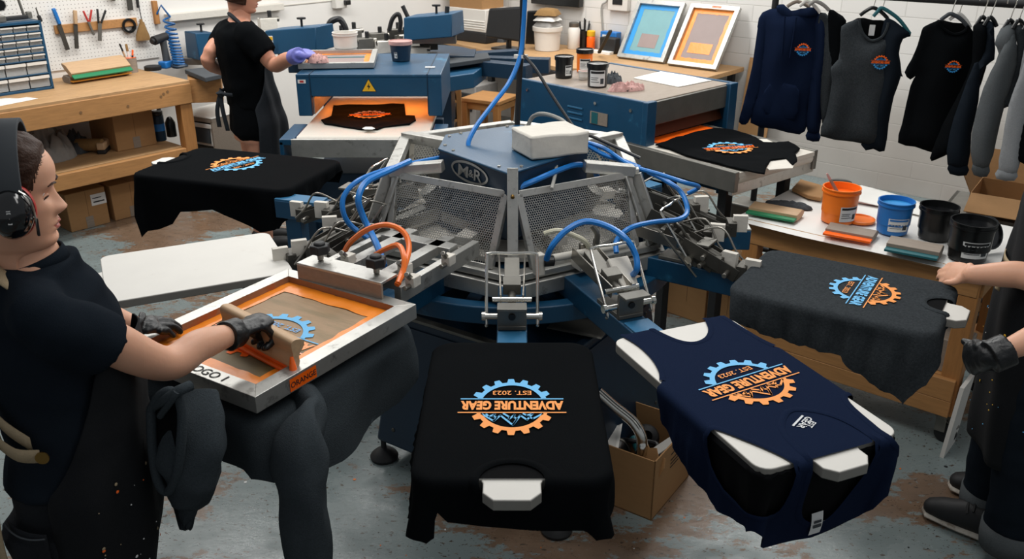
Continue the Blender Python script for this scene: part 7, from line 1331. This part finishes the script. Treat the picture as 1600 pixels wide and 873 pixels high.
for i in range(34):
    u, v = rnd.uniform(.10, .48), rnd.uniform(.05, .66); p = apg(u, v); nn_ = (apg(u + .01, v) - p).cross(apg(u, v + .01) - p).normalized(); nn_ = nn_ if nn_.dot(p - V((-.93, 1.62, p.z))) > 0 else -nn_; r_ = rnd.choice((.001, .0015, .002, .004)); k = rnd.choice((0, 1, 1, 2, 2)); b.lathe([(r_, .003), (r_ * .6, .0042), (.0002, .0045)], 6, p, k, nn_, False)
b.obj('paint_spatter', ['orangehot', 'label', 'tan'], wo, kind='stuff')
b = B(); b.grid(lambda u, v: (lambda q: q)(V((-.90 - .10 * v - .03 * math.sin(v * 3), 1.54 + .05 * v * v + .042 * (u - .5), 1.30 + .062 * math.sin(min(1, v * 1.2) * 1.7)))), 3, 14); b.obj('neck_strap', 'tan', wo, solid=.003)
b = B(); k0 = hip(-44, 1.045, .030); k1 = hip(0, 1.025, .038)
def ribb(b, pts, w, up=(0, 0, 1)):
    sp = spline(pts, 5); n = len(sp); vs = []
    for i, p in enumerate(sp): vs += [p + V(up) * w / 2, p - V(up) * w / 2]
    b.add(vs, [(2 * i, 2 * i + 1, 2 * i + 3, 2 * i + 2) for i in range(n - 1)])
ribb(b, [hip(-2, 1.025, .040), hip(-18, 1.028, .044), hip(-35, 1.045, .045), hip(-38, 1.050, .05)], .028); ribb(b, [hip(-8, 1.045, .034), hip(-30, 1.080, .034), hip(-46, 1.130, .03), hip(-76, 1.160, .03)], .03); b.obj('waist_tie', 'tan', wo, solid=.003)
b = B(); b.loft([hip(-38, 1.065, .045), hip(-40, 1.045, .055), hip(-38, 1.025, .045)], [(.012, .012), (.02, .016), (.012, .012)], 12); ribb(b, [hip(-38, 1.035, .055), hip(-40, 0.990, .06), hip(-38, 0.875, .06), hip(-36, 0.765, .065), hip(-30, 0.685, .06)], .022, (1, 0, 0)); ribb(b, [hip(-42, 1.035, .055), hip(-46, 0.980, .055), hip(-44, 0.845, .06), hip(-36, 0.725, .07), hip(-36, 0.645, .07)], .022, (1, 0, .2)); b.obj('tie_bow', 'tan', wo, solid=.003)
b = B(); q = hip(0, 1.025, .046); b.lathe([(.006, 0), (.013, 0), (.013, .003), (.006, .003)], 16, q, axis=tuple(hip(0, 1.025, .06) - hip(0, 1.025, .03))); b.obj('grommet', 'gold', wo)
# gloves
HA = V((math.cos(sa), math.sin(sa), 0)); Kp = P(413, 498, 1.088); b = B(); pn = V((.2, .25, -1))
hand(b, wrR, Kp, HA * .9 + V((0, -.3, 0)), pn, ([(52, 66, 45), (56, 66, 45), (58, 64, 45), (62, 62, 45)], V((0, .2, -1))), (P(398, 521, 1.055), P(404, 530, 1.03)), 1.06); limb(b, [elR.lerp(wrR, .82), wrR], [.037, .035], n=3, balls=False)
def glove(b, m, label=None, par=wo): vs, fs = remeshed(b, .0032, 3); vs = wrinkle(vs, .0022, 45., 2.); q = B(); q.add(vs, fs); return q.obj('glove', m, par, smooth=80, label=label)
glove(b, 'glove'); b = B(); Kl = P(240, 503, 1.035)
hand(b, wrL, Kl, V((.55, -.45, 0)), V((.2, 0, -1)), ([(20, 35, 30), (16, 28, 25), (18, 26, 25), (20, 26, 25)], V((0, 0, -1))), (P(252, 517, 1.022), P(262, 517, 1.01)), 1.02); limb(b, [elL.lerp(wrL, .85), wrL], [.036, .034], n=3, balls=False); glove(b, 'glove')
# ear defenders
ed = bpy.data.objects.new('ear_defenders', None); COL.objects.link(ed); ed.parent = wo; WM[ed.name] = wmat(wo); props(ed, 'black ear defenders with a red rim')
HE = HM @ T((.030, 0, .004)) @ Matrix.Rotation(R(-4), 4, 'Y')
b = B(); pts = [HE @ V((-.018, .108 * math.cos(R(a)), .02 + .122 * math.sin(R(a)))) for a in range(-5, 186, 10)]; n = len(pts); vs = []
ax_ = (HE.to_3x3() @ V((1, 0, 0))).normalized()
for i, p in enumerate(pts):
    w = .024; vs += [p - ax_ * w, p + ax_ * w]
b.add(vs, [(2 * i, 2 * i + 1, 2 * i + 3, 2 * i + 2) for i in range(n - 1)]); b.obj('headband', 'dgrey', ed, solid=.009, bevel=.002)
for s in (-1, 1):
    c_ = V((-.018, s * .098, -.012)); b = B(HE); pr = [(.001, .045), (.02, .044), (.033, .038), (.042, .024), (.045, .008), (.045, -.004), (.03, -.012)]; b.lathe(pr, 30, tuple(c_), axis=(0, s, 0), cap=False); b.v = [HE @ (lambda q: V((c_.x + (q.x - c_.x) * .95, q.y, c_.z + (q.z - c_.z) * 1.16)))(HE.inverted() @ p) for p in b.v]; cup = b.obj('ear_cup', 'gloss', ed)
    b = B(HE); b.lathe([(.040, -.02), (.047, -.018), (.048, -.008), (.046, -.004)], 30, tuple(c_), axis=(0, s, 0), cap=False); b.v = [HE @ (lambda q: V((c_.x + (q.x - c_.x) * .97, q.y, c_.z + (q.z - c_.z) * 1.18)))(HE.inverted() @ p) for p in b.v]; b.obj('cup_rim', 'red', ed, label='red rim')
    b = B(HE); b.tube([(-.05, s * .122, .03), (-.055, s * .125, .02), (-.062, s * .122, -.03)], .0022, 6); b.obj('wire', 'chrome', ed); b = B(HE); b.tube([(.004, s * .118, .035), (.022, s * .118, .018), (.026, s * .112, -.015), (.026, s * .108, -.05)], .0022, 6); b.obj('wire', 'chrome', ed)
    b = B(HE); b.beam((.027, s * .108, -.025), (.026, s * .106, -.062), .005, .008); b.obj('wire_slide', 'brubber', ed, bevel=.001)
    b = B(HE); b.tube([(-.02, s * .117, .022), (-.02, s * .119, .032), (-.012, s * .119, .032), (-.012, s * .117, .022)], .0016, 6, smooth=1); b.obj('wire_clip', 'label', ed)
    mw_ = HE @ basis((0, 0, 1 if s < 0 else -1), (-1, 0, 0), (0, s, 0), c_ + V((0, s * .0452, 0))); b = B()
    for k, (x0, x1, y0, y1) in enumerate(((-.012, -.004, -.004, .004), (-.002, .004, -.004, .0), (.006, .012, -.004, .004), (.014, .016, -.004, .004))): b.add([mw_ @ V(p) for p in ((x0, y0, -.0006), (x1, y0, -.0006), (x1, y1, -.0006), (x0, y1, -.0006))], [(0, 1, 2, 3)])
    b.obj('moulded_mark', 'label', cup, smooth=0) if False else b.obj('moulded_mark', 'label', ed, smooth=0)
# ---------------------------------------------------------------- worker at the rear
bp_ = person('person in black t-shirt, shorts and charcoal apron, back turned, wiping a screen on the dryer', (-1.55, 5.2, 0)); FB = V((.88, .47, 0)).normalized(); SB = V((-FB.y, FB.x, 0))
bt_ = [(.0, -1.55, 5.2, .1, .15), (.62, -1.53, 5.2, .135, .175), (.80, -1.52, 5.2, .135, .18), (.93, -1.53, 5.2, .118, .165), (1.05, -1.545, 5.2, .115, .165), (1.2, -1.56, 5.2, .12, .185), (1.31, -1.565, 5.2, .105, .19), (1.37, -1.555, 5.2, .07, .12), (1.40, -1.55, 5.2, .055, .06)]
c_ = V((-1.56, 5.2, 0)); bR = c_ - SB * .185 + V((.02, 0, 1.315)); bL = c_ + SB * .19 + V((0, 0, 1.315)); eR = PY(428, 101, 4.98); wR = P(467, 86, 1.28); eL = PY(324, 92, 5.2); wL = PY(352, 112, 5.42)
BH = T((-1.515, 5.22, 1.535), R(12)) @ Matrix.Rotation(R(14), 4, 'Y')
b = B(); torso(b, bt_, FB, -.01, 22, .7, 1.39); limb(b, [(-1.55, 5.2, 1.34), (-1.535, 5.21, 1.42), (-1.525, 5.215, 1.48)], [.062, .055, .056], n=3); limb(b, [bR, bR.lerp(eR, .5), eR, eR.lerp(wR, .5), eR.lerp(wR, .9)], [.052, .048, .042, .040, .026], n=5); limb(b, [bL, eL, wL], [.05, .042, .03], n=5)
for s in (-1, 1): o_ = SB * (s * .09); limb(b, [V((-1.53, 5.2, .78)) + o_, V((-1.54, 5.2, .47)) + o_, V((-1.55, 5.18, .28)) + o_, V((-1.55, 5.19, .08)) + o_], [.085, .058, .056, .038], n=5); limb(b, [V((-1.56, 5.18, .045)) + o_, V((-1.42, 5.25, .035)) + o_], [.04, .034], n=3)
hand(b, wL, wL + V((.05, .05, -.03)), V((0, 0, -1)), V((1, 0, 0)), ([(30, 40, 30)] * 4, V((1, 0, 0))), (wL + V((.06, 0, -.01)), wL + V((.08, .02, -.02))), 1.0)
body_obj(b, bp_, head_mesh(BH), .008, ('skin2', 'lip'))
b = B(); hair_cap(b, BH, lambda z: .07 if z > .08 else .02, .014, .003, -.07); b.obj('hair', 'hair', bp_, smooth=80); face_bits(BH, bp_)
b = B(); torso(b, bt_, FB, .014, 26, .90, 1.375); limb(b, [bR - V((.04, -.03, -.005)), bR + V((0, 0, .004)), bR.lerp(eR, .35), bR.lerp(eR, .72)], [.066, .074, .076, .072], n=5, balls=False); limb(b, [bL, bL.lerp(eL, .35), bL.lerp(eL, .72)], [.064, .07, .066], n=5, balls=False); cloth_obj('t_shirt', b, 'blackT', bp_, .012, .012, 7., 6.)
b = B(); torso(b, bt_, FB, .008, 12, .74, .96)
for s in (-1, 1): o_ = SB * (s * .085); limb(b, [V((-1.53, 5.2, .86)) + o_, V((-1.535, 5.2, .70)) + o_], [(.10, .115), (.095, .11)], n=5, balls=False)
cloth_obj('shorts', b, 'blackT', bp_, .012, .008, 8., 7.)
apron_sheet('apron', bt_, FB, bp_, 'aprong', .52, 1.25, lambda z: 98 if z < .9 else 98 - (z - .9) / .35 * 60, .03, .009, 2.)
b = B(); q0 = V((-1.54, 5.2, .98)) - FB * .142; ribb(b, [q0 - SB * .16 + FB * .12, q0 - SB * .06, q0 + SB * .06, q0 + SB * .16 + FB * .12], .02); b.loft([q0 + V((0, 0, .02)) - FB * .01, q0 - FB * .02, q0 - V((0, 0, .02)) - FB * .01], [.014, .024, .014], 10); ribb(b, [q0 - FB * .02, q0 - FB * .03 + V((.015, -.01, -.1)), q0 - FB * .02 + V((.02, -.01, -.22))], .025, (1, 0, 0)); ribb(b, [q0 - FB * .02, q0 - FB * .03 + V((-.02, 0, -.1)), q0 - FB * .02 + V((-.03, 0, -.2))], .025, (1, 0, 0)); b.obj('apron_tie', 'aprong', bp_, solid=.003)
b = B(); b.tube([V((-1.56, 5.29, 1.375)), V((-1.60, 5.21, 1.41)), V((-1.56, 5.135, 1.40)), V((-1.50, 5.11, 1.35))], .012, 8); b.obj('neck_strap', 'aprong', bp_)
b = B(); Kb = P(486, 82, 1.275); hand(b, wR, Kb, V((.3, -.8, -.2)), V((0, 0, -1)), ([(18, 35, 30), (22, 40, 30), (25, 40, 30), (28, 40, 30)], V((0, 0, -1))), (P(486, 92, 1.25), P(496, 93, 1.24)), 1.1); limb(b, [eR.lerp(wR, .8), wR], [.041, .040], n=3, balls=False); vs, fs = remeshed(b, .005, 3); q = B(); q.add(vs, fs); q.obj('glove', 'purple', bp_, smooth=80, label='violet glove')
# shoes of the two
for pr_n, xs in ((bp_, [(V((-1.56, 5.18, 0)) + SB * (s * .09), V((-1.40, 5.26, 0)) + SB * (s * .09)) for s in (-1, 1)]), (wo, [(V((-1.03, 1.61 + s * .09, 0)), V((-.80, 1.61 + s * .1, 0))) for s in (-1, 1)])):
    for p0, p1 in xs: b = B(); limb(b, [p0 + V((0, 0, .05)), p0.lerp(p1, .5) + V((0, 0, .05)), p1 + V((0, 0, .038))], [(.042, .05), (.046, .045), (.042, .034)], n=4); b.obj('shoe', 'brubber', pr_n); b = B(); b.loft([p0 - (p1 - p0) * .12 + V((0, 0, .012)), p0 + V((0, 0, .012)), p0.lerp(p1, .6) + V((0, 0, .012)), p1 + (p1 - p0) * .1 + V((0, 0, .012)), p1 + (p1 - p0) * .2 + V((0, 0, .014))], [(.02, .012), (.046, .012), (.05, .012), (.042, .012), (.012, .008)], 16); b.obj('sole', 'sole', pr_n)
# ---------------------------------------------------------------- worker at the right edge
rp_n = person('person at the right edge in dark apron and jeans, holding the charcoal shirt', (1.66, 2.42, 0)); FR_ = V((-1, .12, 0)).normalized(); SR = V((-FR_.y, FR_.x, 0))
rt = [(.0, 1.66, 2.42, .1, .15), (.6, 1.66, 2.42, .13, .17), (.85, 1.655, 2.42, .14, .18), (1.0, 1.65, 2.42, .13, .17), (1.15, 1.65, 2.42, .125, .175), (1.3, 1.67, 2.42, .11, .19), (1.4, 1.69, 2.42, .07, .12), (1.44, 1.70, 2.42, .05, .06)]
sL_, sR_ = V((1.68, 2.24, 1.35)), V((1.68, 2.60, 1.35)); wN = P(1547, 558, .955); eN = V((1.50, 1.98, 1.10)); wF = P(1520, 429, .985); eF = P(1640, 428, 1.02)
b = B(); torso(b, rt, FR_, -.01, 20, .7, 1.42); limb(b, [(1.70, 2.42, 1.4), (1.69, 2.42, 1.52)], [.06, .056], n=3)
limb(b, [sL_, sL_.lerp(eN, .5), eN, eN.lerp(wN, .45), eN.lerp(wN, .91)], [.052, .048, .043, .040, .026], n=6); limb(b, [sR_, sR_.lerp(eF, .5), eF, eF.lerp(wF, .45), wF], [.05, .046, .042, .04, .029], n=6)
KF = P(1485, 426, .955); hand(b, wF, KF, V((0, -1, 0)), V((0, 0, -1)), ([(6, 14, 12), (4, 12, 10), (5, 14, 10), (8, 16, 12)], V((0, 0, -1))), (P(1494, 440, .955), P(1478, 441, .945)), 1.08, .0085)
for s in (-1, 1): o_ = SR * (s * .09); limb(b, [V((1.655, 2.42, .85)) + o_, V((1.62, 2.42, .48)) + o_, V((1.62, 2.42, .1)) + o_], [.085, .058, .04], n=5)
RHm = T((1.68, 2.42, 1.62), R(172)); body_obj(b, rp_n, head_mesh(RHm), .006)
b = B(); hair_cap(b, RHm, lambda z: .06 if z > .08 else .01, .012, .003, -.07); b.obj('hair', 'hair', rp_n, smooth=80); face_bits(RHm, rp_n)
b = B(); torso(b, rt, FR_, .012, 24, .9, 1.41); limb(b, [sL_ + V((.01, .10, .005)), sL_ + V((0, 0, .002)), sL_.lerp(eN, .4), sL_.lerp(eN, .7)], [.062, .072, .072, .068], n=5, balls=False); limb(b, [sR_ + V((.01, -.10, .005)), sR_ + V((0, 0, .002)), sR_.lerp(eF, .4), sR_.lerp(eF, .80)], [.062, .072, .072, .068], n=5, balls=False); cloth_obj('t_shirt', b, 'blackT', rp_n, .010, .009, 8., 3.)
b = B(); torso(b, rt, FR_, .01, 12, .66, .98)
for s, kx in ((-1, .0), (1, 0.)): o_ = SR * (s * .095); limb(b, [V((1.65, 2.42, .84)) + o_, V((1.63, 2.42, .5)) + o_, V((1.63, 2.42, .30)) + o_, V((1.635, 2.42, .12)) + o_], [(.11, .12), (.092, .10), (.088, .095), (.088, .09)], n=6, balls=False)
cloth_obj('jeans', b, 'blackN', rp_n, .010, .008, 9., 5.)
for s in (-1, 1): o_ = SR * (s * .095); b = B(); c0 = V((1.635, 2.42, .055)) + o_; b.loft([c0, c0 + V((0, 0, .04)), c0 + V((0, 0, .09))], [(.078, .082), (.084, .088), (.086, .088)], 24, up=(1, 0, 0), cap=False); b.obj('jeans_cuff', 'greyT', rp_n, solid=.006, label='turned-up grey cuff')
apr, apgr = apron_sheet('apron', rt, FR_, rp_n, 'apron', .36, 1.28, lambda z: 96 if z < .95 else 96 - (z - .95) / .33 * 56, .03, .008, 4.)
rnd = random.Random(4); b = B()
for i in range(50): u, v = rnd.uniform(.05, .95), rnd.uniform(.02, .5); p = apgr(u, v); r_ = rnd.choice((.0015, .0025, .005)); b.lathe([(r_, .0025), (r_ * .6, .004), (.0002, .0044)], 6, p, rnd.randrange(3), tuple(p - V((1.66, 2.42, p.z))), False)
b.obj('paint_spatter', ['yellow', 'inkB', 'label'], rp_n, kind='stuff')
b = B(); q = V((1.655, 2.42, 1.0)) ; pts = [q + FR_ * (.175 * math.cos(R(a))) + SR * (.215 * math.sin(R(a))) for a in range(-80, 81, 20)]; ribb(b, pts, .02); ribb(b, [q + FR_ * .17 - SR * .02, q + FR_ * .185 - SR * .02 + V((0, 0, -.05)), q + FR_ * .18 - SR * .03 + V((0, 0, -.09))], .025, (0, 1, 0)); b.obj('apron_tie', 'tan', rp_n, solid=.003)
b = B(); KN = P(1512, 560, .90); hand(b, wN, KN, V((.1, -.3, -.9)), V((.3, .9, 0)), ([(45, 65, 40)] * 4, V((.3, .9, 0))), (P(1522, 538, .935), P(1508, 534, .93)), 1.15); limb(b, [eN.lerp(wN, .86), wN], [.043, .042], n=3, balls=False); glove(b, 'glove', None, rp_n)
p0, p1 = P(1528, 838, 0), P(1455, 806, 0)
for dd, tg in ((V((0, 0, 0)), 0), (V((.16, .15, 0)), 1)):
    a_, c_ = p0 + dd + V((.05, -.03, 0)), p1 + dd; b = B(); limb(b, [a_ + V((0, 0, .065)), a_.lerp(c_, .45) + V((0, 0, .06)), a_.lerp(c_, .8) + V((0, 0, .05)), c_ + V((0, 0, .042))], [(.042, .06), (.046, .055), (.045, .042), (.038, .032)], n=5); b.obj('shoe', 'brubber', rp_n)
    d_ = (c_ - a_); b = B(); b.loft([a_ - d_ * .2 + V((0, 0, .015)), a_ + V((0, 0, .016)), a_.lerp(c_, .6) + V((0, 0, .016)), c_ + d_ * .06 + V((0, 0, .018)), c_ + d_ * .16 + V((0, 0, .022))], [(.03, .015), (.047, .016), (.05, .016), (.042, .015), (.012, .008)], 18); b.obj('sole', 'sole', rp_n)
    b = B(); m_ = a_.lerp(c_, .42) + V((0, 0, .115)); b.tube([m_ + V((.02, .03, -.012)), m_ + V((0, 0, .006)), m_ + V((-.02, -.03, -.012))], .004, 6); b.tube([m_ + V((.0, .03, -.016)), m_ + V((-.025, 0, -.003)), m_ + V((-.04, -.03, -.018))], .004, 6); b.obj('laces', 'brubber', rp_n)

# ---------------------------------------------------------------- flakes of dried paint and dust on the floor
rnd = random.Random(8); b = B()
for i in range(150):
    x, y = rnd.uniform(-1.2, 1.9), rnd.uniform(1.7, 3.6); r_ = rnd.choice((.002, .003, .004, .007)); k = rnd.choice((0, 0, 1, 2, 2, 2, 2)); a_ = rnd.random() * 6; n = 6
    b.prism([(x + r_ * rnd.uniform(.6, 1.2) * math.cos(a_ + i_ * 6.283 / n), y + r_ * rnd.uniform(.6, 1.2) * math.sin(a_ + i_ * 6.283 / n)) for i_ in range(n)], .0, .0015, k)
b.obj('paint_flakes', ['label', 'orangep', 'ink'], label='scattered flakes of dried paint and dust on the concrete floor', cat='debris', kind='stuff', smooth=0)
